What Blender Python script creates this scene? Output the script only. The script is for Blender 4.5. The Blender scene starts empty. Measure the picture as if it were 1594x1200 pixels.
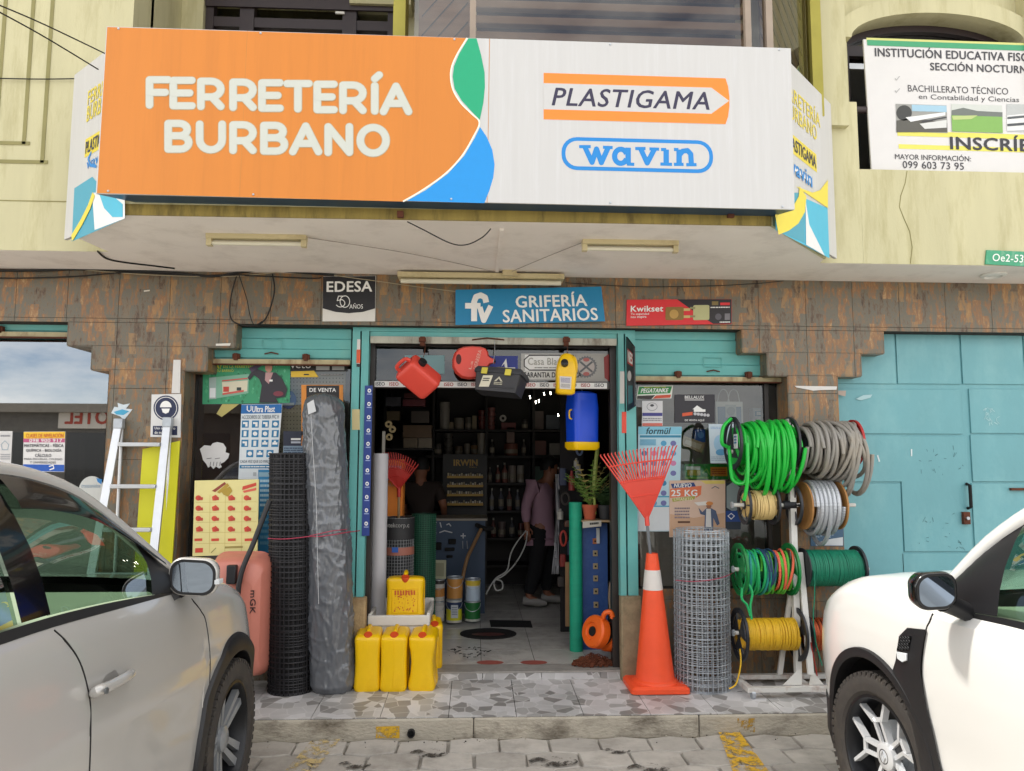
import bpy, bmesh, math, random
from math import sin, cos, pi, radians as rad
from mathutils import Vector as V, Matrix, noise as mn
random.seed(7)
SC = bpy.context.scene
# ---------------------------------------------------------------- camera
F, CH = 1180.0, 1.68
def basis(yaw, pitch, roll):
    f = V((sin(yaw)*cos(pitch), cos(yaw)*cos(pitch), sin(pitch)))
    r = V((cos(yaw), -sin(yaw), 0)); u = r.cross(f); c, s = cos(roll), sin(roll)
    return r*c+u*s, u*c-r*s, f
CR, CU, CF = basis(rad(2.69), rad(5.65), rad(.18))
cd = bpy.data.cameras.new('camera'); cam = bpy.data.objects.new('camera', cd); SC.collection.objects.link(cam)
cd.sensor_width = 36; cd.lens = F/1594*36; cd.clip_end = 500; cd.clip_start = .05
cam.matrix_world = Matrix(((CR.x, CU.x, -CF.x, 0), (CR.y, CU.y, -CF.y, 0), (CR.z, CU.z, -CF.z, CH), (0, 0, 0, 1)))
SC.camera = cam
# ---------------------------------------------------------------- sky, sun, exposure
SUN_EL, SUN_AZ = rad(59), rad(-85)          # azimuth from +Y towards +X
sd = V((sin(SUN_AZ)*cos(SUN_EL), cos(SUN_AZ)*cos(SUN_EL), sin(SUN_EL)))
w = bpy.data.worlds.new('World'); SC.world = w; w.use_nodes = True
N = w.node_tree.nodes; L = w.node_tree.links; N.clear()
sky = N.new('ShaderNodeTexSky'); sky.sky_type = 'NISHITA'; sky.sun_disc = False
sky.sun_elevation = SUN_EL; sky.sun_rotation = SUN_AZ; sky.altitude = 2800; sky.dust_density = 2.0
tc = N.new('ShaderNodeTexCoord'); mp = N.new('ShaderNodeMapping'); mp.inputs['Scale'].default_value = (1, 1, 2.6)
nz = N.new('ShaderNodeTexNoise'); nz.inputs['Scale'].default_value = 2.3; nz.inputs['Detail'].default_value = 7; nz.inputs['Roughness'].default_value = .58
rp = N.new('ShaderNodeValToRGB'); rp.color_ramp.elements[0].position = .36; rp.color_ramp.elements[1].position = .56
mx = N.new('ShaderNodeMixRGB'); mx.inputs['Color2'].default_value = (11.9, 11.6, 11.2, 1)
bg = N.new('ShaderNodeBackground'); bg.inputs['Strength'].default_value = .108; wo = N.new('ShaderNodeOutputWorld')
L.new(tc.outputs['Generated'], mp.inputs['Vector']); L.new(mp.outputs[0], nz.inputs['Vector']); L.new(nz.outputs['Fac'], rp.inputs['Fac'])
L.new(rp.outputs['Color'], mx.inputs['Fac']); L.new(sky.outputs[0], mx.inputs['Color1']); L.new(mx.outputs[0], bg.inputs['Color']); L.new(bg.outputs[0], wo.inputs['Surface'])
sl = bpy.data.lights.new('sun', 'SUN'); sl.energy = 2.1; sl.angle = rad(5); sl.color = (1, .95, .87)
so = bpy.data.objects.new('sun', sl); SC.collection.objects.link(so)
so.rotation_euler = (-sd).to_track_quat('-Z', 'Y').to_euler(); so.location = (0, 0, 12)
SC.view_settings.view_transform = 'Standard'; SC.view_settings.look = 'None'; SC.view_settings.gamma = 1
SC.view_settings.exposure = 1.02
# ---------------------------------------------------------------- pixel rays -> real points
def ray(px, py): return CF + CR*((px-797)/F) - CU*((py-600)/F)
O = V((0, 0, CH))
def PY(px, py, y): d = ray(px, py); return O + d*(y/d.y)
def PZ(px, py, z): d = ray(px, py); return O + d*((z-CH)/d.z)
def PX(px, py, x): d = ray(px, py); return O + d*(x/d.x)
# ---------------------------------------------------------------- mesh builder
def lin(h):
    h = h.lstrip('#'); c = [int(h[i:i+2], 16)/255 for i in (0, 2, 4)]
    return tuple((x/12.92 if x <= .04045 else ((x+.055)/1.055)**2.4) for x in c)
class MB:
    def __init__(s): s.v = []; s.f = []; s.m = []; s.mats = []; s.M = None
    def mi(s, m):
        if m not in s.mats: s.mats.append(m)
        return s.mats.index(m)
    def add(s, vs, fs, m):
        n = len(s.v); k = s.mi(m)
        s.v += [(s.M @ V(p) if s.M is not None else V(p)) for p in vs]
        for f in fs: s.f.append([n+i for i in f]); s.m.append(k)
        return s
    def poly(s, pts, m): return s.add(pts, [list(range(len(pts)))], m)
    def prism(s, pts, ext, m):
        n = len(pts); pts = [V(p) for p in pts]; ext = V(ext)
        fs = [list(range(n)), [2*n-1-i for i in range(n)]] + [[i, i+n, (i+1) % n+n, (i+1) % n] for i in range(n)]
        nrm = V((0, 0, 0))
        for i in range(n): nrm += (pts[i]-pts[0]).cross(pts[(i+1) % n]-pts[0])
        if nrm.dot(ext) > 0: fs = [f[::-1] for f in fs]
        return s.add(pts+[p+ext for p in pts], fs, m)
    def box(s, x0, x1, y0, y1, z0, z1, m):
        x0, x1 = min(x0, x1), max(x0, x1); y0, y1 = min(y0, y1), max(y0, y1); z0, z1 = min(z0, z1), max(z0, z1)
        return s.prism([(x0, y0, z0), (x1, y0, z0), (x1, y1, z0), (x0, y1, z0)], (0, 0, z1-z0), m)
    def cbox(s, c, sx, sy, sz, m): return s.box(c[0]-sx/2, c[0]+sx/2, c[1]-sy/2, c[1]+sy/2, c[2]-sz/2, c[2]+sz/2, m)
    def grid(s, rows, m, cu=False, cv=False, flip=False):
        a = len(rows); b = len(rows[0]); fs = []
        for i in range(a if cv else a-1):
            for j in range(b if cu else b-1):
                q = [i*b+j, i*b+(j+1) % b, ((i+1) % a)*b+(j+1) % b, ((i+1) % a)*b+j]
                fs.append(q[::-1] if flip else q)
        return s.add([p for r in rows for p in r], fs, m)
    def tube(s, pts, r, m, n=8, closed=False, caps=True):
        pts = [V(p) for p in pts]; k = len(pts); rows = []; nv = None
        for i, p in enumerate(pts):
            a = pts[(i-1) % k] if (closed or i > 0) else p; b = pts[(i+1) % k] if (closed or i < k-1) else p
            t = (b-a); t = t.normalized() if t.length > 1e-9 else V((0, 0, 1))
            if nv is None: nv = t.orthogonal().normalized()
            nv = (nv - t*nv.dot(t)); nv = nv.normalized() if nv.length > 1e-6 else t.orthogonal().normalized()
            bn = t.cross(nv); rr = r[i] if isinstance(r, (list, tuple)) else r
            rows.append([p+nv*(rr*cos(2*pi*j/n))+bn*(rr*sin(2*pi*j/n)) for j in range(n)])
        s.grid(rows, m, cu=True, cv=closed)
        if caps and not closed: s.poly(rows[0][::-1], m); s.poly(rows[-1], m)
        return s
    def lathe(s, prof, m, o=(0, 0, 0), ax=(0, 0, 1), n=28, cap=True):
        o = V(o); ax = V(ax).normalized(); e = ax.orthogonal().normalized(); g = ax.cross(e); rows = []
        for r, h in prof: rows.append([o+ax*h+e*(r*cos(2*pi*j/n))+g*(r*sin(2*pi*j/n)) for j in range(n)])
        s.grid(rows, m, cu=True)
        if cap:
            if prof[0][0] > 1e-6: s.poly(rows[0][::-1], m)
            if prof[-1][0] > 1e-6: s.poly(rows[-1], m)
        return s
    def ball(s, c, rx, ry, rz, m, n=14, k=9):
        rows = []
        for i in range(k+1):
            t = pi*i/k; rows.append([(c[0]+rx*sin(t)*cos(2*pi*j/n), c[1]+ry*sin(t)*sin(2*pi*j/n), c[2]-rz*cos(t)) for j in range(n)])
        return s.grid(rows, m, cu=True)
    def build(s, name, parent=None, label=None, cat=None, group=None, kind=None, loc=None, bevel=0, ang=38, sub=0):
        if loc is None:
            if parent is not None: loc = V(parent['_o'])
            elif s.v:
                lo = [min(p[i] for p in s.v) for i in range(3)]; hi = [max(p[i] for p in s.v) for i in range(3)]
                loc = V(((lo[0]+hi[0])/2, (lo[1]+hi[1])/2, lo[2]))
        loc = V(loc)
        me = bpy.data.meshes.new(name); me.from_pydata([p-loc for p in s.v], [], s.f)
        for m in s.mats: me.materials.append(m)
        me.polygons.foreach_set('material_index', s.m); me.polygons.foreach_set('use_smooth', [True]*len(s.f))
        me.validate(); me.update(); me.set_sharp_from_angle(angle=rad(ang))
        o = bpy.data.objects.new(name, me); SC.collection.objects.link(o); o['_o'] = list(loc)
        if parent is not None: o.parent = parent; o.location = loc-V(parent['_o'])
        else: o.location = loc
        tag(o, label, cat, group, kind)
        if bevel:
            md = o.modifiers.new('bevel', 'BEVEL'); md.width = bevel; md.segments = 2; md.limit_method = 'ANGLE'; md.angle_limit = rad(40)
        if sub: md = o.modifiers.new('sub', 'SUBSURF'); md.levels = md.render_levels = sub
        return o
def tag(o, label=None, cat=None, group=None, kind=None):
    for k, x in (('label', label), ('category', cat), ('group', group), ('kind', kind)):
        if x: o[k] = x
def thing(name, label, cat, loc, group=None):
    o = bpy.data.objects.new(name, None); o.empty_display_size = .05; SC.collection.objects.link(o)
    o.location = V(loc); o['_o'] = list(V(loc)); tag(o, label, cat, group); return o
def dup(o, loc, label=None, rz=None, parent=None, scale=None):
    c = o.copy(); SC.collection.objects.link(c)
    if parent is None:
        c.location = V(loc)
        if label: c['label'] = label
        if rz is not None: c.rotation_euler.z = rz
        if scale: c.scale = scale
    else: c.parent = parent
    for ch in list(o.children): dup(ch, None, parent=c)
    return c
# ---------------------------------------------------------------- materials
MC = {}
def mat(name, col, rough=.55, metal=0.0, var=.12, vs=5.0, bump=0.0, bs=60.0, coat=0.0, island=0.0, trans=0.0, emit=0.0, st=(1, 1, 1), dirt=None, ds=2.0, da=.5, spec=.5, aniso=0):
    if name in MC: return MC[name]
    m = bpy.data.materials.new(name); m.use_nodes = True; n = m.node_tree.nodes; l = m.node_tree.links
    p = n['Principled BSDF']; c = lin(col) if isinstance(col, str) else col
    p.inputs['Roughness'].default_value = rough; p.inputs['Metallic'].default_value = metal
    p.inputs['Coat Weight'].default_value = coat; p.inputs['Coat Roughness'].default_value = .04
    p.inputs['Transmission Weight'].default_value = trans; p.inputs['Specular IOR Level'].default_value = spec
    p.inputs['Base Color'].default_value = (*c, 1)
    tcn = n.new('ShaderNodeTexCoord'); mpn = n.new('ShaderNodeMapping'); mpn.inputs['Scale'].default_value = st
    l.new(tcn.outputs['Object'], mpn.inputs['Vector'])
    last = None
    if var or island or dirt:
        z = n.new('ShaderNodeTexNoise'); z.inputs['Scale'].default_value = vs; z.inputs['Detail'].default_value = 7; z.inputs['Roughness'].default_value = .62
        l.new(mpn.outputs[0], z.inputs['Vector'])
        mr = n.new('ShaderNodeMapRange'); mr.inputs['From Min'].default_value = .25; mr.inputs['From Max'].default_value = .75
        mr.inputs['To Min'].default_value = 1-var; mr.inputs['To Max'].default_value = 1+var; l.new(z.outputs['Fac'], mr.inputs['Value'])
        val = mr.outputs[0]
        if island:
            ge = n.new('ShaderNodeNewGeometry'); m2 = n.new('ShaderNodeMapRange'); m2.inputs['To Min'].default_value = 1-island; m2.inputs['To Max'].default_value = 1+island
            l.new(ge.outputs['Random Per Island'], m2.inputs['Value']); mm = n.new('ShaderNodeMath'); mm.operation = 'MULTIPLY'
            l.new(val, mm.inputs[0]); l.new(m2.outputs[0], mm.inputs[1]); val = mm.outputs[0]
        mu = n.new('ShaderNodeVectorMath'); mu.operation = 'SCALE'; mu.inputs[0].default_value = c; l.new(val, mu.inputs['Scale']); last = mu.outputs[0]
        if dirt:
            z2 = n.new('ShaderNodeTexNoise'); z2.inputs['Scale'].default_value = ds; z2.inputs['Detail'].default_value = 9; z2.inputs['Roughness'].default_value = .7
            l.new(mpn.outputs[0], z2.inputs['Vector']); r2 = n.new('ShaderNodeMapRange')
            r2.inputs['From Min'].default_value = .5; r2.inputs['From Max'].default_value = .72; r2.inputs['To Max'].default_value = da; l.new(z2.outputs['Fac'], r2.inputs['Value'])
            xm = n.new('ShaderNodeMixRGB'); l.new(r2.outputs[0], xm.inputs['Fac']); l.new(last, xm.inputs['Color1']); xm.inputs['Color2'].default_value = (*lin(dirt), 1); last = xm.outputs[0]
        l.new(last, p.inputs['Base Color'])
    if bump:
        zb = n.new('ShaderNodeTexNoise'); zb.inputs['Scale'].default_value = bs; zb.inputs['Detail'].default_value = 5; l.new(mpn.outputs[0], zb.inputs['Vector'])
        bp = n.new('ShaderNodeBump'); bp.inputs['Strength'].default_value = bump; bp.inputs['Distance'].default_value = .01
        l.new(zb.outputs['Fac'], bp.inputs['Height']); l.new(bp.outputs[0], p.inputs['Normal'])
    if emit: p.inputs['Emission Color'].default_value = (*c, 1); p.inputs['Emission Strength'].default_value = emit
    MC[name] = m; return m
def ink(col, rough=.45): return mat('ink_'+col, col, rough, var=.03, vs=20)
def glassmat(name, tint, mixf=.16, rough=.0, dark=1.0, maxf=.9, blend=.35):
    if name in MC: return MC[name]
    m = bpy.data.materials.new(name); m.use_nodes = True; n = m.node_tree.nodes; l = m.node_tree.links; n.clear()
    o = n.new('ShaderNodeOutputMaterial'); t = n.new('ShaderNodeBsdfTransparent'); g = n.new('ShaderNodeBsdfGlossy'); x = n.new('ShaderNodeMixShader')
    t.inputs['Color'].default_value = (*[q*dark for q in lin(tint)], 1); g.inputs['Roughness'].default_value = rough; g.inputs['Color'].default_value = (.9, .93, .95, 1)
    fr = n.new('ShaderNodeLayerWeight'); fr.inputs['Blend'].default_value = blend; mr = n.new('ShaderNodeMapRange'); mr.inputs['To Min'].default_value = mixf; mr.inputs['To Max'].default_value = maxf
    l.new(fr.outputs['Fresnel'], mr.inputs['Value']); l.new(mr.outputs[0], x.inputs['Fac'])
    l.new(t.outputs[0], x.inputs[1]); l.new(g.outputs[0], x.inputs[2]); l.new(x.outputs[0], o.inputs['Surface']); MC[name] = m; return m
# ---------------------------------------------------------------- lettering
TXC = {}
def text_mesh(s, bold=0.0, shear=0.0, space=1.0):
    k = (s, bold, shear, space)
    if k in TXC: return TXC[k]
    cu = bpy.data.curves.new('t', 'FONT'); cu.body = s; cu.size = 1; cu.offset = bold; cu.shear = shear; cu.resolution_u = 3; cu.space_character = space
    ob = bpy.data.objects.new('t', cu); me = ob.to_mesh()
    vs = [(q.co.x, q.co.y) for q in me.vertices]; fs = [list(q.vertices) for q in me.polygons]; ob.to_mesh_clear()
    bpy.data.objects.remove(ob); bpy.data.curves.remove(cu)
    if not vs: vs = [(0, 0), (1, 0), (1, 1)]; fs = [[0, 1, 2]]
    x0 = min(q[0] for q in vs); x1 = max(q[0] for q in vs); y0 = min(q[1] for q in vs); y1 = max(q[1] for q in vs)
    TXC[k] = ([((q[0]-x0)/(x1-x0+1e-9), (q[1]-y0)/(y1-y0+1e-9)) for q in vs], fs); return TXC[k]
class Pan:
    """a flat printed panel given by its four corners; u to the right, v downwards, both 0..1"""
    def __init__(s, b, tl, tr, br, bl, thick=.004, base=None, e=.0012):
        s.b = b; s.c = [V(tl), V(tr), V(br), V(bl)]; s.e = e
        s.n = (s.c[3]-s.c[0]).cross(s.c[1]-s.c[0]).normalized()
        s.W = (s.c[1]-s.c[0]).length; s.H = (s.c[3]-s.c[0]).length
        if base is not None: b.prism(s.c, -s.n*thick, base)
    def pt(s, u, v, l=0):
        a, b_, c, d = s.c
        return (a*(1-u)+b_*u)*(1-v) + (d*(1-u)+c*u)*v + s.n*(s.e*l)
    def poly(s, uv, m, l=1):
        pts = [s.pt(u, v, l) for u, v in uv]; nr = V((0, 0, 0))
        for i in range(1, len(pts)-1): nr += (pts[i]-pts[0]).cross(pts[i+1]-pts[0])
        s.b.poly(pts if nr.dot(s.n) > 0 else pts[::-1], m); return s
    def rect(s, u0, v0, u1, v1, m, l=1): return s.poly([(u0, v0), (u1, v0), (u1, v1), (u0, v1)], m, l)
    def ell(s, cu, cv, ru, rv, m, l=1, n=28): return s.poly([(cu+ru*cos(2*pi*i/n), cv+rv*sin(2*pi*i/n)) for i in range(n)], m, l)
    def rrect(s, u0, v0, u1, v1, r, m, l=1):
        ru, rv = r/s.W, r/s.H; P = []
        for cx, cy, a in ((u1-ru, v0+rv, -90), (u1-ru, v1-rv, 0), (u0+ru, v1-rv, 90), (u0+ru, v0+rv, 180)):
            for i in range(7): t = rad(a+15*i); P.append((cx+ru*cos(t), cy+rv*sin(t)))
        return s.poly(P, m, l)
    def line(s, uv, w, m, l=1, caps=True, closed=False):
        P = []
        for u, v in uv:
            q = V((u*s.W, v*s.H))
            if not P or (q-P[-1]).length > 1e-5: P.append(q)
        n = len(P); f = lambda q: (q.x/s.W, q.y/s.H)
        if not closed:                                    # sharp corners: separate strokes with a round joint
            for i in range(1, n-1):
                if (P[i]-P[i-1]).angle(P[i+1]-P[i], 0) > .6:
                    s.line([f(q) for q in P[:i+1]], w, m, l, caps); s.line([f(q) for q in P[i:]], w, m, l+i*.03+.08, caps)
                    if not caps: s.poly([f(P[i]+V((cos(t), sin(t)))*w/2) for t in [2*pi*k/14 for k in range(14)]], m, l+i*.03+.05)
                    return s
        Lf = []; Rt = []
        for i in range(n):
            a = P[(i-1) % n] if (closed or i) else P[i]; b = P[(i+1) % n] if (closed or i < n-1) else P[i]
            t = (b-a).normalized(); k = V((-t.y, t.x))
            if a != P[i] and b != P[i]:
                t1 = (P[i]-a).normalized(); k = k/max(.7, k.dot(V((-t1.y, t1.x))))
            Lf.append(P[i]+k*w/2); Rt.append(P[i]-k*w/2)
        for i in range(n if closed else n-1):
            j = (i+1) % n; s.poly([f(Lf[i]), f(Lf[j]), f(Rt[j]), f(Rt[i])], m, l+(i % 2)*.004)
        if caps and not closed:
            for c, o, k in ((P[0], P[0]-P[1], .013), (P[-1], P[-1]-P[-2], .021)):
                a0 = math.atan2(o.y, o.x); s.poly([f(c+V((cos(a0+t), sin(a0+t)))*w/2) for t in [(-.5+i/8)*pi for i in range(9)]], m, l+k)
        return s
    def txt(s, t, u0, v0, u1, v1, m, l=2, bold=.02, shear=0, space=1.0, rot=False, cap=True):
        vs, fs = text_mesh(t, 0, shear, max(space, 1.05) if bold > .01 else space); f0 = fs[0]
        hm = (s.pt(u1, v0)-s.pt(u0, v0)).length if rot else (s.pt(u0, v1)-s.pt(u0, v0)).length; e = bold*.9*hm
        for k, (dx, dy) in enumerate(((0, 0),) if bold < .005 else ((-1, 0), (1, 0), (0, -.7), (0, .7), (.7, .6), (-.7, .6))):
            du, dv = dx*e/s.W, dy*e/s.H
            if rot: pts = [s.pt(u0+(u1-u0)*y+du, v0+(v1-v0)*x+dv, l+k*.06) for x, y in vs]
            else: pts = [s.pt(u0+(u1-u0)*x+du, v1-(v1-v0)*y+dv, l+k*.06) for x, y in vs]
            nr = (pts[f0[1]]-pts[f0[0]]).cross(pts[f0[2]]-pts[f0[0]]); s.b.add(pts, fs if nr.dot(s.n) > 0 else [f[::-1] for f in fs], m)
        return s
    def greek(s, u0, v0, u1, v1, m, rows=3, l=2, seed=1):
        rn = random.Random(seed); h = (v1-v0)/rows
        for i in range(rows):
            u = u0
            while u < u1-.01:
                wd = min(u1-u, (u1-u0)*rn.uniform(.06, .2)); s.rect(u, v0+h*i+h*.2, u+wd*.86, v0+h*i+h*.72, m, l); u += wd
        return s
def pxpan(b, tl, tr, br, bl, y, **k):
    ys = y if isinstance(y, (list, tuple)) else (y,)*4
    return Pan(b, *[PY(q[0], q[1], yy) for q, yy in zip((tl, tr, br, bl), ys)], **k)
def R4(x0, y0, x1, y1): return (x0, y0), (x1, y0), (x1, y1), (x0, y1)
def arc(cx, cy, rx, ry, a0, a1, n=10): return [(cx+rx*cos(rad(a0+(a1-a0)*i/n)), cy+ry*sin(rad(a0+(a1-a0)*i/n))) for i in range(n+1)]
def smooth_path(P, k=6):
    P = [V(p) for p in P]; out = []
    for i in range(len(P)-1):
        a = P[max(0, i-1)]; b = P[i]; c = P[i+1]; d = P[min(len(P)-1, i+2)]
        for j in range(k):
            t = j/k; out.append(.5*((2*b)+(c-a)*t+(2*a-5*b+4*c-d)*t*t+(3*b-a-3*c+d)*t**3))
    out.append(P[-1]); return out
# ================================================================ materials of the place
def slate():
    m = bpy.data.materials.new('rustic_slate_tile'); m.use_nodes = True; n = m.node_tree.nodes; l = m.node_tree.links; p = n['Principled BSDF']
    t = n.new('ShaderNodeTexCoord'); nz = n.new('ShaderNodeTexNoise'); nz.inputs['Scale'].default_value = 14; nz.inputs['Detail'].default_value = 4
    l.new(t.outputs['Object'], nz.inputs['Vector'])
    sp = n.new('ShaderNodeSeparateXYZ'); l.new(t.outputs['Object'], sp.inputs[0]); cb = n.new('ShaderNodeCombineXYZ'); ad = n.new('ShaderNodeMath'); ad.operation = 'MULTIPLY_ADD'
    ad.inputs[1].default_value = .05; l.new(nz.outputs['Fac'], ad.inputs[0]); l.new(sp.outputs['X'], ad.inputs[2])
    ay = n.new('ShaderNodeMath'); ay.operation = 'ADD'; l.new(ad.outputs[0], ay.inputs[0]); l.new(sp.outputs['Y'], ay.inputs[1])
    l.new(sp.outputs['Z'], cb.inputs['X']); l.new(ay.outputs[0], cb.inputs['Y'])
    br = n.new('ShaderNodeTexBrick'); br.inputs['Scale'].default_value = 1; br.inputs['Brick Width'].default_value = .19; br.inputs['Row Height'].default_value = .058
    br.inputs['Mortar Size'].default_value = .0; br.inputs['Color1'].default_value = (0, 0, 0, 1); br.inputs['Color2'].default_value = (1, 1, 1, 1); br.offset = .37; br.squash = 1
    l.new(cb.outputs[0], br.inputs['Vector'])
    mp = n.new('ShaderNodeMapping'); mp.inputs['Scale'].default_value = (34, 34, 10); l.new(t.outputs['Object'], mp.inputs['Vector'])
    n2 = n.new('ShaderNodeTexNoise'); n2.inputs['Scale'].default_value = 1; n2.inputs['Detail'].default_value = 9; n2.inputs['Roughness'].default_value = .76; l.new(mp.outputs[0], n2.inputs['Vector'])
    a = n.new('ShaderNodeMath'); a.operation = 'MULTIPLY_ADD'; a.inputs[1].default_value = .40; l.new(br.outputs['Color'], a.inputs[0])
    b = n.new('ShaderNodeMath'); b.operation = 'MULTIPLY_ADD'; b.inputs[1].default_value = 1.7; b.inputs[2].default_value = -.55; l.new(n2.outputs['Fac'], b.inputs[0]); l.new(b.outputs[0], a.inputs[2])
    r = n.new('ShaderNodeValToRGB'); e = r.color_ramp.elements
    e[0].position = .1; e[0].color = (*lin('#43352a'), 1); e[1].position = .92; e[1].color = (*lin('#b8966c'), 1)
    for ps, c in ((.26, '#665240'), (.36, '#756a58'), (.46, '#65655c'), (.55, '#786a55'), (.66, '#8c6340'), (.8, '#9a7750')):
        q = e.new(ps); q.color = (*lin(c), 1)
    l.new(a.outputs[0], r.inputs['Fac'])
    b2 = n.new('ShaderNodeTexBrick'); b2.inputs['Scale'].default_value = 1; b2.inputs['Brick Width'].default_value = .15; b2.inputs['Row Height'].default_value = .052; b2.inputs['Mortar Size'].default_value = 0
    b2.inputs['Color1'].default_value = (0, 0, 0, 1); b2.inputs['Color2'].default_value = (1, 1, 1, 1); b2.offset = .61; l.new(cb.outputs[0], b2.inputs['Vector'])
    m2 = n.new('ShaderNodeMapRange'); m2.inputs['From Min'].default_value = .87; m2.inputs['From Max'].default_value = .9; m2.inputs['To Max'].default_value = .75; l.new(b2.outputs['Color'], m2.inputs['Value'])
    m3 = n.new('ShaderNodeMath'); m3.operation = 'MULTIPLY'; l.new(m2.outputs[0], m3.inputs[0]); m4 = n.new('ShaderNodeMapRange'); m4.inputs['From Min'].default_value = .35; m4.inputs['From Max'].default_value = .6; l.new(n2.outputs['Fac'], m4.inputs['Value']); l.new(m4.outputs[0], m3.inputs[1])
    mx2 = n.new('ShaderNodeMixRGB'); l.new(m3.outputs[0], mx2.inputs['Fac']); l.new(r.outputs[0], mx2.inputs['Color1']); mx2.inputs['Color2'].default_value = (*lin('#a8804f'), 1)
    l.new(mx2.outputs[0], p.inputs['Base Color']); p.inputs['Roughness'].default_value = .45
    bp = n.new('ShaderNodeBump'); bp.inputs['Strength'].default_value = .35; bp.inputs['Distance'].default_value = .006; l.new(n2.outputs['Fac'], bp.inputs['Height']); l.new(bp.outputs[0], p.inputs['Normal'])
    return m
def terrazzo():
    m = bpy.data.materials.new('patterned_floor_tile'); m.use_nodes = True; n = m.node_tree.nodes; l = m.node_tree.links; p = n['Principled BSDF']
    t = n.new('ShaderNodeTexCoord'); v = n.new('ShaderNodeTexVoronoi'); v.inputs['Scale'].default_value = 11.5; v.inputs['Randomness'].default_value = 1
    l.new(t.outputs['Object'], v.inputs['Vector']); s = n.new('ShaderNodeSeparateXYZ'); l.new(v.outputs['Color'], s.inputs[0])
    r = n.new('ShaderNodeValToRGB'); r.color_ramp.interpolation = 'CONSTANT'; e = r.color_ramp.elements
    e[0].position = 0; e[0].color = (*lin('#cbc9c7'), 1); e[1].position = .36; e[1].color = (*lin('#b3b1ae'), 1)
    for ps, c in ((.58, '#d9d7d6'), (.76, '#95928e')): q = e.new(ps); q.color = (*lin(c), 1)
    l.new(s.outputs[0], r.inputs['Fac'])
    z = n.new('ShaderNodeTexNoise'); z.inputs['Scale'].default_value = 2.6; z.inputs['Detail'].default_value = 8; l.new(t.outputs['Object'], z.inputs['Vector'])
    k = n.new('ShaderNodeMapRange'); k.inputs['From Min'].default_value = .35; k.inputs['From Max'].default_value = .7; k.inputs['To Min'].default_value = 1.02; k.inputs['To Max'].default_value = .72; l.new(z.outputs['Fac'], k.inputs['Value'])
    mu = n.new('ShaderNodeVectorMath'); mu.operation = 'SCALE'; ve = n.new('ShaderNodeTexVoronoi'); ve.feature = 'DISTANCE_TO_EDGE'; ve.inputs['Scale'].default_value = 11.5; l.new(t.outputs['Object'], ve.inputs['Vector']); me_ = n.new('ShaderNodeMapRange'); me_.inputs['From Max'].default_value = .045; me_.inputs['To Min'].default_value = .85; me_.inputs['To Max'].default_value = 0; l.new(ve.outputs['Distance'], me_.inputs['Value'])
    xe = n.new('ShaderNodeMixRGB'); l.new(me_.outputs[0], xe.inputs['Fac']); l.new(r.outputs[0], xe.inputs['Color1']); xe.inputs['Color2'].default_value = (*lin('#dfdddb'), 1); l.new(xe.outputs[0], mu.inputs[0]); l.new(k.outputs[0], mu.inputs['Scale']); l.new(mu.outputs[0], p.inputs['Base Color'])
    p.inputs['Roughness'].default_value = .42; return m
def paintpatch(name, col, thr, sc=9):
    m = bpy.data.materials.new(name); m.use_nodes = True; n = m.node_tree.nodes; l = m.node_tree.links; p = n['Principled BSDF']; p.inputs['Base Color'].default_value = (*lin(col), 1); p.inputs['Roughness'].default_value = .8
    t = n.new('ShaderNodeTexCoord'); z = n.new('ShaderNodeTexNoise'); z.inputs['Scale'].default_value = sc; z.inputs['Detail'].default_value = 9; z.inputs['Roughness'].default_value = .75
    l.new(t.outputs['Object'], z.inputs['Vector']); r = n.new('ShaderNodeMapRange'); r.inputs['From Min'].default_value = thr-.03; r.inputs['From Max'].default_value = thr+.06; l.new(z.outputs['Fac'], r.inputs['Value']); l.new(r.outputs[0], p.inputs['Alpha']); return m
M_slate = slate(); M_tile = terrazzo()
M_green = mat('pale_green_render', '#c6c09a', .85, var=.09, vs=1.6, bump=.15, bs=90, dirt='#a39b6e', ds=2.0, da=.75, st=(3, 3, .5))
M_green2 = mat('weathered_green_render', '#8f7c3e', .85, var=.3, vs=6, dirt='#2e2413', ds=5, da=.8, st=(2.5, 2.5, .5))
M_soffit = mat('soffit_plaster', '#ece4dc', .9, var=.05, vs=1.6, dirt='#9d9084', ds=2.2, da=.35, bump=.08, bs=60)
M_grout = mat('dark_grout', '#2d2723', .9)
M_curb = mat('worn_concrete', '#b5ad9d', .9, var=.18, vs=5, bump=.7, bs=30, dirt='#544a3c', ds=3.0, da=.95, st=(1, 1, 2.2))
M_paver = mat('stone_paver', '#b3ada4', .85, var=.14, vs=9, bump=.3, bs=60, island=.12, dirt='#5f5850', ds=3, da=.5)
M_earth = mat('paver_joint_dirt', '#2f2a24', .95, var=.3, vs=12, bump=.5)
M_teal = mat('teal_enamel', '#62adaa', .42, var=.09, vs=2.2, dirt='#83b3a5', ds=3, da=.4)
M_tealp = mat('teal_gate_enamel', '#69a3aa', .42, var=.1, vs=1.8, dirt='#86b9bb', ds=1.6, da=.7, st=(1, 1, .6), bump=.1, bs=30)
M_rust = mat('rusted_white_rail', '#b3a783', .75, var=.12, vs=7, dirt='#6b3716', ds=6, da=.95, st=(1, 1, .4))
M_rusty = mat('rust', '#5a2f1c', .85, var=.4, vs=30)
M_dframe = mat('dark_aluminium', '#2a2320', .4, var=.1)
M_black = mat('black_plastic', '#16161a', .45, var=.1)
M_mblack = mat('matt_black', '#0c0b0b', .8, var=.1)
M_cable = mat('cable_black', '#100e0d', .6, var=0)
M_white = mat('white_enamel', '#dedcd6', .45, var=.04, vs=4, dirt='#a39a88', ds=5, da=.4)
M_steel = mat('galvanised_steel', '#b4bac0', .4, .5, var=.15, vs=12)
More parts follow.
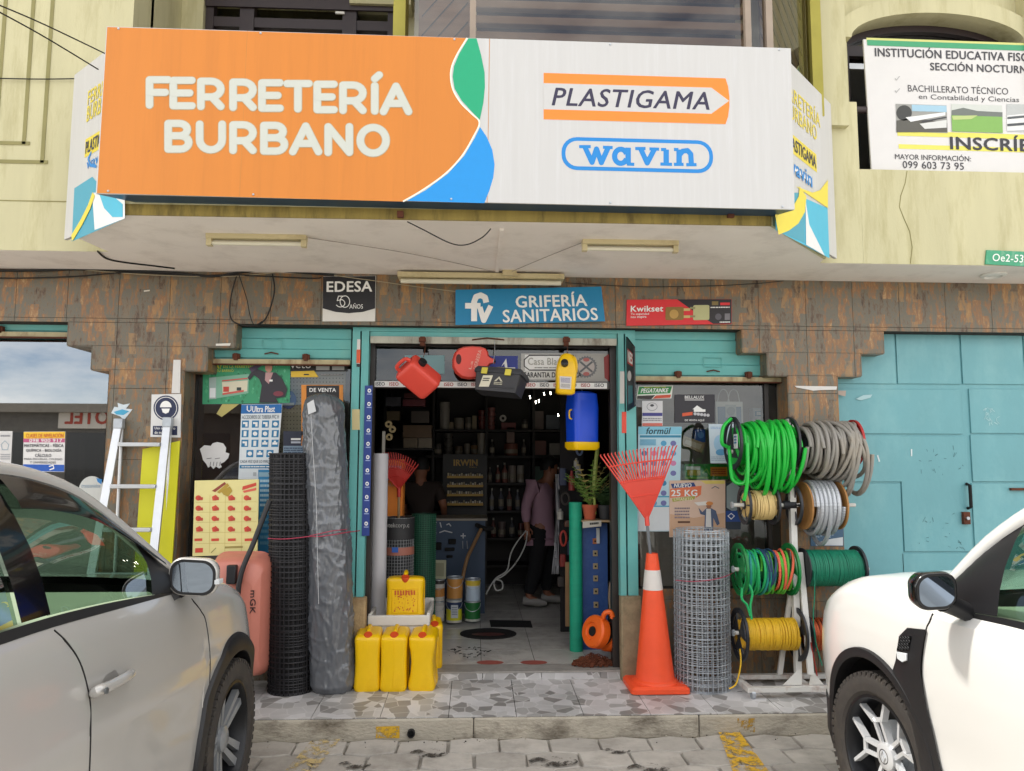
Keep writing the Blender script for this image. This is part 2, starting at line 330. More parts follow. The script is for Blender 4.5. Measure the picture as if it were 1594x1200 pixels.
M_alu = mat('aluminium', '#c9cbcd', .34, .75, var=.08, vs=10)
M_yel = mat('yellow_plastic', '#efc004', .34, var=.06, vs=7, dirt='#c98f05', ds=6, da=.35)
M_red = mat('red_plastic', '#dc4a3c', .42, var=.06)
M_orange = mat('orange_plastic', '#f4552b', .5, var=.06, vs=5, dirt='#c64a28', ds=4, da=.3)
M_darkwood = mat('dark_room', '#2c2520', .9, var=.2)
M_glass = glassmat('shop_glass', '#cfd3d0', .06, maxf=.6, blend=.25)
M_glassr = glassmat('reflecting_glass', '#8f8f8c', .30)
YW, YU, YG, ZS = 5.45, 4.95, 5.66, 3.025
# ================================================================ ground
g = MB(); g.poly([(-90, -90, -.03), (90, -90, -.03), (90, 90, -.03), (-90, 90, -.03)], mat('street_paving', '#aaa59c', .9, var=.15, vs=3, bump=.3)); g.build('ground', kind='structure', loc=(0, 0, -.03))
g = MB(); rn = random.Random(3); px_, py_ = .30, .225
for j in range(-6, 24):
    for i in range(-22, 24):
        cx = i*px_+(j % 2)*px_/2; cy = 4.80-py_*.5-j*py_; a, b, q = px_/2-.005, py_/2-.005, .017
        if abs(cx) > 6.4 or cy > 4.72: continue
        z = rn.uniform(-.004, .004)-.004; tx, ty = rn.uniform(-.006, .006), rn.uniform(-.006, .006)
        o6 = [(-a, -b+q), (0, -b-q), (a, -b+q), (a, b-q), (0, b+q), (-a, b-q)]
        o6 = [(x+rn.uniform(-.005, .005), y+rn.uniform(-.005, .005)) for x, y in o6]
        top = [(cx+x*.965, cy+y*.95, z+x*tx+y*ty) for x, y in o6]; mid = [(cx+x, cy+y, z-.008) for x, y in o6]; lo = [(cx+x, cy+y, -.035) for x, y in o6]
        g.add(top+mid+lo, [[0, 1, 2, 3, 4, 5]]+[[k, k+6, (k+1) % 6+6, (k+1) % 6][::-1] for k in range(6)]+[[k+6, k+12, (k+1) % 6+12, (k+1) % 6+6][::-1] for k in range(6)], M_paver)
g.f = [f[::-1] if len(f) == 4 else f for f in g.f]
g.build('road', kind='structure', loc=(0, 0, 0))
def ground_mark(pxs, z, m, name):
    b = MB(); b.poly([PZ(x, y, z) for x, y in pxs], m); b.build(name, kind='structure')
ground_mark([(485, 1152), (530, 1150), (478, 1215), (430, 1215)], .004, paintpatch('faded_cream_paint', '#c9b27c', .50, 11), 'road_marking')
ground_mark([(1118, 1139), (1152, 1140), (1215, 1225), (1150, 1225)], .004, paintpatch('worn_yellow_paint', '#d9ab2a', .47, 12), 'road_marking')
for k, (x, y, w_, h_) in enumerate(((668, 1172, 30, 7), (860, 1185, 40, 8), (552, 1190, 26, 6), (960, 1168, 22, 5), (1010, 1195, 34, 8))): ground_mark([(x+w_*cos(t), y+h_*sin(t)) for t in [2*pi*i/18 for i in range(18)]][::-1], .003+.0004*k, paintpatch('oil_stain', '#3a352f', .52, 10), 'oil_stain')
b = MB(); p = PY(640, 1149, 4.82); b.lathe([(.024, 0), (.024, .03), (.018, .03), (.018, .004), (0, .004)], mat('drain_pipe', '#151414', .7), o=(p.x, 4.83, .028), ax=(0, -1, 0), n=16); b.build('drain_outlet', label='short black drain pipe end poking out at the foot of the kerb', cat='pipe')
rn = random.Random(17)
b = MB()
for k in range(60): x, y = rn.uniform(-1.3, 2.1), 4.80-abs(rn.gauss(0, .05)); r_ = rn.uniform(.002, .006); b.ball((x, y, .002), r_, r_*rn.uniform(.6, 1.2), r_*.6, (M_curb, M_earth)[k % 2], 6, 4)
o = b.build('grit', kind='stuff', label='loose grit along the foot of the kerb')
# kerb, pavement, step
g = MB(); x = -7.0
while x < 7: g.box(x, min(x+1.4, 7)-.003, 4.83, 4.97, -.03, .108, M_curb); x += 1.4
g.build('kerb', kind='structure', loc=(0, 4.9, 0), bevel=.012)
b = MB(); Pk = [(585, 1131), (622, 1130), (622, 1149), (585, 1149)]
b.poly([PY(x, y, 4.826) for x, y in Pk], paintpatch('old_yellow_paint', '#d6a92b', .44, 14)); b.build('kerb_marking', kind='structure')
b = MB(); b.poly([PY(x, y, 4.826) for x, y in [(1148, 1118), (1175, 1118), (1175, 1140), (1148, 1140)]], paintpatch('old_yellow_paint2', '#b9902b', .5, 16)); b.build('kerb_marking', kind='structure')
def zpv(y): return .114+(y-4.83)*.026            # the pavement falls slightly towards the kerb
def PV(px, py): d = ray(px, py); return O+d*((.114-4.83*.026-CH)/(d.z-.026*d.y))
g = MB(); g.prism([(-7, 4.84, zpv(4.84)-.005), (7, 4.84, zpv(4.84)-.005), (7, 5.62, zpv(5.62)-.005), (-7, 5.62, zpv(5.62)-.005)], (0, 0, -.1), M_grout)
x0 = PZ(591, 1117.6, .114).x; tw = .418
for i in range(-15, 16):
    for y0, y1 in ((4.838, 5.20), (5.20, 5.60)):
        xa, xb, ya, yb = x0+i*tw+.002, x0+(i+1)*tw-.002, y0+.002, y1-.002
        g.prism([(xa, ya, zpv(ya)), (xb, ya, zpv(ya)), (xb, yb, zpv(yb)), (xa, yb, zpv(yb))], (0, 0, -.012), M_tile)
g.build('pavement', kind='structure', loc=(0, 5.2, 0))
dl, dr = PY(570, 900, 5.6).x, PY(972, 900, 5.6).x
ZF = .19
g = MB(); sx = dl
while sx < dr: g.box(sx+.002, min(sx+.42, dr)-.002, 5.555, 5.575, .128, .178, M_tile); sx += .42
g.box(dl, dr, 5.55, 5.75, .178, ZF, mat('step_nosing', '#97938d', .6, var=.2, vs=12)); g.build('door_step', kind='structure')
M_floor = mat('shop_floor_tile', '#cbc7c0', .22, var=.1, vs=4, island=.04, dirt='#6f6a63', ds=3, da=.5)
g = MB(); g.box(-2.9, 2.7, 5.752, 9.6, .05, .186, M_grout)
for i in range(-7, 7):
    for j in range(10): g.box(.05+i*.4+.002, .05+(i+1)*.4-.002, 5.756+j*.4, 5.756+(j+1)*.4-.004, .17, ZF, M_floor)
g.build('shop_floor', kind='structure', loc=(0, 7, 0))
# ================================================================ tiled facade
fx = lambda px, py=560: PY(px, py, YW).x
ZB, Z1, Z2 = [PY(760, q, YW).z for q in (508.5, 544, 580.5)]
c0, c1, c2 = fx(106, 517), fx(143, 556), fx(171, 590)
c3, c4, c5 = fx(285, 600), fx(322, 560), fx(366, 522)
d0, d1, d2 = fx(1156, 530), fx(1195, 566), fx(1228, 620)
d3, d4, d5 = fx(1304, 620), fx(1340, 566), fx(1375, 530)
ZSILL = PY(1100, 921, YW).z; ZBASE = .114
rects = [(-6.5, 6.5, ZB, ZS), (c0, c5, Z1, ZB), (c1, c4, Z2, Z1), (c2, c3, ZBASE, Z2), (d0, d5, Z1, ZB), (d1, d4, Z2, Z1), (d2, d3, ZBASE, Z2)]
jl, jr = PY(545, 700, 5.5).x, PY(990, 700, 5.5).x
pil = (jl-.0, PY(570, 980, 5.45).x)
rects += [(c3, jl, ZBASE, ZSILL, .135), (jr, d2, ZBASE, ZSILL, .135), (-6.5, c2, ZBASE, ZSILL-.1)]
gx = [fx(106, 450)+k*.357 for k in range(-14, 20)]; gz = [ZB+.03, ZB-.47, ZB-.97, ZB-1.47, ZB-1.97]
g = MB()
for x0, x1, z0, z1, *dy in rects:
    dy = dy[0] if dy else 0
    g.box(x0, x1, YW+.012+dy, YG+.03, z0, z1, M_grout)
    for a, b_ in zip([x0]+[q for q in gx if x0+.02 < q < x1-.02], [q for q in gx if x0+.02 < q < x1-.02]+[x1]):
        zz = [q for q in gz[::-1] if z0+.02 < q < z1-.02]
        for c, d in zip([z0]+zz, zz+[z1]): g.box(a+.0015, b_-.0015, YW+dy, YW+dy+.0118, c+.0015, d-.0015, M_slate)
    # tiled reveals
    if z1-z0 > .05 and x1-x0 < 5 and not dy:
        g.box(x0-.006, x0-.0005, YW+.001, YG, z0+.001, z1-.001, M_slate); g.box(x1+.0005, x1+.006, YW+.001, YG, z0+.001, z1-.001, M_slate); g.box(x0, x1, YW+.001, YG, z0-.006, z0-.0005, M_slate)
g.build('tiled_wall', label='ground floor shop wall clad in rusty brown and grey slate tiles with stepped corners', cat='wall', loc=(0, 5.5, .114))
M_stone = mat('mossy_stone', '#8c7d62', .9, var=.3, vs=9, bump=.5, dirt='#4d4a35', ds=4, da=.7)
for nm, xa, xb, lb, mm in (('stone_pillar', PY(967, 1000, 5.5).x, PY(1000, 1000, 5.5).x, 'short rough stone block at the right foot of the shop door', M_stone),
                       ('stone_pillar', PY(541, 1000, 5.5).x, PY(568, 1000, 5.5).x, 'short chipped cream stone block at the left foot of the shop door', mat('chipped_stone', '#a58d68', .9, var=.3, vs=11, bump=.6, dirt='#5d3b21', ds=4, da=.8))):
    b = MB(); b.box(xa, xb, 5.49, 5.58, ZBASE, PY(985, 928, 5.5).z, mm); b.build(nm, label=lb, cat='pillar', bevel=.012)
# ================================================================ slab, balcony, upper storey
Ab, Bb, Db, Eb = V((-1.95, 4.19, ZS)), V((-2.44, 4.66, ZS)), V((1.68, 4.18, ZS)), V((2.31, 4.86, ZS))
g = MB(); ol = [(-7, YU+.006, ZS), (-2.40, YU+.006, ZS), Bb, Ab, Db, Eb, (2.33, YU+.006, ZS), (7, YU+.006, ZS), (7, 5.75, ZS), (-7, 5.75, ZS)]
g.prism(ol, (0, 0, .16), M_soffit)
g.box(PZ(776, 400, ZS).x-.012, PZ(776, 400, ZS).x+.012, 4.3, 5.4, ZS-.012, ZS-.0005, M_soffit)
g.build('canopy_slab', label='grey plaster slab jutting out over the shop front under the balcony', cat='slab', loc=(0, 5, ZS))
ZP = 3.97
def wallseg(b, p, q, z0, z1, m, t=.12):
    d = (V(q)-V(p)); nn = V((-d.y, d.x, 0)).normalized()
    if nn.y < 0: nn = -nn
    b.prism([(p[0], p[1], z0), (q[0], q[1], z0), (q[0], q[1], z1), (p[0], p[1], z1)], nn*t, m)
g = MB(); zt = ZS+.161; zi = PY(800, 333, 4.17).z
wallseg(g, (-1.955, 4.178), (1.685, 4.168), ZS+.002, zi+.02, M_green2, .1)
wallseg(g, (-1.955, 4.179), (1.685, 4.169), zi+.021, ZP, M_green, .1)
wallseg(g, (-2.46, 4.655), (-1.962, 4.18), ZS+.002, ZP, M_green); wallseg(g, (1.693, 4.17), (2.325, 4.85), ZS+.002, ZP, M_green)
for x in (624, 1135): p = PY(x, 336, 4.18); g.cbox((p.x, 4.155, p.z), .035, .03, .035, M_rusty)
g.build('balcony_parapet', label='pale green balcony parapet behind the shop sign with stained lower edge', cat='parapet')
# left upper wall with sunk mouldings
xl = PY(208, 20, YU).x
g = MB(); g.box(-7, xl, YU, YU+.25, ZS+.002, 6.2, M_green)
M_groove = mat('groove_render', '#8d875a', .9, var=.1)
def groove(b, pts, m, r=.012):
    for (p, q) in zip(pts, pts[1:]):
        a, c = PY(*p, YU), PY(*q, YU)
        if abs(a.x-c.x) < abs(a.z-c.z): a.x = c.x = (a.x+c.x)/2
        else: a.z = c.z = (a.z+c.z)/2
        b.box(min(a.x, c.x)-r, max(a.x, c.x)+r, YU-.004, YU-.001, min(a.z, c.z)-r, max(a.z, c.z)+r, m)
gr = MB(); groove(gr, [(8, -80), (3, 185)], M_groove); groove(gr, [(48, -80), (48, 222)], M_groove); groove(gr, [(-80, 222), (44, 222)], M_groove)
groove(gr, [(77, -80), (77, 251)], M_groove); groove(gr, [(-80, 251), (72, 251)], M_groove)
g.box(-7, PY(135, 250, YU).x, YU-.003, YU-.0005, PY(60, 313, YU).z-.003, PY(60, 313, YU).z+.003, M_groove)
wl = g.build('upper_wall', label='plain pale green upstairs wall left of the shop sign with sunken frame lines', cat='wall')
gr.build('moulding', parent=wl)
# right upper wall with arched window opening
g = MB(); xr0 = 2.335; P_ = lambda x, y: PY(x, y, YU)
xo0, xo1 = P_(1333, 150).x, P_(1606, 150).x; zo = P_(1450, 265.5).z; zsp = P_(1340, 54).z; ztop = P_(1468, 16).z; cxo = (xo0+xo1)/2; XR = 5.2
T = .3
g.box(xr0, xo0, YU, YU+T, ZS+.002, P_(1310, 158).z, M_green)
g.box(xr0+.0, xo0, YU+.10, YU+T, P_(1310, 158).z, 6.2, M_green)
g.box(xo0+.001, xo1, YU, YU+T, ZS+.002, zo, M_green); g.box(xo1+.001, XR+2, YU, YU+T, ZS+.002, 6.2, M_green)
ar = arc(cxo, zsp, (xo1-xo0)/2, ztop-zsp, 180, 0, 24)
for (xa, za), (xb, zb) in zip(ar, ar[1:]):
    g.prism([(xa, YU+.1, za), (xb, YU+.1, zb), (xb, YU+.1, 6.2), (xa, YU+.1, 6.2)], (0, T-.1, 0), M_green)
ring = lambda k: [(cxo+(x-cxo)*(1+k/((xo1-xo0)/2)), zsp+(z-zsp)*(1+k/(ztop-zsp)) if z > zsp else z) for x, z in ar]
r0, r1 = ring(0), ring(.13)
for i in range(24):
    g.prism([(r0[i][0], YU+.03, r0[i][1]), (r0[i+1][0], YU+.03, r0[i+1][1]), (r1[i+1][0], YU+.03, r1[i+1][1]), (r1[i][0], YU+.03, r1[i][1])], (0, .072, 0), M_green)
uw = g.build('upper_wall', label='pale green upstairs wall with arched window opening right of the shop sign', cat='wall')
b = MB(); ck = [P_(*q) for q in [(1412, 266), (1409, 285), (1402, 305), (1400, 322), (1407, 340), (1416, 360), (1420, 385), (1417, 410)]]
b.tube([p+V((0, -.001, 0)) for p in ck], .0028, M_groove, n=5); b.build('crack', parent=uw)
# arched window behind banner
M_wf = mat('dark_window_frame', '#33282a', .45, var=.1)
yA = YU+T-.06
w_ = MB(); w_.poly([(x, yA, z) for x, z in ar[::-1]]+[(xo0, yA, zo), (xo1, yA, zo)], M_glassr); aw_root = thing('arched_window', 'dark framed arched window behind the school banner upstairs', 'window', (cxo, yA, zo))
w_.build('pane', parent=aw_root)
b = MB(); zf = P_(1400, 60).z; b.box(xo0, xo1, yA-.05, yA-.004, zf-.03, zf+.05, M_wf); b.box(xo0, xo0+.06, yA-.05, yA-.004, zo, zf-.031, M_wf)
b.box(xo1-.06, xo1, yA-.05, yA-.004, zo, zf-.031, M_wf)
for (xa, za), (xb, zb) in zip(ar, ar[1:]): b.prism([(xa, yA-.05, za-.05), (xb, yA-.05, zb-.05), (xb, yA-.05, zb-.001), (xa, yA-.05, za-.001)], (0, .045, 0), M_wf)
b.build('frame', parent=aw_root)
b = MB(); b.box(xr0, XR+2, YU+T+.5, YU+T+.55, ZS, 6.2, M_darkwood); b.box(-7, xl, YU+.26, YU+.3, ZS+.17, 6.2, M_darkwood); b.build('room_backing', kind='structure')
b = MB(); pa, pb = PY(1326, 170, YU+.05), PY(1352, 170, YU+.05); b.tube([(pa.x, YU+.06, pa.z), (pb.x+.05, YU+.06, pb.z)], .025, M_wf, n=12); b.build('pipe', label='short dark pipe beside the left edge of the school banner', cat='pipe')
# recessed balcony door, pillars, roof beam
yR = 5.75
b = MB(); b.box(xl-.02, xl, YU+.251, yR, ZS+.17, 6.2, M_green); b.box(xl-.2, 2.4, yR+.15, yR+.3, ZS+.17, 6.2, M_green)
pz = lambda x, y: PY(x, y, yR)
b.box(pz(318, 20).x-.3, pz(318, 20).x, yR-.02, yR+.149, ZS+.17, 6.2, M_green)
b.box(pz(545, 0).x, pz(640, 0).x, yR-.03, yR+.149, pz(580, 9).z, 6.2, M_green)
b.build('balcony_back_wall', label='green recessed wall behind the balcony above the orange half of the sign', cat='wall')
bd = thing('balcony_door', 'dark brown framed glass door recessed behind the balcony above the orange sign', 'door', (pz(465, 0).x, yR, ZS+.17))
b = MB(); xa, xb = pz(319, 20).x, pz(613, 20).x; zz0, zz1 = ZS+.17, pz(450, 3).z
for u0, u1 in ((xa, xa+.06), (pz(383, 0).x-.05, pz(383, 0).x+.06), (pz(545, 0).x-.06, pz(545, 0).x+.05), (xb-.05, xb)): b.box(u0, u1, yR+.02, yR+.1, zz0, zz1, M_wf)
b.box(xa, xb, yR+.0, yR+.019, zz1-.05, zz1+.25, M_wf); b.box(xa, xb, yR+.03, yR+.09, zz1-.20, zz1-.12, M_wf); b.build('frame', parent=bd)
b = MB(); b.poly([(xa, yR+.12, zz0), (xb, yR+.12, zz0), (xb, yR+.12, zz1), (xa, yR+.12, zz1)], M_glassr); b.build('pane', parent=bd)
b = MB(); p = pz(529, 19); b.cbox((p.x, yR+.01, p.z), .07, .015, .018, M_white); b.build('latch', parent=bd)
b = MB(); p0, p1 = PY(612, 30, 4.4).x, PY(631, 30, 4.4).x; b.box(p0, p1, 4.4, 4.6, ZP+.002, 6.2, mat('ochre_green_render', '#a39a44', .8, var=.1)); b.build('pillar', label='slim olive green pillar rising behind the sign between door and glazed bay', cat='pillar')
b = MB(); b.box(PY(1276, 60, 4.9).x, PY(1310, 60, 4.9).x+.03, 4.9, 5.2, ZP+.012, 6.2, M_green); b.build('pillar', label='tall pale green pillar at the right end of the glazed balcony', cat='pillar')
b = MB(); b.prism([(-7.2, 4.36, 6.2), (7.2, 4.36, 6.2), (7.2, 9.8, 6.2), (-7.2, 9.8, 6.2)], (0, 0, .3), M_soffit); b.build('roof', label='flat concrete roof slab over the upper storey', cat='roof')
# glazed bay; slats and planks behind the panes imitate a reflection in the glass
bay = thing('glazed_bay', 'glazed balcony bay with a modelled striped reflection above the white half of the sign', 'window', (.6, 4.3, ZP))
xg0, xg1 = PY(645, 40, 4.3).x, PY(1195, 40, 4.3).x; xg2, yg2 = PY(1262, 60, 4.75).x, 4.78
b = MB(); b.poly([(xg0, 4.3, ZP), (xg1, 4.3, ZP), (xg1, 4.3, 6.15), (xg0, 4.3, 6.15)], glassmat('bay_glass', '#d8d0c4', .05)); b.poly([(xg1, 4.3, ZP), (xg2, yg2, ZP), (xg2, yg2, 6.15), (xg1, 4.3, 6.15)], glassmat('bay_glass', '#d8d0c4', .05)); b.build('pane', parent=bay)
M_refl_tan = mat('reflected_tan', '#a08a76', .7, var=.08, vs=3, st=(.3, 1, 4)); M_refl_dark = mat('reflected_dark_band', '#5d5050', .8, var=.25, vs=2)  # light and dark bands of the bay's reflection, put into colour
M_refl_wood = mat('reflected_wood', '#87684c', .6, var=.2, vs=4, st=(1, 1, 5))
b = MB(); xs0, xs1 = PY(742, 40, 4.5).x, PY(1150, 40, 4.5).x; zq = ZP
b.box(xs0, xs1, 4.56, 4.58, ZP+.01, 6.1, M_refl_dark)
while zq < 6.0: b.box(xs0-.02, xs1+.03, 4.47, 4.53, zq, zq+.052, M_refl_tan); zq += .104
b.build('reflected_slats', parent=bay, bevel=.006)  # tan bars over a dark board stand in for the reflected stripes
b = MB(); b.box(xg0, PY(732, 40, 4.6).x, 4.6, 4.62, ZP+.01, 6.1, M_refl_wood)
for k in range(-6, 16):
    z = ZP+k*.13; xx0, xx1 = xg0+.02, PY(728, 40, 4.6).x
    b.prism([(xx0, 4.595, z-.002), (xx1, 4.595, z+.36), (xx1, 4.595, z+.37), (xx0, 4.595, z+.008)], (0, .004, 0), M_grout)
b.build('reflected_planks', parent=bay)  # slanted planks shaped after the reflection in the left pane
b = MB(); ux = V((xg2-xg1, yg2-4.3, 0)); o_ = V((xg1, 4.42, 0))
b.prism([o_+V((0, 0, ZP+.01)), o_+ux+V((0, 0, ZP+.01)), o_+ux+V((0, 0, 6.1)), o_+V((0, 0, 6.1))], (0, .02, 0), mat('reflected_brown', '#6f5b40', .7, var=.2))
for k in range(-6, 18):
    z = ZP+k*.13; p = o_+V((0, -.012, z+.5)); q = o_+ux+V((0, -.012, z-.02)); b.prism([p, q, q+V((0, 0, .045)), p+V((0, 0, .045))], (0, .01, 0), M_refl_dark)
b.build('reflected_planks', parent=bay)  # diagonal stripes imitate what the splayed pane reflects
b = MB()
for px in (736, 1163): x = PY(px, 40, 4.28).x; b.box(x-.018, x+.018, 4.26, 4.296, ZP, 6.15, mat('bay_post', '#9a8a7a', .5))
b.box(xg1-.02, xg1+.02, 4.27, 4.33, ZP, 6.15, mat('bay_post', '#9a8a7a', .5)); b.box(xg2, xg2+.07, yg2-.04, yg2+.03, ZP, 6.15, mat('ochre_green_render', '#a39a44')); b.box(xg0-.05, xg1-.021, 4.25, 4.345, ZP-.03, ZP+.001, M_green)
b.build('post', parent=bay)
# ================================================================ street number plate, ceiling lamps, cables
b = MB(); pn = pxpan(b, (1536, 389), (1606, 392), (1604, 415), (1534, 411), YU-.012, thick=.01, base=mat('plate_green', '#3f9a73', .5, var=.12, vs=14, dirt='#b9c9b0', ds=9, da=.7)); pn.txt('Oe2-53', .14, .24, .82, .76, ink('#e6ece4')); b.build('street_number_plate', label='small green street number plate reading Oe2-53 on upstairs wall edge', cat='plate')
b = MB(); p = PZ(1546, 427, ZS); b.lathe([(.085, 0), (.085, -.012), (.06, -.02), (.052, -.008), (0, -.008)], M_white, o=p-V((0, 0, .0005))); b.build('downlight', label='round white recessed lamp in the slab on the right', cat='lamp')
M_tube = mat('fluorescent_tube', '#d8d2bd', .3, var=0); M_fix = mat('cream_fixture', '#cbbd94', .5, var=.06, dirt='#8d7a50', ds=6, da=.5)
def fluo(a, c, label, z=ZS):
    p, q = PZ(*a, z), PZ(*c, z); m = (p+q)/2; r = thing('fluorescent_lamp', label, 'lamp', (m.x, m.y, z-.06)); y = m.y
    b = MB(); b.box(p.x, q.x, y-.03, y+.03, z-.028, z-.0005, M_fix); b.box(p.x, p.x+.03, y-.02, y+.02, z-.07, z-.0285, M_fix); b.box(q.x-.03, q.x, y-.02, y+.02, z-.07, z-.0285, M_fix); b.build('housing', parent=r)
    b = MB(); b.tube([(p.x+.03, y, z-.052), (q.x-.03, y, z-.052)], .013, M_tube, n=10); b.build('tube', parent=r)
fluo((322, 364), (478, 368), 'slim unlit tube lamp under the slab below the orange half of the sign'); fluo((906, 374), (1055, 376), 'slim unlit tube lamp under the slab below the white half of the sign')
p, q = PY(620, 432, YW-.1), PY(877, 433, YW-.1); r = thing('fluorescent_lamp', 'long cream tube lamp on the wall edge over the shop door', 'lamp', ((p.x+q.x)/2, YW-.1, p.z-.05)); b = MB()
b.box(p.x, q.x, YW-.16, YW-.02, p.z-.005, p.z+.03, M_fix); b.cbox(((p.x+q.x)/2+.2, YW-.17, p.z+.03), .1, .04, .05, M_fix); b.build('housing', parent=r); b = MB(); b.tube([(p.x+.02, YW-.12, p.z-.028), (q.x-.02, YW-.12, p.z-.028)], .018, M_tube, n=10); b.build('tube', parent=r)
def cable(pts, r, name, label, m=M_cable, k=6):
    b = MB(); b.tube(smooth_path(pts, k), r, m, n=6); b.build(name, label=label, cat='cable')
W = lambda x, y, d=.02: PY(x, y, YW-d)
cable([W(-60, 421), W(60, 421), W(130, 419), W(260, 424), W(330, 430), W(372, 424), W(420, 421), W(520, 428)], .009, 'cable', 'thick black cable bundle along the top of the tiled wall at left')
cable([W(-60, 430), W(20, 433), W(120, 430), W(200, 424), W(300, 429), W(365, 428), W(480, 433), W(500, 432)], .005, 'cable', 'thin black cable sagging below the bundle at the left top of the tiles')
cable([W(130, 420), W(240, 428), W(360, 430), W(460, 423), W(560, 434), W(640, 445), W(720, 455)], .003, 'cable', 'thin beige wire crossing the top of the EDESA sign', mat('beige_wire', '#a79a80', .6, var=0))
cable([W(368, 430, .03), W(360, 460, .03), W(358, 490, .03), W(368, 503, .03), W(395, 507, .03), W(414, 495, .03), W(427, 455, .03), W(424, 426, .03)], .005, 'cable', 'black cable loop hanging over the left shutter')
cable([W(372, 428, .04), W(384, 465, .04), W(389, 490, .04), W(396, 506, .04), W(408, 500, .04), W(398, 508, .05)], .0035, 'cable', 'thin black drop cable inside the hanging loop at left')
cable([PZ(152, 391, ZS-.006), PZ(165, 402, ZS-.006), PZ(190, 408, ZS-.006), PZ(240, 414, ZS-.006), PZ(272, 418, ZS-.006)], .006, 'cable', 'black cable curving across the slab corner below the left side sign')
cable([W(880, 440), W(990, 446), W(1100, 445), W(1180, 441), W(1220, 437)], .003, 'cable', 'thin dark wire sagging over the red lock sign')
cable([PY(634, 345, 4.17), PY(660, 358, 4.17), PY(700, 378, 4.17), PY(725, 381, 4.17), PY(750, 370, 4.17), PY(764, 356, 4.17)], .0035, 'cable', 'loose dark wire dangling under the middle of the main sign')
cable([PZ(480, 370, ZS-.01), PZ(640, 395, ZS-.02), PZ(780, 425, ZS-.01)], .0025, 'cable', 'pale wire running from the left tube lamp towards the wall', mat('pale_wire', '#9b9087', .6, var=0))
cable([PZ(905, 378, ZS-.01), PZ(850, 400, ZS-.02), PZ(793, 424, ZS-.01)], .0025, 'cable', 'pale wire running from the right tube lamp towards the wall', mat('pale_wire', '#9b9087'))
cable([PY(-40, -8, 3.6), PY(60, 34, 4.0), PY(163, 83, 4.4)], .004, 'cable', 'upper black overhead wire reaching the top left of the sign', k=8)
cable([PY(-40, -2, 3.6), PY(60, 52, 4.0), PY(153, 108, 4.4)], .004, 'cable', 'lower black overhead wire reaching the left side sign', k=8)
cable([PY(-40, 121, YU-.02), PY(60, 123, YU-.02), PY(135, 122, YU-.02)], .004, 'cable', 'black wire lying flat on the upstairs wall at left')
class PP(Pan):
    """panel whose prints are given at the photo pixels they were measured at"""
    def q(s, x, y):
        d = ray(x, y); t = (s.c[0]-O).dot(s.n)/d.dot(s.n); p = O+d*t; a, b, c, e = s.c; u = v = .5
        for _ in range(8):
            f = (a*(1-u)+b*u)*(1-v)+(e*(1-u)+c*u)*v-p; du = (b-a)*(1-v)+(c-e)*v; dv = (e-a)*(1-u)+(c-b)*u
            A, B_, C = du.dot(du), du.dot(dv), dv.dot(dv); r1, r2 = du.dot(f), dv.dot(f); det = A*C-B_*B_
            u -= (C*r1-B_*r2)/det; v -= (A*r2-B_*r1)/det
        return u, v
    def G(s, pts, m, l=1): return s.poly([s.q(*p) for p in pts], m, l)
    def R(s, x0, y0, x1, y1, m, l=1):
        xm, ym = (x0+x1)/2, (y0+y1)/2; return s.rect(s.q(x0, ym)[0], s.q(xm, y0)[1], s.q(x1, ym)[0], s.q(xm, y1)[1], m, l)
    def T(s, t, x0, y0, x1, y1, m, l=2, **k):
        xm, ym = (x0+x1)/2, (y0+y1)/2; return s.txt(t, s.q(x0, ym)[0], s.q(xm, y0)[1], s.q(x1, ym)[0], s.q(xm, y1)[1], m, l, **k)
    def Gk(s, x0, y0, x1, y1, m, rows=3, l=2, seed=1):
        xm, ym = (x0+x1)/2, (y0+y1)/2; return s.greek(s.q(x0, ym)[0], s.q(xm, y0)[1], s.q(x1, ym)[0], s.q(xm, y1)[1], m, rows, l, seed)
    def E(s, x, y, rx, ry, m, l=1, n=28): return s.G([(x+rx*cos(2*pi*i/n), y+ry*sin(2*pi*i/n)) for i in range(n)], m, l)
    def Ln(s, pts, wpx, m, l=1, **k):
        a, b = s.pt(*s.q(*pts[0])), s.pt(*s.q(pts[0][0]+10, pts[0][1])); return s.line([s.q(*p) for p in pts], (b-a).length/10*wpx, m, l, **k)
def pp(b, tl, tr, br, bl, y, **k):
    ys = y if isinstance(y, (list, tuple)) else (y,)*4
    return PP(b, *[PY(q[0], q[1], yy) for q, yy in zip((tl, tr, br, bl), ys)], **k)
WHT, BLK, NAVY = ink('#ecebe8'), ink('#1b1b1e'), ink('#20284a')
# ---------------------------------------------------------------- main shop sign
YS = 4.045
STR = {'F': [[(0, 1), (0, 0), (1, 0)], [(0, .5), (.85, .5)]], 'E': [[(1, 1), (0, 1), (0, 0), (1, 0)], [(0, .5), (.88, .5)]], 'T': [[(0, 0), (1, 0)], [(.5, 0), (.5, 1)]],
 'R': [[(0, 1), (0, 0), (.5, 0)]+arc(.5, .31, .5, .31, -90, 90)+[(0, .62)], [(.55, .62), (1, 1)]], 'I': [[(.5, 0), (.5, 1)], [(.5, -.27), (.95, -.42)]],
 'A': [[(0, 1), (.5, 0), (1, 1)], [(.2, .68), (.8, .68)]], 'B': [[(0, .48), (.55, .48)]+arc(.6, .74, .4, .26, -90, 90)+[(0, 1), (0, 0), (.5, 0)]+arc(.55, .24, .38, .24, -90, 90)+[(.5, .48)]],
 'U': [[(0, 0), (0, .6)]+[(.5-.5*cos(rad(a)), .6+.4*sin(rad(a))) for a in range(0, 181, 15)]+[(1, .6), (1, 0)]], 'N': [[(0, 1), (0, 0), (1, 1), (1, 0)]],
 'O': [arc(.5, .5, .5, .5, 0, 360, 32)]}
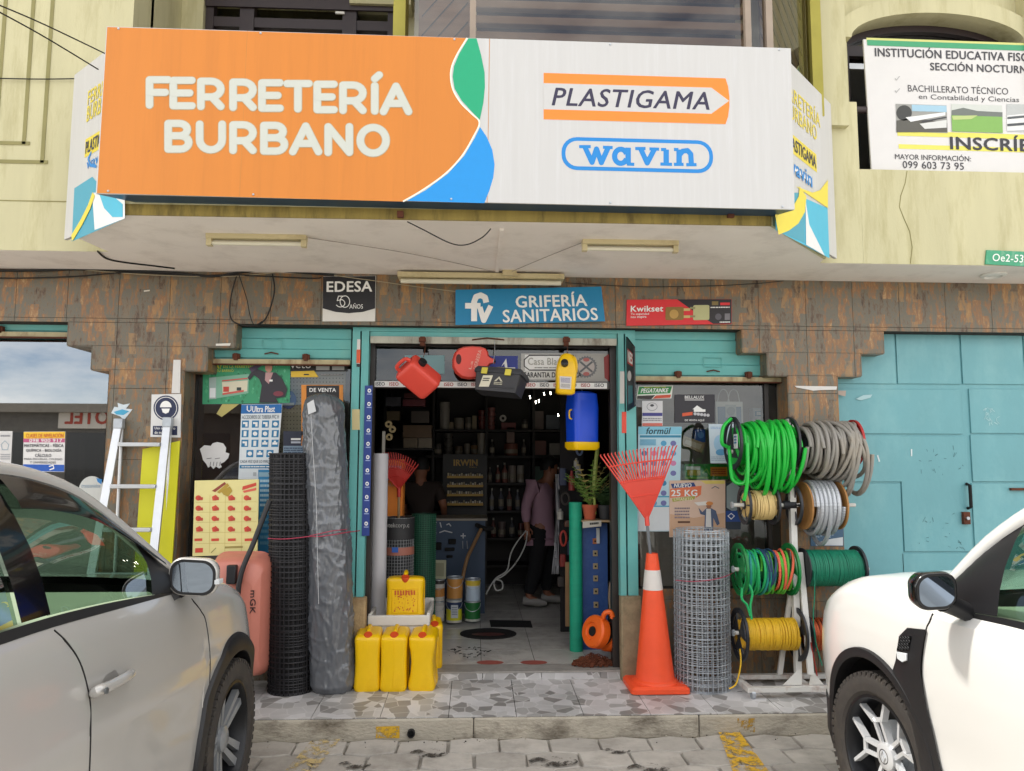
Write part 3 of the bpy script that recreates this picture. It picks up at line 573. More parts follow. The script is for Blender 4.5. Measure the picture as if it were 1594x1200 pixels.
def strokes(b, pan, ch, x0, y0, x1, y1, wpx, m, l):
    k = 0
    for st in STR[ch]:
        if len(st) < 9 and ch in 'FETAN' or ch == 'R' and len(st) == 2:
            segs = list(zip(st, st[1:]))
        else: segs = None
        f = lambda p: (x0+(x1-x0)*p[0], y0+(y1-y0)*p[1])
        for sg in (segs or [st]): pan.Ln([f(p) for p in sg], wpx, m, l+k*.7+.005*k, closed=(ch == 'O')); k += 1
sign = thing('shop_sign', 'big shop sign box, orange half lettered FERRETERIA BURBANO and white half with pipe logos', 'sign', (PY(690, 300, YS).x, YS, PY(690, 310, YS).z))
M_so = mat('sign_orange', '#cd7b20', .38, var=.05, vs=1.2, dirt='#b56a18', ds=2.5, da=.35, st=(7, 1, .4)); M_sw = mat('sign_white', '#c3c2c0', .38, var=.03, vs=3, st=(9, 1, .4), dirt='#cfcfd0', ds=4, da=.5)
b = MB(); S = pp(b, (166, 41), (1231, 75), (1237, 326), (149, 301), YS, thick=.012, base=M_sw, e=.0005)
cv = [(1449, 118), (1420, 165), (1402, 205), (1398, 240), (1406, 280), (1430, 320), (1462, 352), (1487, 380), (1468, 425), (1432, 485), (1380, 540), (1310, 590), (1250, 625)]
cv = [(x*.5019, y*.5019) for x, y in cv]; cvs = [(p.x, p.y) for p in smooth_path([V((x, y, 0)) for x, y in cv], 5)]
S.G([(167, 42)]+cvs+[(151, 300.5)], M_so, 1); b.build('panel', parent=sign)
b = MB(); S.b = b
S.G([(x*.5019, y*.5019) for x, y in [(1453, 119), (1478, 119), (1492, 170), (1503, 225), (1504, 270), (1499, 320), (1488, 372), (1462, 345), (1432, 312), (1410, 275), (1404, 238), (1408, 205), (1425, 165)]], ink('#05a070', .38), 2)
S.G([(x*.5019, y*.5019) for x, y in [(1489, 394), (1510, 425), (1527, 465), (1534, 510), (1530, 550), (1518, 590), (1502, 630), (1262, 623), (1320, 590), (1390, 538), (1440, 483), (1473, 427)]], ink('#008cd8', .38), 2)
S.Ln(cvs, 2.4, ink('#f1ecd8', .38), 3, caps=False); b.build('wave_emblem', parent=sign)
M_let = mat('letter_cream', '#c3c6bc', .4, var=.02); M_lo = mat('letter_outline', '#b9a884', .5, var=.05)
b = MB(); S.b = b
y0s = {}
for row, (tx, xs, yl, yr_, h) in enumerate((('FERRETERIA', [(233, 262), (270, 299), (313, 344), (363, 394), (408, 436), (447, 481), (494, 520), (534, 565), (576, 591), (597, 636)], 124, 135, 39.5), ('BURBANO', [(262, 294), (311, 346), (363, 394), (411, 443), (456, 496), (511, 544), (561, 601)], 192, 199, 40))):
    xa, xb = xs[0][0], xs[-1][1]
    for ch, (p, q_) in zip(tx, xs):
        yt = yl+(yr_-yl)*((p+q_)/2-xa)/(xb-xa)
        strokes(b, S, ch, p, yt, q_, yt+h, 13.4, M_lo, 2.0); strokes(b, S, ch, p, yt, q_, yt+h, 11.4, M_let, 4.5)
b.build('lettering', parent=sign)
z2 = lambda P: [(794+x*.5019, y*.5019) for x, y in P]
b = MB(); S.b = b
S.G(z2([(104, 226), (668, 243), (676, 268), (680, 300), (680, 330), (676, 362), (668, 385), (104, 370)]), ink('#ef8423', .38), 2)
S.G(z2([(104, 258), (624, 272), (679, 313), (624, 353), (104, 339)]), ink('#c3c2c0', .38), 3)
S.T('PLASTIGAMA', 794+130*.5019, 279*.5019, 794+617*.5019, 334*.5019, ink('#292340', .38), 4, bold=.022, shear=.22, space=1.08); b.build('pipe_logo', parent=sign)
b = MB(); S.b = b; M_wv = ink('#007fca', .38)
S.rrect(*S.q(*z2([(160, 424)])[0]), *S.q(*z2([(630, 538)])[0]), .086, M_wv, 2); S.rrect(*S.q(*z2([(172, 436)])[0]), *S.q(*z2([(618, 526)])[0]), .066, ink('#c3c2c0', .38), 3)
def wl(P, w=8.2, l=4): S.Ln(z2(P), w, M_wv, l, caps=False)
wl([(232, 456), (254, 504), (268, 462), (283, 505), (304, 458)], 8); wl([(214, 455), (250, 455)], 5, 4.3); wl([(288, 457), (318, 458)], 5, 4.3)
wl(arc(343, 485, 19, 22, 20, 340, 20)); wl([(366, 458), (366, 509)], 8.5, 4.4); wl([(362, 509), (385, 510)], 5, 4.7)
wl([(405, 462), (425, 506), (447, 464)], 8, 4); wl([(388, 461), (420, 461)], 5, 4.3); wl([(432, 462), (462, 463)], 5, 4.3)
wl([(484, 464), (484, 508)], 8.5, 4); wl([(468, 464), (484, 464)], 5, 4.3); wl([(466, 509), (502, 510)], 5, 4.3)
wl([(524, 464), (524, 509)], 8.5, 4); wl([(508, 464), (522, 464)], 5, 4.3); wl([(508, 510), (538, 510)], 5, 4.3); wl([(526, 480), (535, 469), (550, 467), (560, 478), (562, 509)], 8, 4.5); wl([(546, 511), (578, 511)], 5, 4.8)
b.build('oval_logo', parent=sign)
b = MB(); M_box = mat('sign_box_blue', '#2c4d6a', .35, .4, var=.12, vs=3)
tl, tr, br, bl = S.c; z3 = V((0, .012, 0)); zz = V((0, .145, 0))
b.prism([bl+z3, br+z3, br+zz+V((-.09, 0, 0)), bl+zz+V((.16, 0, 0))], (0, 0, .012), M_box); b.prism([tl+z3, tr+z3, tr+zz+V((-.05, 0, 0)), tl+zz+V((.05, 0, 0))], (0, 0, -.012), M_box)
b.prism([br+z3+V((-.09, .0, .013)), br+zz+V((-.09, 0, .013)), tr+zz+V((-.05, 0, -.013)), tr+z3+V((-.05, 0, -.013))], (-.01, 0, 0), M_box); b.prism([bl+z3+V((.16, 0, .013)), bl+zz+V((.16, 0, .013)), tl+zz+V((.05, 0, -.013)), tl+z3+V((.05, 0, -.013))], (.01, 0, 0), M_box)
b.build('sign_box', parent=sign)
b = MB()
for i, x in enumerate((176, 400, 705, 950, 1215)):
    for t in (.012, .985): b = MB(); p = S.pt(S.q(x, 180)[0], t, 2); b.lathe([(.007, 0), (.005, .004), (0, .005)], M_steel, o=p, ax=S.n, n=8); b.build('bolt', parent=sign)
for x in (378, 760):
    b = MB(); u = S.q(x, 200)[0]; b.poly([S.pt(u-.0004, 0, 1.6), S.pt(u+.0004, 0, 1.6), S.pt(u+.0004, 1, 1.6), S.pt(u-.0004, 1, 1.6)][::-1], mat('sheet_seam', '#c07a2c', .5)); b.build('seam', parent=sign)
# ---------------------------------------------------------------- side signs on the splayed balcony ends
def sidesign(bl, br, ztl, label, left):
    h = V((0, 0, ztl)); nn = (br-bl).cross(V((0, 0, 1))).normalized()*.045; bl = bl+nn; br = br+nn; b = MB(); P = PP(b, bl+h, br+h, br, bl, thick=.02, base=M_sw); pn = thing('side_sign', label, 'sign', (bl+br)/2); b.build('panel', parent=pn); b = MB(); P.b = b
    T1, T2, YL, CR_ = ink('#3f9db6', .4), ink('#42b4d3', .4), ink('#e6d34a', .4), ink('#ddc93c', .4)
    if left:
        P.G([(116, 293), (144, 275), (195, 335), (195, 340), (112, 376)], T1, 1); P.G([(144, 300), (152, 300), (195, 301), (195, 340), (148, 358)], ink('#e4e4e4'), 2)
        P.G([(155, 301), (172, 301), (192, 318), (192, 338), (176, 338), (163, 324)], T2, 3); P.Ln([(147, 302), (140, 322), (128, 346), (113, 371)], 5, YL, 4, caps=False)
        u = P.q(137, 160)[0]; vv = lambda x, y: P.q(x, y)[1]; P.txt('FERRETERÍA', u, vv(145, 132), .96, vv(145, 158), CR_, 2, bold=.02); P.txt('BURBANO', u, vv(145, 160), .85, vv(145, 184), CR_, 2, bold=.02); P.rect(u, vv(145, 210), .85, vv(145, 238), CR_, 1); P.txt('PLASTIGAMA', u+.02, vv(145, 215), .82, vv(145, 233), NAVY, 3, bold=.02)
        P.Ln([(142, 238), (138, 247), (141, 257), (150, 259)], 2, M_wv, 2); P.txt('wavin', u+.06, vv(145, 244), .7, vv(145, 258), M_wv, 2, bold=.03)
    else:
        P.G([(1206, 288), (1288, 324), (1291, 402), (1207, 358)], T2, 1); P.G([(1236, 300), (1252, 300), (1252, 378), (1207, 358), (1207, 330)], T1, 2)
        P.G([(1238, 290), (1264, 300), (1276, 296), (1288, 280), (1288, 324)], YL, 3); P.Ln([(1249, 298), (1247, 318), (1238, 334), (1224, 344), (1208, 350)], 10, YL, 4, caps=False)
        P.G([(1253, 312), (1259, 350), (1283, 398), (1254, 381)], ink('#e4e4e4'), 3)
        vv = lambda y: P.q(1258, y)[1]; ue = P.q(1276, 190)[0]; P.txt('FERRETERÍA', .03, vv(156), ue, vv(182), CR_, 2, bold=.02); P.txt('BURBANO', .1, vv(186), ue-.08, vv(208), CR_, 2, bold=.02); P.rect(.06, vv(230), ue-.1, vv(258), CR_, 1); P.txt('PLASTIGAMA', .09, vv(235), ue-.12, vv(253), NAVY, 3, bold=.02)
        P.rrect(*P.q(1222, 254), *P.q(1264, 282), .04, M_wv, 2); P.rrect(*P.q(1224, 257), *P.q(1262, 279), .035, ink('#e4e4e4'), 3); P.T('wavin', 1226, 256, 1262, 278, M_wv, 4, bold=.04)
    b.build('print', parent=pn)
sidesign(PZ(112, 375.5, 3.035), PZ(195, 339.5, 3.035), PY(133, 122, PZ(112, 376, 3.035).y).z-3.035, 'tall splayed side sign with blue and yellow swirls at the left end of the balcony', True)
sidesign(PZ(1209, 356, 3.035), PZ(1292, 404, 3.035), PY(1283, 165, PZ(1292, 404, 3.035).y).z-3.035, 'tall splayed side sign with blue and yellow swirls at the right end of the balcony', False)
# ---------------------------------------------------------------- school banner
b = MB(); B = pp(b, (1344, 61), (1720, 74), (1720, 276), (1357, 265), YU+.03, thick=.015, base=mat('banner_white', '#dad8d6', .6, var=.03)); r = thing('banner', 'white school enrolment banner with green stripe and three photos in the arched window', 'banner', B.pt(.5, 1)); b.build('sheet', parent=r)
b = MB(); B.b = b; G1 = ink('#3e3d42')
B.R(1349, 65, 1715, 71, ink('#cfd07e'), 1); B.R(1350, 68.5, 1715, 77, ink('#3f9c6d'), 2)
B.T('INSTITUCIÓN EDUCATIVA FISCAL', 1362, 76, 1619, 92, G1, 2, bold=.03); B.T('SECCIÓN NOCTURNA', 1448, 97.5, 1609, 112, G1, 2, bold=.03)
for x, y in ((1396, 122), (1396, 141)): B.Ln([(x-3, y), (x-1, y+3), (x+4, y-3)], .9, ink('#a7a7a4'), 2)
B.T('BACHILLERATO TÉCNICO', 1413, 132, 1569, 145, G1, 2, bold=.0); B.T('en Contabilidad y Ciencias', 1430, 149, 1586, 159, G1, 2, bold=.0)
B.R(1397, 208, 1700, 216, ink('#dfd860'), 1); B.R(1399, 229, 1700, 236, ink('#dfd860'), 1); B.T('INSCRÍBETE', 1479, 211, 1660, 235, ink('#2e2d33'), 3, bold=.035)
B.T('MAYOR INFORMACIÓN:', 1393, 239.5, 1511, 249.5, G1, 2, bold=.01); B.T('099 603 73 95', 1405, 252, 1500, 263, G1, 2, bold=.015); b.build('lettering', parent=r)
for k, x in enumerate((1395, 1481, 1567)):
    b = MB(); B.b = b; B.R(x, 163, x+79, 206, ink(('#9a9a95', '#c9cdc6', '#b9bcba')[k]), 2); yb = 163
    if k == 0: B.R(x+24, 164, x+78, 174, ink('#9fc3d6'), 3); B.E(x+12, 176, 12, 12, ink('#3a3b38'), 3); B.G([(x, 188), (x+28, 183), (x+79, 192), (x+79, 206), (x, 206)], ink('#56544c'), 3); B.G([(x+14, 183), (x+76, 175), (x+76, 180), (x+22, 190)], ink('#e5e6e4'), 4); B.G([(x+36, 193), (x+78, 187), (x+78, 199), (x+44, 201)], ink('#d5d6d2'), 4); B.Ln([(x+40, 190), (x+77, 183)], 2, ink('#3b3d40'), 5)
    elif k == 1: B.G([(x, 172), (x+18, 168), (x+40, 173), (x+79, 175), (x+79, 183), (x, 182)], ink('#6d736d'), 3); B.R(x, 181, x+79, 206, ink('#7fae55'), 4); B.G([(x, 181), (x+40, 180), (x+30, 186), (x+2, 187)], ink('#b6c67e'), 5)
    else: B.G([(x, 180), (x+79, 172), (x+79, 200), (x, 204)], ink('#e1e2e0'), 3); B.Ln([(x+2, 184), (x+79, 177)], 3.5, ink('#55585b'), 4); B.Ln([(x+2, 195), (x+79, 189)], 4, ink('#4b4e52'), 4)
    b.build('photo', parent=r)
# ---------------------------------------------------------------- boards on the tiled wall
b = MB(); P = pp(b, (503, 430), (585, 429), (584, 500), (502, 500), YW-.012, thick=.011, base=ink('#dbd8d2'))
P.G([(503, 430.5), (584.5, 429.5), (584, 480), (565, 485.5), (543, 487.5), (522, 485.5), (502.5, 480)], ink('#1c1b20'), 1); P.T('EDESA', 509, 438, 579, 454, WHT, 2, bold=.04)
P.Ln([(536, 461), (527, 461), (525, 468)]+arc(530, 472, 7, 6, -70, 150, 8), 1.2, WHT, 2); P.Ln(arc(537, 469.5, 7.5, 9, 0, 360, 18)[:-1], 1.2, WHT, 2.6, closed=True); P.T('AÑOS', 544, 472, 565, 480.5, WHT, 2, bold=.0)
b.build('wall_sign', label='square black and white wall sign reading EDESA 50 AÑOS', cat='sign')
b = MB(); P = pp(b, (709, 451), (936, 446), (942, 500), (709, 506), YW-.03, thick=.004, base=ink('#0f7fae'))
P.Ln([(738, 500), (738, 470), (741, 462), (748, 459.5), (755, 463), (757, 471)], 9, WHT, 2, caps=False); P.Ln([(724, 476), (748, 476)], 9, WHT, 2.4, caps=False); P.Ln([(747, 478), (753, 499), (764, 476)], 8, WHT, 2.8, caps=False)
P.T('GRIFERÍA', 803, 455, 913, 477.5, WHT, 2, bold=.03, space=1.05); P.T('SANITARIOS', 783, 481, 930, 500, WHT, 2, bold=.03, space=1.05); b.build('banner', label='blue cloth banner reading GRIFERÍA SANITARIOS tied over the shop door', cat='banner')
b = MB(); P = pp(b, (976, 466.5), (1139, 465.5), (1139, 504), (975, 507), YW-.012, thick=.011, base=ink('#d8292f'))
P.G([(1054, 466), (1138.6, 465.8), (1138.6, 503.6), (1110, 504), (1085, 488)], ink('#221d22'), 1); P.T('Kwikset', 982, 476, 1032, 485, WHT, 2, bold=.04); P.T('Tu seguridad', 982, 487, 1010, 491, WHT, 2); P.T('nos inspira', 982, 491.5, 1006, 496, WHT, 2)
P.rrect(*P.q(1036, 478), *P.q(1064, 498), .012, ink('#8a6a2c'), 2); P.E(1049, 489, 7, 7, ink('#b8924a'), 3); P.R(1064, 480, 1074, 484, ink('#c8ae6e'), 3); P.R(1064, 491, 1074, 495, ink('#c8ae6e'), 3)
P.rrect(*P.q(1079, 475), *P.q(1104, 498), .012, ink('#b6b483'), 2); P.R(1074, 478, 1082, 481, ink('#8d8a60'), 3); P.R(1074, 491, 1082, 494, ink('#8d8a60'), 3); P.R(1121, 471, 1136, 475, ink('#d8292f'), 2); P.R(1108, 469, 1118, 475, ink('#7d6a3a'), 2); P.Gk(1106, 477, 1136, 480, WHT, 1)
P.R(1128, 488, 1136, 498, ink('#77747a'), 2); P.E(1118, 493, 5, 5, ink('#55525a'), 2); P.Gk(1120, 500, 1138, 503, WHT, 1); b.build('wall_sign', label='red and black wall sign reading Kwikset with two brass locks', cat='sign')
b = MB(); P = pp(b, (236, 614), (282, 613), (281, 681), (234, 680), YW-.006, thick=.004, base=ink('#d9d8d6'))
P.E(258.5, 635, 19.5, 19.5, NAVY, 1); P.E(258.5, 635, 17.3, 17.3, WHT, 2); P.E(258.5, 635, 16.3, 16.3, NAVY, 3); P.E(258.5, 634, 9, 10, WHT, 4); P.G([(249, 634), (268, 634), (266, 643), (259, 647), (251, 643)], NAVY, 5); P.G([(252, 636), (265, 636), (263, 642), (258.5, 644), (254, 642)], WHT, 6)
P.R(238, 663, 276, 677, NAVY, 1); P.T('Uso obligatorio', 241, 664.5, 273, 669.5, WHT, 2); P.T('de mascarilla', 241, 671, 268, 675.5, WHT, 2); b.build('wall_sign', label='white notice with a navy face mask symbol on the left tiled column', cat='sign')
def scrap(pts, y, col, nm, lb, cat, t=.002):
    b = MB(); b.prism([PY(x, q, y) for x, q in pts], (0, t, 0), ink(col, .7)); b.build(nm, label=lb, cat=cat)
scrap([(270, 560), (281, 560), (280, 612), (267, 612)], YW-.012, '#d5d3d0', 'plastic_strip', 'white plastic strip on the left column above the mask notice', 'strip', .011)
b = MB(); b.prism([PY(x, q, YW-.004) for x, q in [(173, 643), (178, 633), (184, 634), (183, 627), (192, 630), (202, 628), (196, 636), (206, 637), (200, 645), (193, 654), (187, 648)]], (0, .003, 0), ink('#c9d4da', .7)); b.prism([PY(x, q, YW-.006) for x, q in [(177, 641), (190, 637), (201, 640), (192, 646), (181, 645)]], (0, .0015, 0), ink('#4aa0c4', .7)); b.build('torn_sticker', label='torn white and blue sticker remnant above the ladder', cat='sticker')
scrap([(1237, 600.5), (1303, 601.5), (1302, 606.5), (1277, 607), (1266, 608), (1240, 603)], YW-.006, '#d4d1cd', 'torn_paper', 'long torn white paper strip across the right tiled column', 'paper')
scrap([(1304, 608), (1317, 608), (1316, 617), (1304, 614)], 5.54, '#b09f93', 'torn_paper', 'small brownish torn paper at the left edge of the teal gate', 'paper')
scrap([(1332, 621), (1344, 615), (1358, 614), (1355, 619), (1340, 623)], 5.57, '#a9c9cd', 'torn_paper', 'pale torn paper scrap stuck high on the teal gate', 'paper')
scrap([(224, 452), (233, 451), (233, 453), (224, 454)], YW-.004, '#ddd6c8', 'torn_paper', 'tiny cream paper scrap high on the left tiles', 'paper')
scrap([(336, 535), (359, 534), (358, 538), (336, 538)], YW-.004, '#ddd8d0', 'torn_paper', 'thin white paper strip on the stepped tile beside the left shutter', 'paper')
# ---------------------------------------------------------------- shutters, door frame
def shutter(px0, px1, ptop, pbot, y, label, steps):
    x0, x1 = PY(px0, 540, y).x, PY(px1, 540, y).x; zt, zb = PY((px0+px1)/2, ptop, y).z, PY((px0+px1)/2, pbot, y).z
    r = thing('roller_shutter', label, 'shutter', ((x0+x1)/2, y, zb)); b = MB(); n = steps; h = (zt-zb-.05)/n
    rows = []
    for k in range(n):
        z = zb+.05+k*h
        for dz, dy in ((0, .012), (.06*h/.08, 0), (h*.78, 0), (h*.9, .012)): rows.append([(x0, y+dy, z+min(dz, h)), (x1, y+dy, z+min(dz, h))])
    b.grid(rows, M_teal); b.poly([(x0, y+.03, zb), (x1, y+.03, zb), (x1, y+.03, zt), (x0, y+.03, zt)], M_teal); b.build('slat_curtain', parent=r)
    b = MB(); b.box(x0, x1, y-.016, y+.02, zb, zb+.035, M_rust); b.box(x0, x1, y-.03, y+.02, zb-.008, zb-.0005, M_rusty); b.build('bottom_rail', parent=r)
    for t in (.28, .72):
        b = MB(); x = x0+(x1-x0)*t; b.cbox((x, y-.012, zb+.055), .05, .03, .035, M_rusty); b.cbox((x, y-.022, zb+.05), .025, .03, .05, M_rusty); b.build('lock_bracket', parent=r)
    b = MB(); xm = (x0+x1)/2; zc = zb+.14; q = .07
    for a, c in (((xm-q, zc-.03), (xm+q, zc-.03)), ((xm-q, zc+.04), (xm+q, zc+.04)), ((xm-q, zc-.03), (xm-q, zc+.04)), ((xm+q, zc-.03), (xm+q, zc+.04))): b.tube([(a[0], y-.004, a[1]), (c[0], y-.004, c[1])], .0025, M_teal, n=5)
    b.tube([(xm-.05, y-.008, zb+.075), (xm, y-.02, zb+.085), (xm+.05, y-.008, zb+.075)], .005, M_rusty, n=6); b.build('latch', parent=r)
shutter(300, 546, 508, 567, 5.58, 'rolled up teal shutter with rusty bottom rail over the left shop window', 3)
shutter(984, 1232, 508, 594, 5.58, 'rolled up teal shutter with rusty bottom rail over the right shop window', 4)
shutter(-320, 122, 500, 523, 5.58, 'short strip of teal shutter over the far left window', 1)
YD = 5.56
fr = thing('door_frame', 'teal painted steel frame around the open shop door', 'door frame', (PY(765, 900, YD).x, YD, ZF))
DX = lambda x, y=730, Y=YD: PY(x, y, Y).x
DZ = lambda y, x=765, Y=YD: PY(x, y, Y).z
zh = DZ(510)
for xa, xb in ((545, 557), (559.5, 571)): b = MB(); b.box(DX(xa), DX(xb), YD-.03, YD+.05, DZ(932, 560), zh-.04, M_teal); b.build('jamb', parent=fr)
for xa, xb in ((963, 972), (974.5, 990)): b = MB(); b.box(DX(xa), DX(xb), YD-.03, YD+.05, DZ(928, 980), zh-.04, M_teal); b.build('jamb', parent=fr)
b = MB(); b.box(DX(545), DX(990), YD-.025, YD+.06, zh-.039, zh+.02, M_teal); b.box(DX(572), DX(962), YD-.01, YD+.05, DZ(526), zh-.0395, M_teal); b.build('header', parent=fr)
b = MB(); b.box(DX(573), DX(961), YD-.025, YD-.0105, DZ(536.5), DZ(526), mat('chipped_white_rail', '#b4b4a6', .7, var=.15, vs=9, dirt='#4a2a1a', ds=7, da=.95, st=(1, 1, .3))); b.build('bottom_rail', parent=fr)
for x in (658, 881): b = MB(); p = PY(x, 532, YD-.03); b.cbox((p.x, YD-.045, p.z), .035, .03, .07, M_rusty); b.cbox((p.x, YD-.06, p.z+.01), .05, .03, .03, M_rusty); b.build('lock_bracket', parent=fr)
b = MB(); b.tube([PY(735, 529, YD-.03), PY(758, 526, YD-.04), PY(785, 529, YD-.03)], .005, M_rusty); b.build('latch', parent=fr)
YI = 5.66
di = thing('inner_door_frame', 'dark brown aluminium door frame with glazed transom inside the teal frame', 'door frame', (PY(765, 900, YI).x, YI, ZF))
IX = lambda x, y=730: PY(x, y, YI).x
IZ = lambda y, x=765: PY(x, y, YI).z
for xa, xb in ((571, 581), (950, 961)): b = MB(); b.box(IX(xa), IX(xb), YI-.03, YI+.05, ZF+.001, IZ(530), M_dframe); b.build('jamb', parent=di)
b = MB(); b.box(IX(581.5), IX(949.5), YI-.03, YI+.05, IZ(540), IZ(530), M_dframe); b.box(IX(581.5), IX(949.5), YI-.02, YI+.05, IZ(605), IZ(594), M_dframe); b.build('transom_bar', parent=di)
b = MB(); b.poly([(IX(581), YI+.02, IZ(594)), (IX(950), YI+.02, IZ(594)), (IX(950), YI+.02, IZ(540)), (IX(581), YI+.02, IZ(540))], glassmat('transom_glass', '#9aa2a6', .06, maxf=.5, blend=.2)); b.build('pane', parent=di)
b = MB(); P = pp(b, (580, 593), (945, 596), (945, 605), (580, 602), YI-.024, thick=.003, base=WHT)
for k in range(17): x = 585+k*21.3; P.T('ISEO', x, 594.8+k*.13, x+14, 600.2+k*.13, ink('#b33a3a') if k % 2 else ink('#4a4a52'), 2, bold=.03)
b.build('brand_strip', parent=di)
def sticker(nm, lb, corners, y, base, fn=None, cat='sticker', t=.002):
    b = MB(); P = pp(b, *corners, y, thick=t, base=base)
    if fn: fn(P)
    return b.build(nm, label=lb, cat=cat)
sticker('sticker', 'pale teal sticker on the transom behind the red jerry can', R4(630, 553, 692, 582), YI+.014, ink('#7aa0a4'))
def f(P): P.G([(780, 571), (788, 558), (790, 572), (786, 572), (785, 566)], WHT, 1); P.R(766, 572, 802, 574, WHT, 1)
sticker('sticker', 'dark blue sticker on the transom behind the toolbox', R4(760, 554, 806, 577), YI+.014, ink('#1d2f8c'), f)
def f(P):
    P.R(817, 552, 894, 577, WHT, 1); P.Ln([(824, 553), (893, 553), (893, 576), (824, 576), (816, 570), (816, 560)], 1.6, BLK, 2, closed=True, caps=False); P.T('Casa Blanca', 822, 557, 885, 568, ink('#a9a79f'), 3); P.Gk(832, 571, 885, 574, ink('#8d8b86'), 1, 3); P.R(812, 577.5, 895, 590, ink('#d7d5d0'), 1); P.T('GARANTIA DE FABRICA', 814, 579.5, 905, 587.5, BLK, 3, bold=.03)
sticker('sticker', 'white guarantee sticker with octagonal frame in the middle of the transom', R4(811, 550, 896, 592), YI+.014, ink('#b9b7b2'), f)
def f(P):
    pts = [(912.5+(17.5 if i % 2 else 15.5)*cos(i*pi/24), 571+(17.5 if i % 2 else 15.5)*sin(i*pi/24)) for i in range(48)]
    P.G(pts, ink('#6e6f72'), 1); P.E(912.5, 571, 13, 13, ink('#b5aaa5'), 2); P.Ln([(903, 563), (922, 579)], 3, ink('#5a5c60'), 3, caps=False); P.Ln([(903, 579), (922, 563)], 3, ink('#5a5c60'), 3.4, caps=False); P.E(912.5, 560, 5, 3, ink('#b0605a'), 4); P.E(912.5, 582, 5, 3, ink('#b0605a'), 4)
sticker('sticker', 'round saw blade sticker at the right of the transom', R4(893, 550, 946, 594), YI+.014, ink('#a7a39d'), f)
sticker('sticker', 'dark red half round sticker at the right end of the transom', [(940, 556), (949, 550), (949, 594), (941, 588)], YI+.010, ink('#8a2320'))
def f(P):
    for k in range(11):
        y = 608+k*20.7; x = 575-k*.5; P.E(x, y, 2.8, 3.2, WHT, 1, 14); P.E(x, y, 1.2, 1.4, ink('#1f3f8f'), 2, 10); P.R(x-3.6, y+4.6, x+3.6, y+6, ink('#9fb0d8'), 1)
sticker('hanging_strip', 'blue hanging card strip with white dots on the left door edge', [(568, 600), (580, 600), (575, 834), (563, 834)], 5.52, ink('#1d3a86'), f, 'strip', .003)
sticker('sticker', 'white, orange and black sticker high on the left teal jamb', [(556, 528), (561, 528), (560, 571), (555, 571)], YD-.033, ink('#d5d3cf'), lambda P: (P.R(555, 544, 561, 565, ink('#d5562c'), 1), P.R(555, 566, 561, 571, BLK, 1)))
sticker('sticker', 'beige paper patch half way up the left teal jamb', R4(548, 637, 560, 669), YD-.033, ink('#cdbf8c'))
sticker('sticker', 'narrow red sticker on the right teal jamb', R4(968, 641, 975, 674), YD-.033, ink('#d9452f'))
sticker('sticker', 'narrow white sticker on the right teal jamb above the red one', R4(965, 578, 972, 628), YD-.033, ink('#d3d0cb'))
b = MB(); p = PY(975, 585, 5.5); q = PY(986, 585, 5.36); P = PP(b, *(V((p.x, 5.5, PY(975, 524, 5.5).z)), V((q.x, 5.34, PY(986, 540, 5.34).z)), V((q.x, 5.34, PY(985, 632, 5.34).z)), V((p.x, 5.5, PY(975, 640, 5.5).z))), thick=.012, base=ink('#17181c'))
P.R(977, 546, 985, 568, ink('#b9302c'), 1); P.T('NES', 978, 548, 985, 565, WHT, 2, bold=.05); P.E(980, 585, 3, 8, ink('#cfcac6'), 1); P.R(978, 600, 985, 628, ink('#37757a'), 1); b.build('flag_sign', label='narrow black sign sticking out from the right teal jamb', cat='sign')
# ---------------------------------------------------------------- shop windows
def win(nm, lb, x0, x1, y0, y1, glass, sill=True):
    p, q = PY(x0, y1, YG), PY(x1, y0, YG); r = thing(nm, lb, 'window', ((p.x+q.x)/2, YG, p.z)); b = MB(); b.poly([(p.x, YG, p.z), (q.x, YG, p.z), (q.x, YG, q.z), (p.x, YG, q.z)], glass); b.build('pane', parent=r)
    b = MB(); t = .035; b.box(p.x, p.x+t, YG+.002, YG+.05, p.z, q.z, M_dframe); b.box(q.x-t, q.x, YG+.002, YG+.05, p.z, q.z, M_dframe); b.box(p.x+t, q.x-t, YG+.002, YG+.05, p.z, p.z+t, M_dframe); b.box(p.x+t, q.x-t, YG+.002, YG+.05, q.z-t, q.z, M_dframe); b.build('frame', parent=r); return r, p, q
win('shop_window', 'left shop window with posters taped on the glass', 284, 546, 560, 924, M_glass)
win('shop_window', 'right shop window full of posters behind the rope reels', 990, 1229, 590, 924, M_glass)
win('shop_window', 'far left window reflecting clouds above the parked silver car', -330, 173, 518, 924, M_glassr)
b = MB(); b.box(PY(1188, 600, YG).x, PY(1194, 600, YG).x, YG-.02, YG+.06, PY(1190, 920, YG).z, PY(1190, 590, YG).z, M_dframe); b.build('window_mullion', label='dark upright bar near the right edge of the right shop window', cat='bar')
# backing of the displays, dark walls of the shop
M_peg = mat('pegboard_beige', '#c9bda6', .8, var=.08)
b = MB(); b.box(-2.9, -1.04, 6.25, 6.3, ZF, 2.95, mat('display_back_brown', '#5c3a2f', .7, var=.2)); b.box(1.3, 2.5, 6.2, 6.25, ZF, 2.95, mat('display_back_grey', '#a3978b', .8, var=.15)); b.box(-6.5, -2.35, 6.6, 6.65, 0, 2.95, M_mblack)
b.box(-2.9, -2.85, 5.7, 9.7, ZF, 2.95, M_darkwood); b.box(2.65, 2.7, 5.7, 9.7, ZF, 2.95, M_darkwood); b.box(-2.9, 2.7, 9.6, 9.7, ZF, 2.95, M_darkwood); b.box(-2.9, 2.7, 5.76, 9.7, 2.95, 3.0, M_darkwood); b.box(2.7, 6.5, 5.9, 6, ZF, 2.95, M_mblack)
b.build('shop_room_walls', label='dark inner walls and ceiling of the hardware shop', cat='wall')
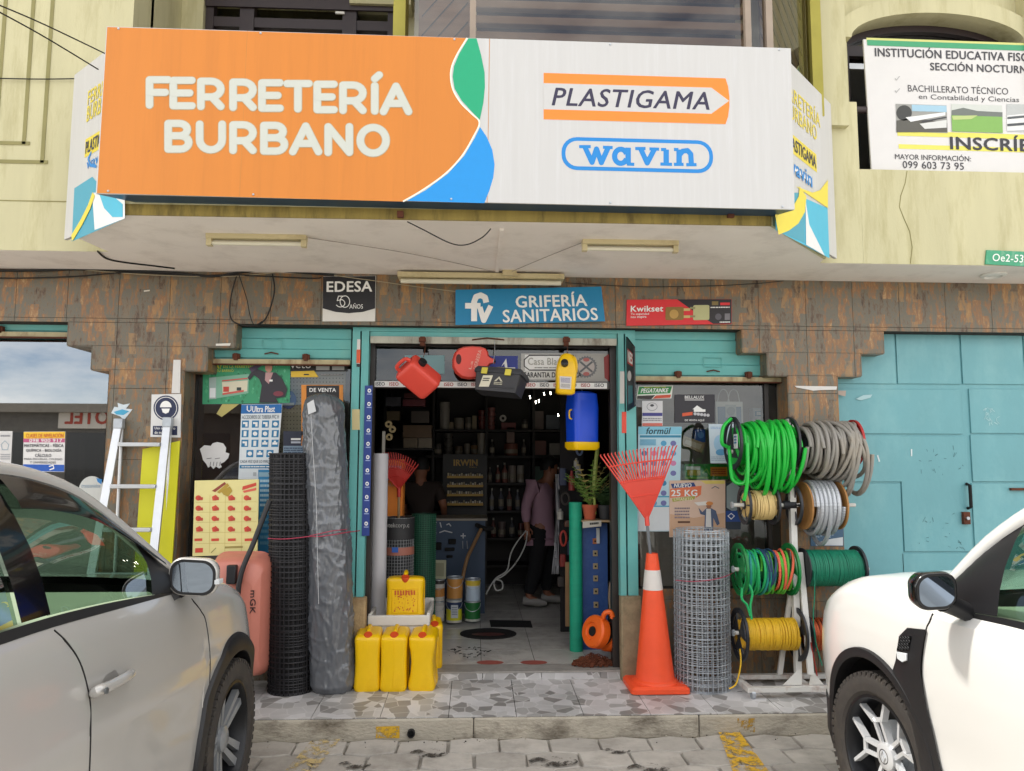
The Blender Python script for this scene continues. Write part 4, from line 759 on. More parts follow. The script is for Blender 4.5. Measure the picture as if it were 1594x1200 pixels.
b = MB(); P = pp(b, (434, 556), (546, 556), (546, 800), (434, 800), 5.78, thick=.012, base=M_peg)
hm = ink('#3a342c', .9)
for i in range(22):
    for j in range(40): P.rect(.02+i*.0455, .01+j*.0247, .032+i*.0455, .016+j*.0247, hm, 1)
b.build('pegboard', label='beige pegboard behind the left shop window glass', cat='board')
YP = YG-.006
def f(P):
    rn = random.Random(5); gs = [ink(c) for c in ('#2f8a5c', '#1f6e4b', '#4aa777', '#5fb48a')]
    for k in range(150): x, y = rn.uniform(318, 449), rn.uniform(565, 625); s_ = rn.uniform(1, 3.4); P.G([(x, y-s_), (x+s_*.8, y), (x, y+s_*1.3), (x-s_*.7, y)], gs[k % 4], 1+.01*k)
    P.T('YA!', 329, 567, 345, 573.5, ink('#e3dc4a'), 4, bold=.05, shear=.2); P.T('EN LA FERRETERÍA', 348, 568, 398, 572.5, ink('#c9d25a'), 4, bold=.02); P.T('DE TU BARRIO', 329, 575, 364, 579, ink('#c9d25a'), 4)
    P.G([(326, 588), (388, 582), (387, 612), (326, 622)], ink('#7fb59b'), 4); P.G([(326, 588), (337, 587), (337, 621), (326, 621)], ink('#9fb3ae'), 5); P.R(327, 604, 336, 619, ink('#dfe3e3'), 6); P.G([(346, 592), (386, 588), (386, 590), (346, 594)], ink('#cf5a50'), 6); P.G([(346, 595), (386, 592), (385, 609), (347, 614)], ink('#d9d3b9'), 5.5); P.R(348, 602, 357, 610, ink('#c4412f'), 6.5); P.R(369, 603, 376, 608, ink('#2d3d3a'), 6.5); P.G([(347, 612), (380, 607), (380, 610), (347, 615)], ink('#cf5a50'), 7)
    M1, M2, SK = ink('#2c2730'), ink('#3a333c'), ink('#c08a76')
    P.G([(404, 627), (408, 600), (404, 590), (396, 584), (389, 592), (386, 588), (396, 573), (408, 577), (414, 580), (430, 580), (440, 590), (448, 606), (444, 618), (430, 620), (434, 627)], M1, 8); P.G([(414, 580), (426, 580), (419, 598), (413, 592)], ink('#b98f8f'), 9); P.E(419, 572.5, 5.6, 7.5, SK, 9.5); P.G([(411, 570), (413, 564), (424, 563), (427, 570), (420, 567)], ink('#231a18'), 10); P.G([(388, 573), (405, 566), (412, 567), (402, 574), (392, 580)], ink('#4c3f56'), 10); P.E(434, 613, 8, 4, ink('#7a2f3e'), 10); P.R(420, 591, 425, 594, WHT, 10)
sticker('poster', 'green leafy poster with a woman in dark suit at the top of the left window', [(316.5, 562.5), (452, 562), (451, 627), (315, 629)], YP, ink('#37976a'), f, 'poster')
def f(P):
    bl = ink('#1467ad'); P.G([(376, 630), (439, 629), (438, 643), (375, 644)], bl, 1); P.T('Ultra Plast', 393, 632, 428, 641.5, WHT, 2, bold=.03); P.Ln([(385, 632), (385, 638), (388, 640.5), (391, 638), (391, 632)], 1.4, WHT, 2); P.T('ACCESORIOS DE TUBERIA PVC H', 377, 646, 434, 652, ink('#77828c'), 2); ib = ink('#1d78a8'); rn = random.Random(2)
    def ic(x, y):
        P.R(x-5.4, y-5.6, x+5.4, y+5.6, ib, 1); k = rn.randrange(4)
        if k == 0: P.G([(x-3.5, y-3), (x+3.5, y-3), (x+3.5, y+4), (x, y+4), (x, y), (x-3.5, y)], WHT, 2)
        elif k == 1: P.R(x-2.2, y-4, x+2.2, y+4, WHT, 2)
        elif k == 2: P.E(x, y, 3.5, 3.3, WHT, 2, 14)
        else: P.R(x-4, y-1.6, x+4, y+2, WHT, 2); P.R(x-1.6, y-4, x+1.6, y-1.7, WHT, 2)
    for j, y in enumerate((660, 675, 690)):
        for i in range(4): ic(382+i*15.6-j*.4, y)
    for i in range(3): ic(389+i*15.6, 706)
    P.T('CADA VEZ QUE LO MIRES', 374, 716, 420, 721, ink('#77828c'), 2); P.G([(373, 724), (430, 723), (430, 729), (373, 729)], ib, 1); P.Gk(376, 725, 428, 728, WHT, 1, 2, 4); P.R(394, 735, 399, 741, ink('#b3b8bb'), 1)
sticker('poster', 'white and blue poster of pipe fittings reading Ultra Plast in the left window', [(376, 629.5), (439.5, 628.5), (430, 746), (371, 746)], YP-.004, ink('#dde3e6'), f, 'poster')
def f(P): P.E(449, 623, 9, 11, WHT, 1); P.E(449, 623, 8, 10, ink('#1c4ba8'), 2); P.R(443, 628, 457, 632, WHT, 3); P.Ln([(452, 618), (450, 626)], 2, WHT, 3)
b = MB(); P = pp(b, *R4(435, 606, 462, 638), 5.76, thick=.003); P.E(448.5, 622, 13, 14.5, ink('#1c4ba8'), 0); P.E(448.5, 622, 11.5, 13, ink('#2459bd'), 1); P.R(439, 627, 458, 631, WHT, 2); P.Ln([(452, 616), (449, 624)], 2.2, WHT, 2); b.build('sticker', label='round blue sticker behind the green poster in the left window', cat='sticker')
def f(P): P.T('veto', 452, 565, 484, 573, WHT, 2, bold=.03); P.R(492, 565, 513, 576, ink('#a9a7a4'), 1); P.R(517, 565, 536, 576, ink('#a9a7a4'), 1); P.G([(453, 578), (489, 577), (496, 587), (453, 587)], ink('#ddb52e'), 1); P.R(473, 582, 481, 584, BLK, 2); P.Gk(499, 582, 533, 585, ink('#8a8580'), 1)
sticker('display_card', 'black header card with white letters and yellow tab behind the left window', R4(452.5, 562, 541, 578), YP-.001, ink('#1d1a1a'), f, 'card')
def f(P): P.R(477, 600, 528, 700, ink('#1e1b1c'), 1); P.T('DE VENTA', 482, 604, 523, 610, WHT, 2, bold=.04); P.G([(524, 640), (528, 636), (528, 650)], ink('#e08a2c'), 2)
sticker('display_card', 'orange and black card reading DE VENTA behind the bagged roll', R4(469, 599, 534, 700), YP, ink('#dd8a30'), f, 'card')
sticker('display_card', 'navy card with small product pictures beside the Ultra Plast poster', R4(441, 671, 477, 707), YP, ink('#1c2239'), lambda P: (P.R(453, 682, 468, 685, WHT, 1), P.R(453, 687, 468, 690, ink('#b5b9c4'), 1), P.R(441, 694, 476, 707, ink('#7d92a6'), 1), P.Gk(442, 696, 475, 706, ink('#31455c'), 3, 2)), 'card')
b = MB(); Q = [(311, 699), (318, 693), (328, 694), (331, 690), (338, 688), (347, 690), (352, 697), (351, 704), (357, 706), (355, 713), (349, 719), (343, 722), (345, 727), (341, 729), (336, 726), (332, 730), (328, 725), (324, 728), (321, 722), (316, 716), (314, 708)]; b.prism([PY(x, y, YP) for x, y in Q], (0, .003, 0), ink('#dad8d6')); P = pp(b, *R4(311, 688, 357, 730), YP-.001)
for x in (322, 335): P.Ln([(x, 714), (x+7, 713)], 1, ink('#6c6668'), 1)
for x in (328, 333, 338, 343): P.Ln([(x, 719), (x-1, 725)], .9, ink('#6c6668'), 1)
b.build('sticker', label='white cut-out sticker low on the left window glass', cat='sticker')
sticker('paper_strip', 'curled yellowish paper strip under the green poster', [(346, 629), (372, 629), (345, 649), (337, 644)], YP-.001, ink('#b9ab62'), None, 'paper')
def f(P): P.R(403, 735, 430, 742, ink('#8fb4c6'), 1); P.Gk(405, 745, 422, 790, ink('#bcdbe8'), 6, 2, 3); P.Gk(405, 795, 422, 850, ink('#6fb0d0'), 6, 2, 8)
sticker('poster', 'narrow light blue poster half hidden by the black mesh roll', R4(402, 731, 432, 860), YP-.008, ink('#2f86b8'), f, 'poster')
def f(P):
    rd, ln = ink('#c8442f'), ink('#bba95a'); rn = random.Random(8)
    for y in (782, 797.5, 813, 829, 846): P.Ln([(305, y), (399, y-1)], .5, ln, 1)
    for x in (327, 351, 377): P.Ln([(x, 770), (x-1, 860)], .5, ln, 1.3)
    P.G([(330, 764), (350, 750), (352, 753), (335, 766)], ink('#8c3c2c'), 2); P.G([(338, 766), (354, 752), (357, 756), (342, 768)], ink('#b09030'), 2.2); P.G([(344, 764), (358, 757), (362, 764), (355, 773), (348, 770)], ink('#a98d2f'), 2.4); P.G([(378, 757), (399, 751), (399, 756), (377, 763)], rd, 2); P.G([(378, 764), (399, 759), (399, 763), (380, 767)], ink('#d5604c'), 2)
    for j, y in enumerate((775, 791, 807, 823.5)):
        for i, x in enumerate((310, 335, 360, 385)):
            k = rn.randrange(3); P.E(x-1, y, 4.6, 4.2, rd, 2, 12) if k == 0 else P.G([(x-5, y-2), (x+1, y-5), (x+5, y-1), (x+2, y+4), (x-4, y+4)], rd, 2); P.R(x-1, y-1, x+6, y+3.4, ink('#b23a2a'), 2.3)
    for i, x in enumerate((308, 334, 360, 386)): P.R(x-5, 838, x+7, 842, rd, 2)
    P.R(304, 853, 316, 860, rd, 2); P.R(350, 850, 378, 853, ink('#9a8a4a'), 2); P.Ln([(329, 860), (336, 853)], 1.2, ink('#8a8a4a'), 2)
sticker('fittings_board', 'pale yellow display board of red pipe fittings leaning in front of the left window', [(303, 748), (403, 746), (400.5, 862), (299.5, 866)], 5.40, ink('#ddd28f'), f, 'board', .012)
# far left window bills
def f(P):
    P.G([(37, 672.5), (101.5, 672), (101, 682), (37, 682.5)], ink('#eec22c'), 1); P.T('CLASES DE NIVELACIÓN', 41, 673.5, 99, 681, ink('#c23a2a'), 2, bold=.02); P.R(36.5, 682.5, 101, 688.5, ink('#b9557e'), 1); P.T('098 900 917', 46, 683, 97, 688, WHT, 2, bold=.02)
    for t, x0, x1, y in (('MATEMÁTICAS - FÍSICA', 38, 99, 690), ('QUÍMICA - BIOLOGÍA', 41, 96, 698), ('CÁLCULO', 55, 80, 705.5)): P.T(t, x0, y, x1, y+5.8, ink('#33333c'), 2, bold=.03)
    P.T('PARA ESCUELAS, COLEGIO', 38, 713, 97, 716.5, ink('#55555c'), 2); P.T('Y UNIVERSIDADES', 47, 718, 87, 721.5, ink('#55555c'), 2); P.R(36, 723, 100, 733.5, ink('#1d55b0'), 1); P.Ln([(77, 726), (83, 724), (84, 729), (78, 731)], 1.6, WHT, 2)
sticker('poster', 'small tutoring bill with yellow header on the far left window', [(37, 672), (101.7, 671.7), (100, 734.6), (35.5, 733.6)], YP, ink('#dcdad8'), f, 'poster')
def f(P): P.Gk(1, 676, 16, 681, ink('#8c8c90'), 1, 2); P.Ln([(2, 692), (4, 700), (12, 700), (14, 692)], .8, ink('#7d9aa8'), 2); P.Ln([(2, 692), (8, 686), (14, 692)], .8, ink('#7d9aa8'), 2.4); P.Gk(1, 706, 16, 716, ink('#9c9ca0'), 3, 2)
sticker('poster', 'white notice with a basket drawing at the edge of the far left window', [(-30, 671), (19.5, 671), (17, 722), (-32, 722)], YP, ink('#cfcdcb'), f, 'poster')
b = MB(); P = pp(b, *R4(120, 738, 164, 800), YP, thick=.003); P.E(143, 766, 21, 25, ink('#c9cbc6'), 0); P.G([(150, 744), (159, 746), (158, 754), (152, 750)], ink('#2a7fc0'), 1); P.T('transunidos', 127, 753, 156, 759, ink('#8fa3b3'), 1, shear=.2); b.build('sticker', label='round pale sticker at the lower right of the far left window', cat='sticker')
# right window bills
def f(P): P.G([(995, 602), (1046, 601.5), (1043, 612), (992.5, 614)], ink('#1e8a3e'), 1); P.T('PEGATANKE', 998, 604.5, 1040, 611, WHT, 2, bold=.05, shear=.15); P.T('PEGALO TODO CON', 1003, 601.8, 1036, 604, ink('#d8d04a'), 2); P.G([(992, 616), (1020, 615), (1014, 621), (991.5, 621)], ink('#2a1e1e'), 1); P.G([(1021, 615.5), (1044.5, 614), (1043.5, 619), (1016, 620.5)], ink('#c94a2c'), 1)
sticker('poster', 'green PEGATANKE sticker at the top left of the right window', [(993.5, 600.8), (1048, 600), (1045, 620), (990.5, 621.5)], YP, ink('#e1e3d8'), f, 'poster')
def f(P): P.Ln(arc(1015, 633, 8, 6, 0, 360, 16)[:-1], .7, ink('#77777c'), 1, closed=True); P.E(1015, 631, 3, 2, ink('#444448'), 1); P.R(1000, 642.5, 1031, 647.5, ink('#3c3a86'), 1); P.Gk(1001, 650, 1030, 656, ink('#8d8d92'), 2, 1); P.R(1000, 658.5, 1031, 663, ink('#cf6a5c'), 1)
sticker('poster', 'white notice with a blue band under the PEGATANKE sticker', R4(999.5, 624, 1031.5, 663), YP, ink('#d6d4d6'), f, 'poster')
def f(P):
    P.T('BELLALUX', 1066, 616, 1096, 620.5, WHT, 2, bold=.03); P.R(1066, 622, 1096, 623, WHT, 1); P.G([(1078, 637), (1085, 631), (1094, 637)], WHT, 1); P.R(1080, 637, 1098, 641, WHT, 1); P.G([(1062, 643), (1078, 641), (1078, 646), (1062, 648)], ink('#d9562e'), 1); P.T('DE VENTA AQUÍ', 1066, 652, 1096, 656, WHT, 2, bold=.02)
    for k in range(5): P.E(1082+k*5, 644+k*.6, 2.5, 2.5, ink('#bdbcc0'), 1.5+k*.2, 10)
sticker('poster', 'black BELLALUX poster in the upper middle of the right window', R4(1050, 614, 1112.6, 658), YP, ink('#26232b'), f, 'poster')
def f(P):
    P.R(994, 664.5, 1061, 676, ink('#7fc0d6'), 1); P.T('formül', 1006, 665.5, 1044, 675.5, ink('#23424f'), 2, bold=.04, shear=.25); P.R(996, 677.5, 1060, 681, ink('#2d86a8'), 1)
    for k in range(6): P.R(996, 684+k*1.6, 1021, 685+k*1.6, ink('#3f9cc0'), 1)
    rn = random.Random(4)
    for j in range(9):
        for i in range(4): x, y = 1003+i*15, 690+j*15.5; (i > 1 or j > 0) and P.E(x, y, 4.6, 4.2, ink(('#2f7fa8', '#4b9cc4', '#6d6fa8', '#c87fa8')[rn.randrange(4)]), 1, 12)
    for y in (772, 787): P.R(996, y, 1059, y+2, ink('#3f9cc0'), 1.5)
    P.R(994, 789, 1058, 826, ink('#d3d7da'), 1.2)
sticker('poster', 'tall light blue poster of taps reading formül behind the rake', [(993.5, 664), (1061, 664), (1057, 827), (992, 827)], YP, ink('#b5d3df'), f, 'poster')
def f(P): P.Gk(1106, 664, 1136, 668, ink('#8fb0d0'), 2, 1); P.E(1120, 690, 9, 13, ink('#9fc3dc'), 1); P.E(1122, 704, 8, 5, ink('#5f9cc6'), 2); P.Gk(1107, 710, 1134, 718, ink('#9fb4c4'), 3, 1)
sticker('poster', 'white and pale blue sheet behind the green hose reel', [(1103, 660), (1142, 660), (1142, 721), (1106, 721)], YP, ink('#c3d2dc'), f, 'poster')
def f(P):
    P.G([(1043, 748), (1128, 748), (1128, 753), (1098, 753), (1091, 748.5)], ink('#dcc86a'), 1); P.G([(1044, 753), (1080, 751), (1083, 757), (1047, 760)], ink('#23407c'), 2); P.T('NUEVO', 1049, 752.5, 1076, 758.5, WHT, 3, bold=.05, shear=.2); P.G([(1043, 761), (1092, 756), (1091, 770), (1083, 775), (1083, 771), (1043, 775)], ink('#e0744a'), 1); P.T('25 KG', 1045, 762.5, 1085, 772, WHT, 3, bold=.05); P.G([(1046, 776), (1082, 772), (1081, 777), (1047, 781)], ink('#a8a33c'), 2); P.T('LIVIANITO', 1049, 774.5, 1078, 779, ink('#e8e4c0'), 3, bold=.02)
    P.Gk(1050, 789, 1074, 808, ink('#8a7a80'), 4, 2, 6); P.Ln([(1108, 760), (1113, 757), (1119, 760)], 1.2, ink('#5d6472'), 2); P.G([(1043, 800), (1080, 806), (1128, 798), (1128, 835), (1043, 835)], ink('#caa283'), 1)
    P.G([(1087, 790), (1093, 797), (1099, 791), (1107, 791), (1114, 795), (1120, 815), (1116, 818), (1110, 806), (1110, 826), (1096, 826), (1097, 802), (1090, 800)], ink('#4d5a78'), 4); P.G([(1099, 792), (1106, 792), (1107, 820), (1098, 820)], ink('#d8d5d2'), 5); P.E(1103, 787, 4, 5, ink('#9c6a50'), 5); P.E(1104, 783.5, 5.5, 3, ink('#d58a4a'), 6); P.G([(1080, 782), (1100, 780), (1102, 786), (1086, 787)], ink('#e3ddd6'), 5.5); P.R(1055, 811, 1074, 814, ink('#5d3a22'), 3)
sticker('poster', 'sunset coloured cement poster reading NUEVO 25 KG behind the wire mesh roll', [(1042, 748), (1129, 747), (1129, 836), (1042, 836)], YP-.006, ink('#d8b9a4'), f, 'poster', .004)
sticker('poster', 'dark blue bag poster right of the cement poster', [(1129, 752), (1155, 752), (1153, 824), (1130, 824)], YP, ink('#26303f'), lambda P: (P.G([(1131, 757), (1141, 750), (1153, 760), (1153, 790), (1142, 797), (1131, 790)], ink('#8d9a9c'), 1), P.G([(1130, 795), (1153, 795), (1153, 812), (1130, 812)], ink('#23458a'), 1.5), P.Ln([(1133, 803), (1138, 799), (1143, 803), (1138, 808)], 1.2, WHT, 2, closed=True, caps=False)), 'poster')
def bxthing(nm, lb, cat, tl, br, y, d, m, fn=None):
    a, c = PY(*tl, y), PY(*br, y); b = MB(); b.box(a.x, c.x, y, y+d, c.z, a.z, m); P = PP(b, V((a.x, y, a.z)), V((c.x, y, a.z)), V((c.x, y, c.z)), V((a.x, y, c.z)))
    if fn: fn(P)
    return b.build(nm, label=lb, cat=cat)
def f(P): P.R(1068, 726, 1090, 731, WHT, 1); P.R(1070, 731.5, 1090, 740, ink('#b8a43a'), 1); P.Ln([(1094, 736), (1100, 730), (1104, 738)], 2, ink('#7fae4a'), 1); P.R(1106, 727, 1132, 741, ink('#e08a2e'), 1); P.Gk(1108, 729, 1130, 739, ink('#a8401c'), 3, 2); P.R(1066, 742, 1103, 745, ink('#8dbf4a'), 1)
bxthing('product_box', 'green and orange glue box standing in the right window', 'box', (1065.5, 722), (1134, 746), 5.72, .06, ink('#2a8a34'), f)
b = MB(); M_bagw = ink('#c4c2bd'); a, c = PY(1114, 625, 5.8), PY(1157, 664, 5.8); b.box(a.x, c.x, 5.8, 5.9, c.z, a.z, M_bagw); P = PP(b, V((a.x, 5.8, a.z)), V((c.x, 5.8, a.z)), V((c.x, 5.8, c.z)), V((a.x, 5.8, c.z))); P.R(1117, 633, 1154, 660, ink('#4f7391'), 1); P.R(1129, 630, 1146, 650, ink('#9fa8a8'), 2); P.E(1137.5, 640, 6.5, 7, ink('#7f8a8c'), 3)
for x0, x1 in ((1117, 1135), (1133, 1151)): b.tube(smooth_path([PY(x0, 625, 5.82), PY(x0+3, 611, 5.82), PY((x0+x1)/2, 606, 5.82), PY(x1-3, 611, 5.82), PY(x1, 625, 5.82)], 5), .004, M_bagw, n=5)
b.build('paper_bag', label='white paper bag with loop handles behind the right window', cat='bag')
bxthing('product_box', 'small white and blue packet at the right of the window shelf', 'box', (1172, 635), (1190, 662), 5.85, .08, ink('#a9b4b8'), lambda P: (P.R(1175, 640, 1187, 648, ink('#3f7f9c'), 1), P.R(1178, 641, 1184, 646, ink('#c9d4d6'), 2)))
b = MB(); b.prism([PY(x, y, 5.75) for x, y in [(1064, 678), (1098, 690), (1092, 705), (1061, 692)]], (0, .04, 0), ink('#a08a68')); b.prism([PY(x, y, 5.748) for x, y in [(1068, 684), (1093, 692), (1089, 700), (1065, 690)]], (0, .0015, 0), ink('#bdb09a')); b.build('product_box', label='tilted wooden framed tray behind the right window', cat='box')
bxthing('product_box', 'bright blue cable reel box behind the right window', 'box', (1082, 668), (1098, 688), 5.8, .07, ink('#1f58a8'), lambda P: P.E(1091, 677, 5, 5, ink('#4f86c8'), 1))
b = MB(); p = PY(1071, 690, 5.85); b.lathe([(.03, 0), (.03, .1), (.012, .125), (.012, .15), (0, .15)], M_black, o=p, n=12); b.build('bottle', label='black bottle standing beside the blue reel box in the right window', cat='bottle')
p = PY(1090, 661, 5.9); b = MB(); b.box(PY(995, 661, 5.9).x, PY(1200, 661, 5.9).x, 5.74, 6.15, p.z-.012, p.z, mat('display_shelf', '#7d7468', .6)); b.build('window_shelf', label='upper display shelf inside the right shop window', cat='shelf')
p = PY(1090, 748, 5.9); b = MB(); b.box(PY(995, 748, 5.9).x, PY(1200, 748, 5.9).x, 5.7, 6.15, p.z-.012, p.z, mat('display_shelf', '#7d7468', .6)); b.build('window_shelf', label='lower display shelf inside the right shop window', cat='shelf')
# ---------------------------------------------------------------- teal steel gate
YT = 5.585
gt = thing('steel_gate', 'wide teal sheet steel gate right of the tiled column', 'gate', (PY(1480, 900, YT).x, YT, .114)); tx = lambda x, y=700: PY(x, y, YT).x
b = MB(); b.box(d3-.02, 4.9, YT+.006, YT+.05, .114, ZB+.01, M_tealp); b.build('frame', parent=gt)
def gpan(x0, y0, x1, y1, nm='panel'):
    ym, xm = (y0+y1)/2, (x0+x1)/2; b = MB(); xa, xb = tx(x0, ym), tx(x1, ym); za, zb = PY(xm, y1, YT).z, PY(xm, y0, YT).z; b.box(max(xa, d3-.015), xb, YT-.006, YT+.0055, za, zb, M_tealp)
    return b.build(nm, parent=gt, bevel=.002)
for q in ((1290, 519, 1393, 597), (1395.5, 519, 1493.5, 597.5), (1496.5, 519, 1592, 598), (1594.5, 519, 1720, 598), (1290, 606, 1496, 675), (1290, 677.5, 1401.5, 749.5), (1290, 752.5, 1404, 905), (1404.5, 861, 1510, 905), (1509.5, 606, 1700, 674.5), (1512, 677.5, 1704, 749.5), (1516, 752.5, 1712, 905), (1290, 908, 1700, 1000)): gpan(*q)
wk = gpan(1403.5, 679, 1508, 858, 'wicket_door')
b = MB(); p = PY(1504, 772, YT); b.tube([(p.x, YT-.012, p.z+.09), (p.x, YT-.05, p.z+.08), (p.x, YT-.05, p.z-.08), (p.x, YT-.012, p.z-.09)], .012, M_mblack, n=8); b.build('handle', parent=wk)
b = MB(); p = PY(1501, 806, YT); b.cbox((p.x, YT-.02, p.z), .05, .03, .09, M_rusty); b.lathe([(.012, 0), (.012, .014), (0, .014)], M_steel, o=(p.x, YT-.036, p.z), ax=(0, -1, 0), n=12); b.build('lock', parent=wk)
b = MB(); p, q = PY(1570, 761, YT), PY(1640, 762, YT); b.box(p.x, q.x, YT-.03, YT-.007, p.z-.01, p.z+.008, M_rusty); b.build('bolt', parent=gt)
b = MB(); P = pp(b, *R4(1262, 815, 1313, 850), YW-.006, thick=.003, base=ink('#3d5f7c')); P.G([(1270, 846), (1285, 840), (1312, 836), (1312, 849), (1270, 849)], ink('#d0d4d6'), 1)
rn = random.Random(9)
for k in range(30): x, y = rn.uniform(1265, 1311), rn.uniform(818, 838); P.E(x, y, 1.4, 1, ink('#a9bccb'), 1.2+.01*k, 8)
b.build('poster', label='blue speckled poster on the right column behind the conduit reel', cat='poster')
scrap([(1365, 709), (1367, 708), (1370, 718), (1368, 719)], YT-.009, '#d8e2e2', 'tape_scrap', 'left one of two short white tape scraps on the teal wicket door area', 'tape')
scrap([(1418, 699), (1420, 699), (1420, 710), (1418, 710)], YT-.009, '#d8e2e2', 'tape_scrap', 'right one of two short white tape scraps at the top of the wicket door', 'tape')
b = MB(); P = pp(b, *R4(1525, 630, 1560, 665), YT-.0075, thick=.0005); rn = random.Random(4); sm = ink('#a9cdd0', .7)
for k in range(26): x, y = rn.uniform(1534, 1553), rn.uniform(634, 660); P.Ln([(x, y), (x+rn.uniform(-6, 6), y+rn.uniform(-5, 6))], rn.uniform(.5, 1.4), sm, 1+.02*k, caps=False)
b.build('scratches', parent=gt)
b = MB(); P = pp(b, *R4(1420, 760, 1500, 860), YT-.0075, thick=.0005); sm = ink('#3c5a5c', .8)
for k in range(34): x, y = rn.uniform(1425, 1500), rn.choice((rn.uniform(690, 740), rn.uniform(800, 856))); P.Ln([(x, y), (x+rn.uniform(-5, 5), y+rn.uniform(-3, 8))], rn.uniform(.3, .8), sm, 1+.02*k, caps=False)
b.build('scratches', parent=gt)
# ================================================================ goods on the pavement
def rsec(w, d, r, z, cx=0, cy=0, n=5):
    P = []
    for sx, sy, a in ((1, -1, -90), (1, 1, 0), (-1, 1, 90), (-1, -1, 180)):
        for i in range(n+1): t = rad(a+90*i/n); P.append((cx+sx*(w/2-r)+r*cos(t), cy+sy*(d/2-r)+r*sin(t), z))
    return P
def loft(b, secs, m, cap=True):
    b.grid(secs, m, cu=True)
    if cap: b.poly(secs[0][::-1], m); b.poly(secs[-1], m)
def jerrycan(label, loc, w, d, h, rz=0, m=None, pinch=0, capm=None, group=None, slope=.03):
    """w across, d deep, cap towards -Y"""
    m = m or M_yel; r = thing('jerry_can', label, 'jerry can', loc, group); lo = V(loc); b = MB(); b.M = Matrix.Translation(lo)
    S_ = []
    for t, k in ((0, .90), (.03, .98), (.08, 1), (.12, .985), (.3, .97-pinch*.7), (.5, .96-pinch), (.7, .965-pinch*.5), (.82, .985), (.86, 1), (.9, 1)):
        S_.append(rsec(w*k, d*(.98 if k < .98 else 1), .03, h*t))
    for t, k in ((.94, .985), (.97, .9), (.985, .72)):
        s_ = rsec(w*k, d*k, .03, h*t); S_.append([(x, y, z+slope*(y/d+.5)*(t-.9)*10) for x, y, z in s_])
    loft(b, S_, m); b.tube([(x*w*.34, -d*.5*(.97-pinch)-.002, h*(.47+z*.26)) for x, z in ((-1, -1), (1, -1), (1, 1), (-1, 1))] if not pinch else [(x*w*.3, -d*.48, h*.84+z*.02) for x, z in ((-1, -1), (1, -1), (1, 1), (-1, 1))], .0035, m, n=5, closed=True); b.build('body', parent=r, ang=50)
    b = MB(); b.M = Matrix.Translation(lo); b.tube([(0, -d*.44, h*.985), (0, -d*.5, h*.9), (0, -d*.5*(.98-pinch), h*.5), (0, -d*.5, h*.08)], .002, m, n=5); b.tube([(w*.502*c_, 0, h*z) for c_, z in ((1, .05), (1, .9))], .003, m, n=5); b.build('mould_seam', parent=r)
    b = MB(); b.M = Matrix.Translation(lo); zt = h*.985
    b.tube(smooth_path([(0, -d*.22, zt), (0, -d*.16, zt+.018), (0, d*.2, zt+.03), (0, d*.38, zt+.010)], 4), [.016]*13, m, n=8); b.build('handle', parent=r)
    b = MB(); b.M = Matrix.Translation(lo); b.lathe([(.03, -.01), (.03, .018), (.026, .024), (0, .024)], capm or mat('orange_cap', '#cf4a1c', .45), o=(0, -d*.34, zt-.012), ax=(0, -.55, 1), n=14)
    b.build('cap', parent=r); r.rotation_euler.z = rz; return r
for k, (x, y, w_, h_, pin, rz, lb) in enumerate(((569, 1077, .178, .37, .04, .05, 'yellow jerry can on the pavement, leftmost of the three in a row'), (612, 1077, .182, .37, .015, -.03, 'yellow jerry can on the pavement, middle one with a dark scuff down its front'), (657, 1076, .185, .365, .17, -.06, 'yellow jerry can on the pavement with pinched waist, right one of the three'))):
    p = PV(x, y); jerrycan(lb, (p.x, p.y+.125, zpv(p.y)), w_, .25, h_, rz, pinch=pin, group='yellow jerry cans for sale')
# white trough with a fourth can on it, fifth can behind
def trough():
    y0, y1 = 5.60, 6.15; zt = PY(620, 958, y0).z; x0, x1 = PY(572, 965, y0).x, PY(669, 965, y0).x; r = thing('plastic_trough', 'white plastic trough on a pedestal just inside the door', 'trough', ((x0+x1)/2, y0+.2, ZF)); m = mat('white_plastic', '#dcd9d2', .4, var=.04, dirt='#a9a294', ds=4, da=.4)
    b = MB(); t = .025; h = .075; b.box(x0, x1, y0, y0+t, zt-h, zt, m); b.box(x0, x1, y1-t, y1, zt-h, zt+.03, m); b.box(x0, x0+t, y0+t, y1-t, zt-h, zt+.01, m); b.box(x1-t, x1, y0+t, y1-t, zt-h, zt+.01, m); b.box(x0+t, x1-t, y0+t, y1-t, zt-h, zt-h+.015, m); b.build('basin', parent=r, bevel=.008)
    b = MB(); loft(b, [rsec((x1-x0)*.86, .5, .03, ZF, (x0+x1)/2+.01, y0+.27), rsec((x1-x0)*.9, .52, .03, zt-h-.002, (x0+x1)/2+.01, y0+.27)], m); b.build('pedestal', parent=r); return zt-h+.016, (x0+x1)/2
zt_, xm_ = trough()
p = PY(630, 962, 5.68)
cn = jerrycan('yellow jerry can with faded print lying flat side forward in the white trough', (p.x, 5.72, zt_), .275, .13, .32, .02, group='yellow jerry cans for sale', slope=.0)
b = MB(); P = pp(b, (613, 917), (648, 916), (648, 953), (613, 954), 5.72-.0635, thick=.001)
rn = random.Random(3); om = ink('#d9822b'); om2 = ink('#c4561f'); P.R(613, 917, 648, 953, om, 0)
for k in range(60): x, y = rn.uniform(613, 646), rn.uniform(918, 951); P.R(x, y, x+rn.uniform(.5, 2), y+rn.uniform(.6, 3), om2, 1+.01*k)
for k in range(8): P.R(614+k*4.2, 919, 616.5+k*4.2, 926, om2, 2)
b.build('printed_label', parent=cn)
p = PZ(671, 1018, ZF); jerrycan('yellow jerry can standing edgewise right of the white trough', (PY(675, 1000, 5.72).x, 5.75, ZF), .12, .22, .31, .1, group='yellow jerry cans for sale')
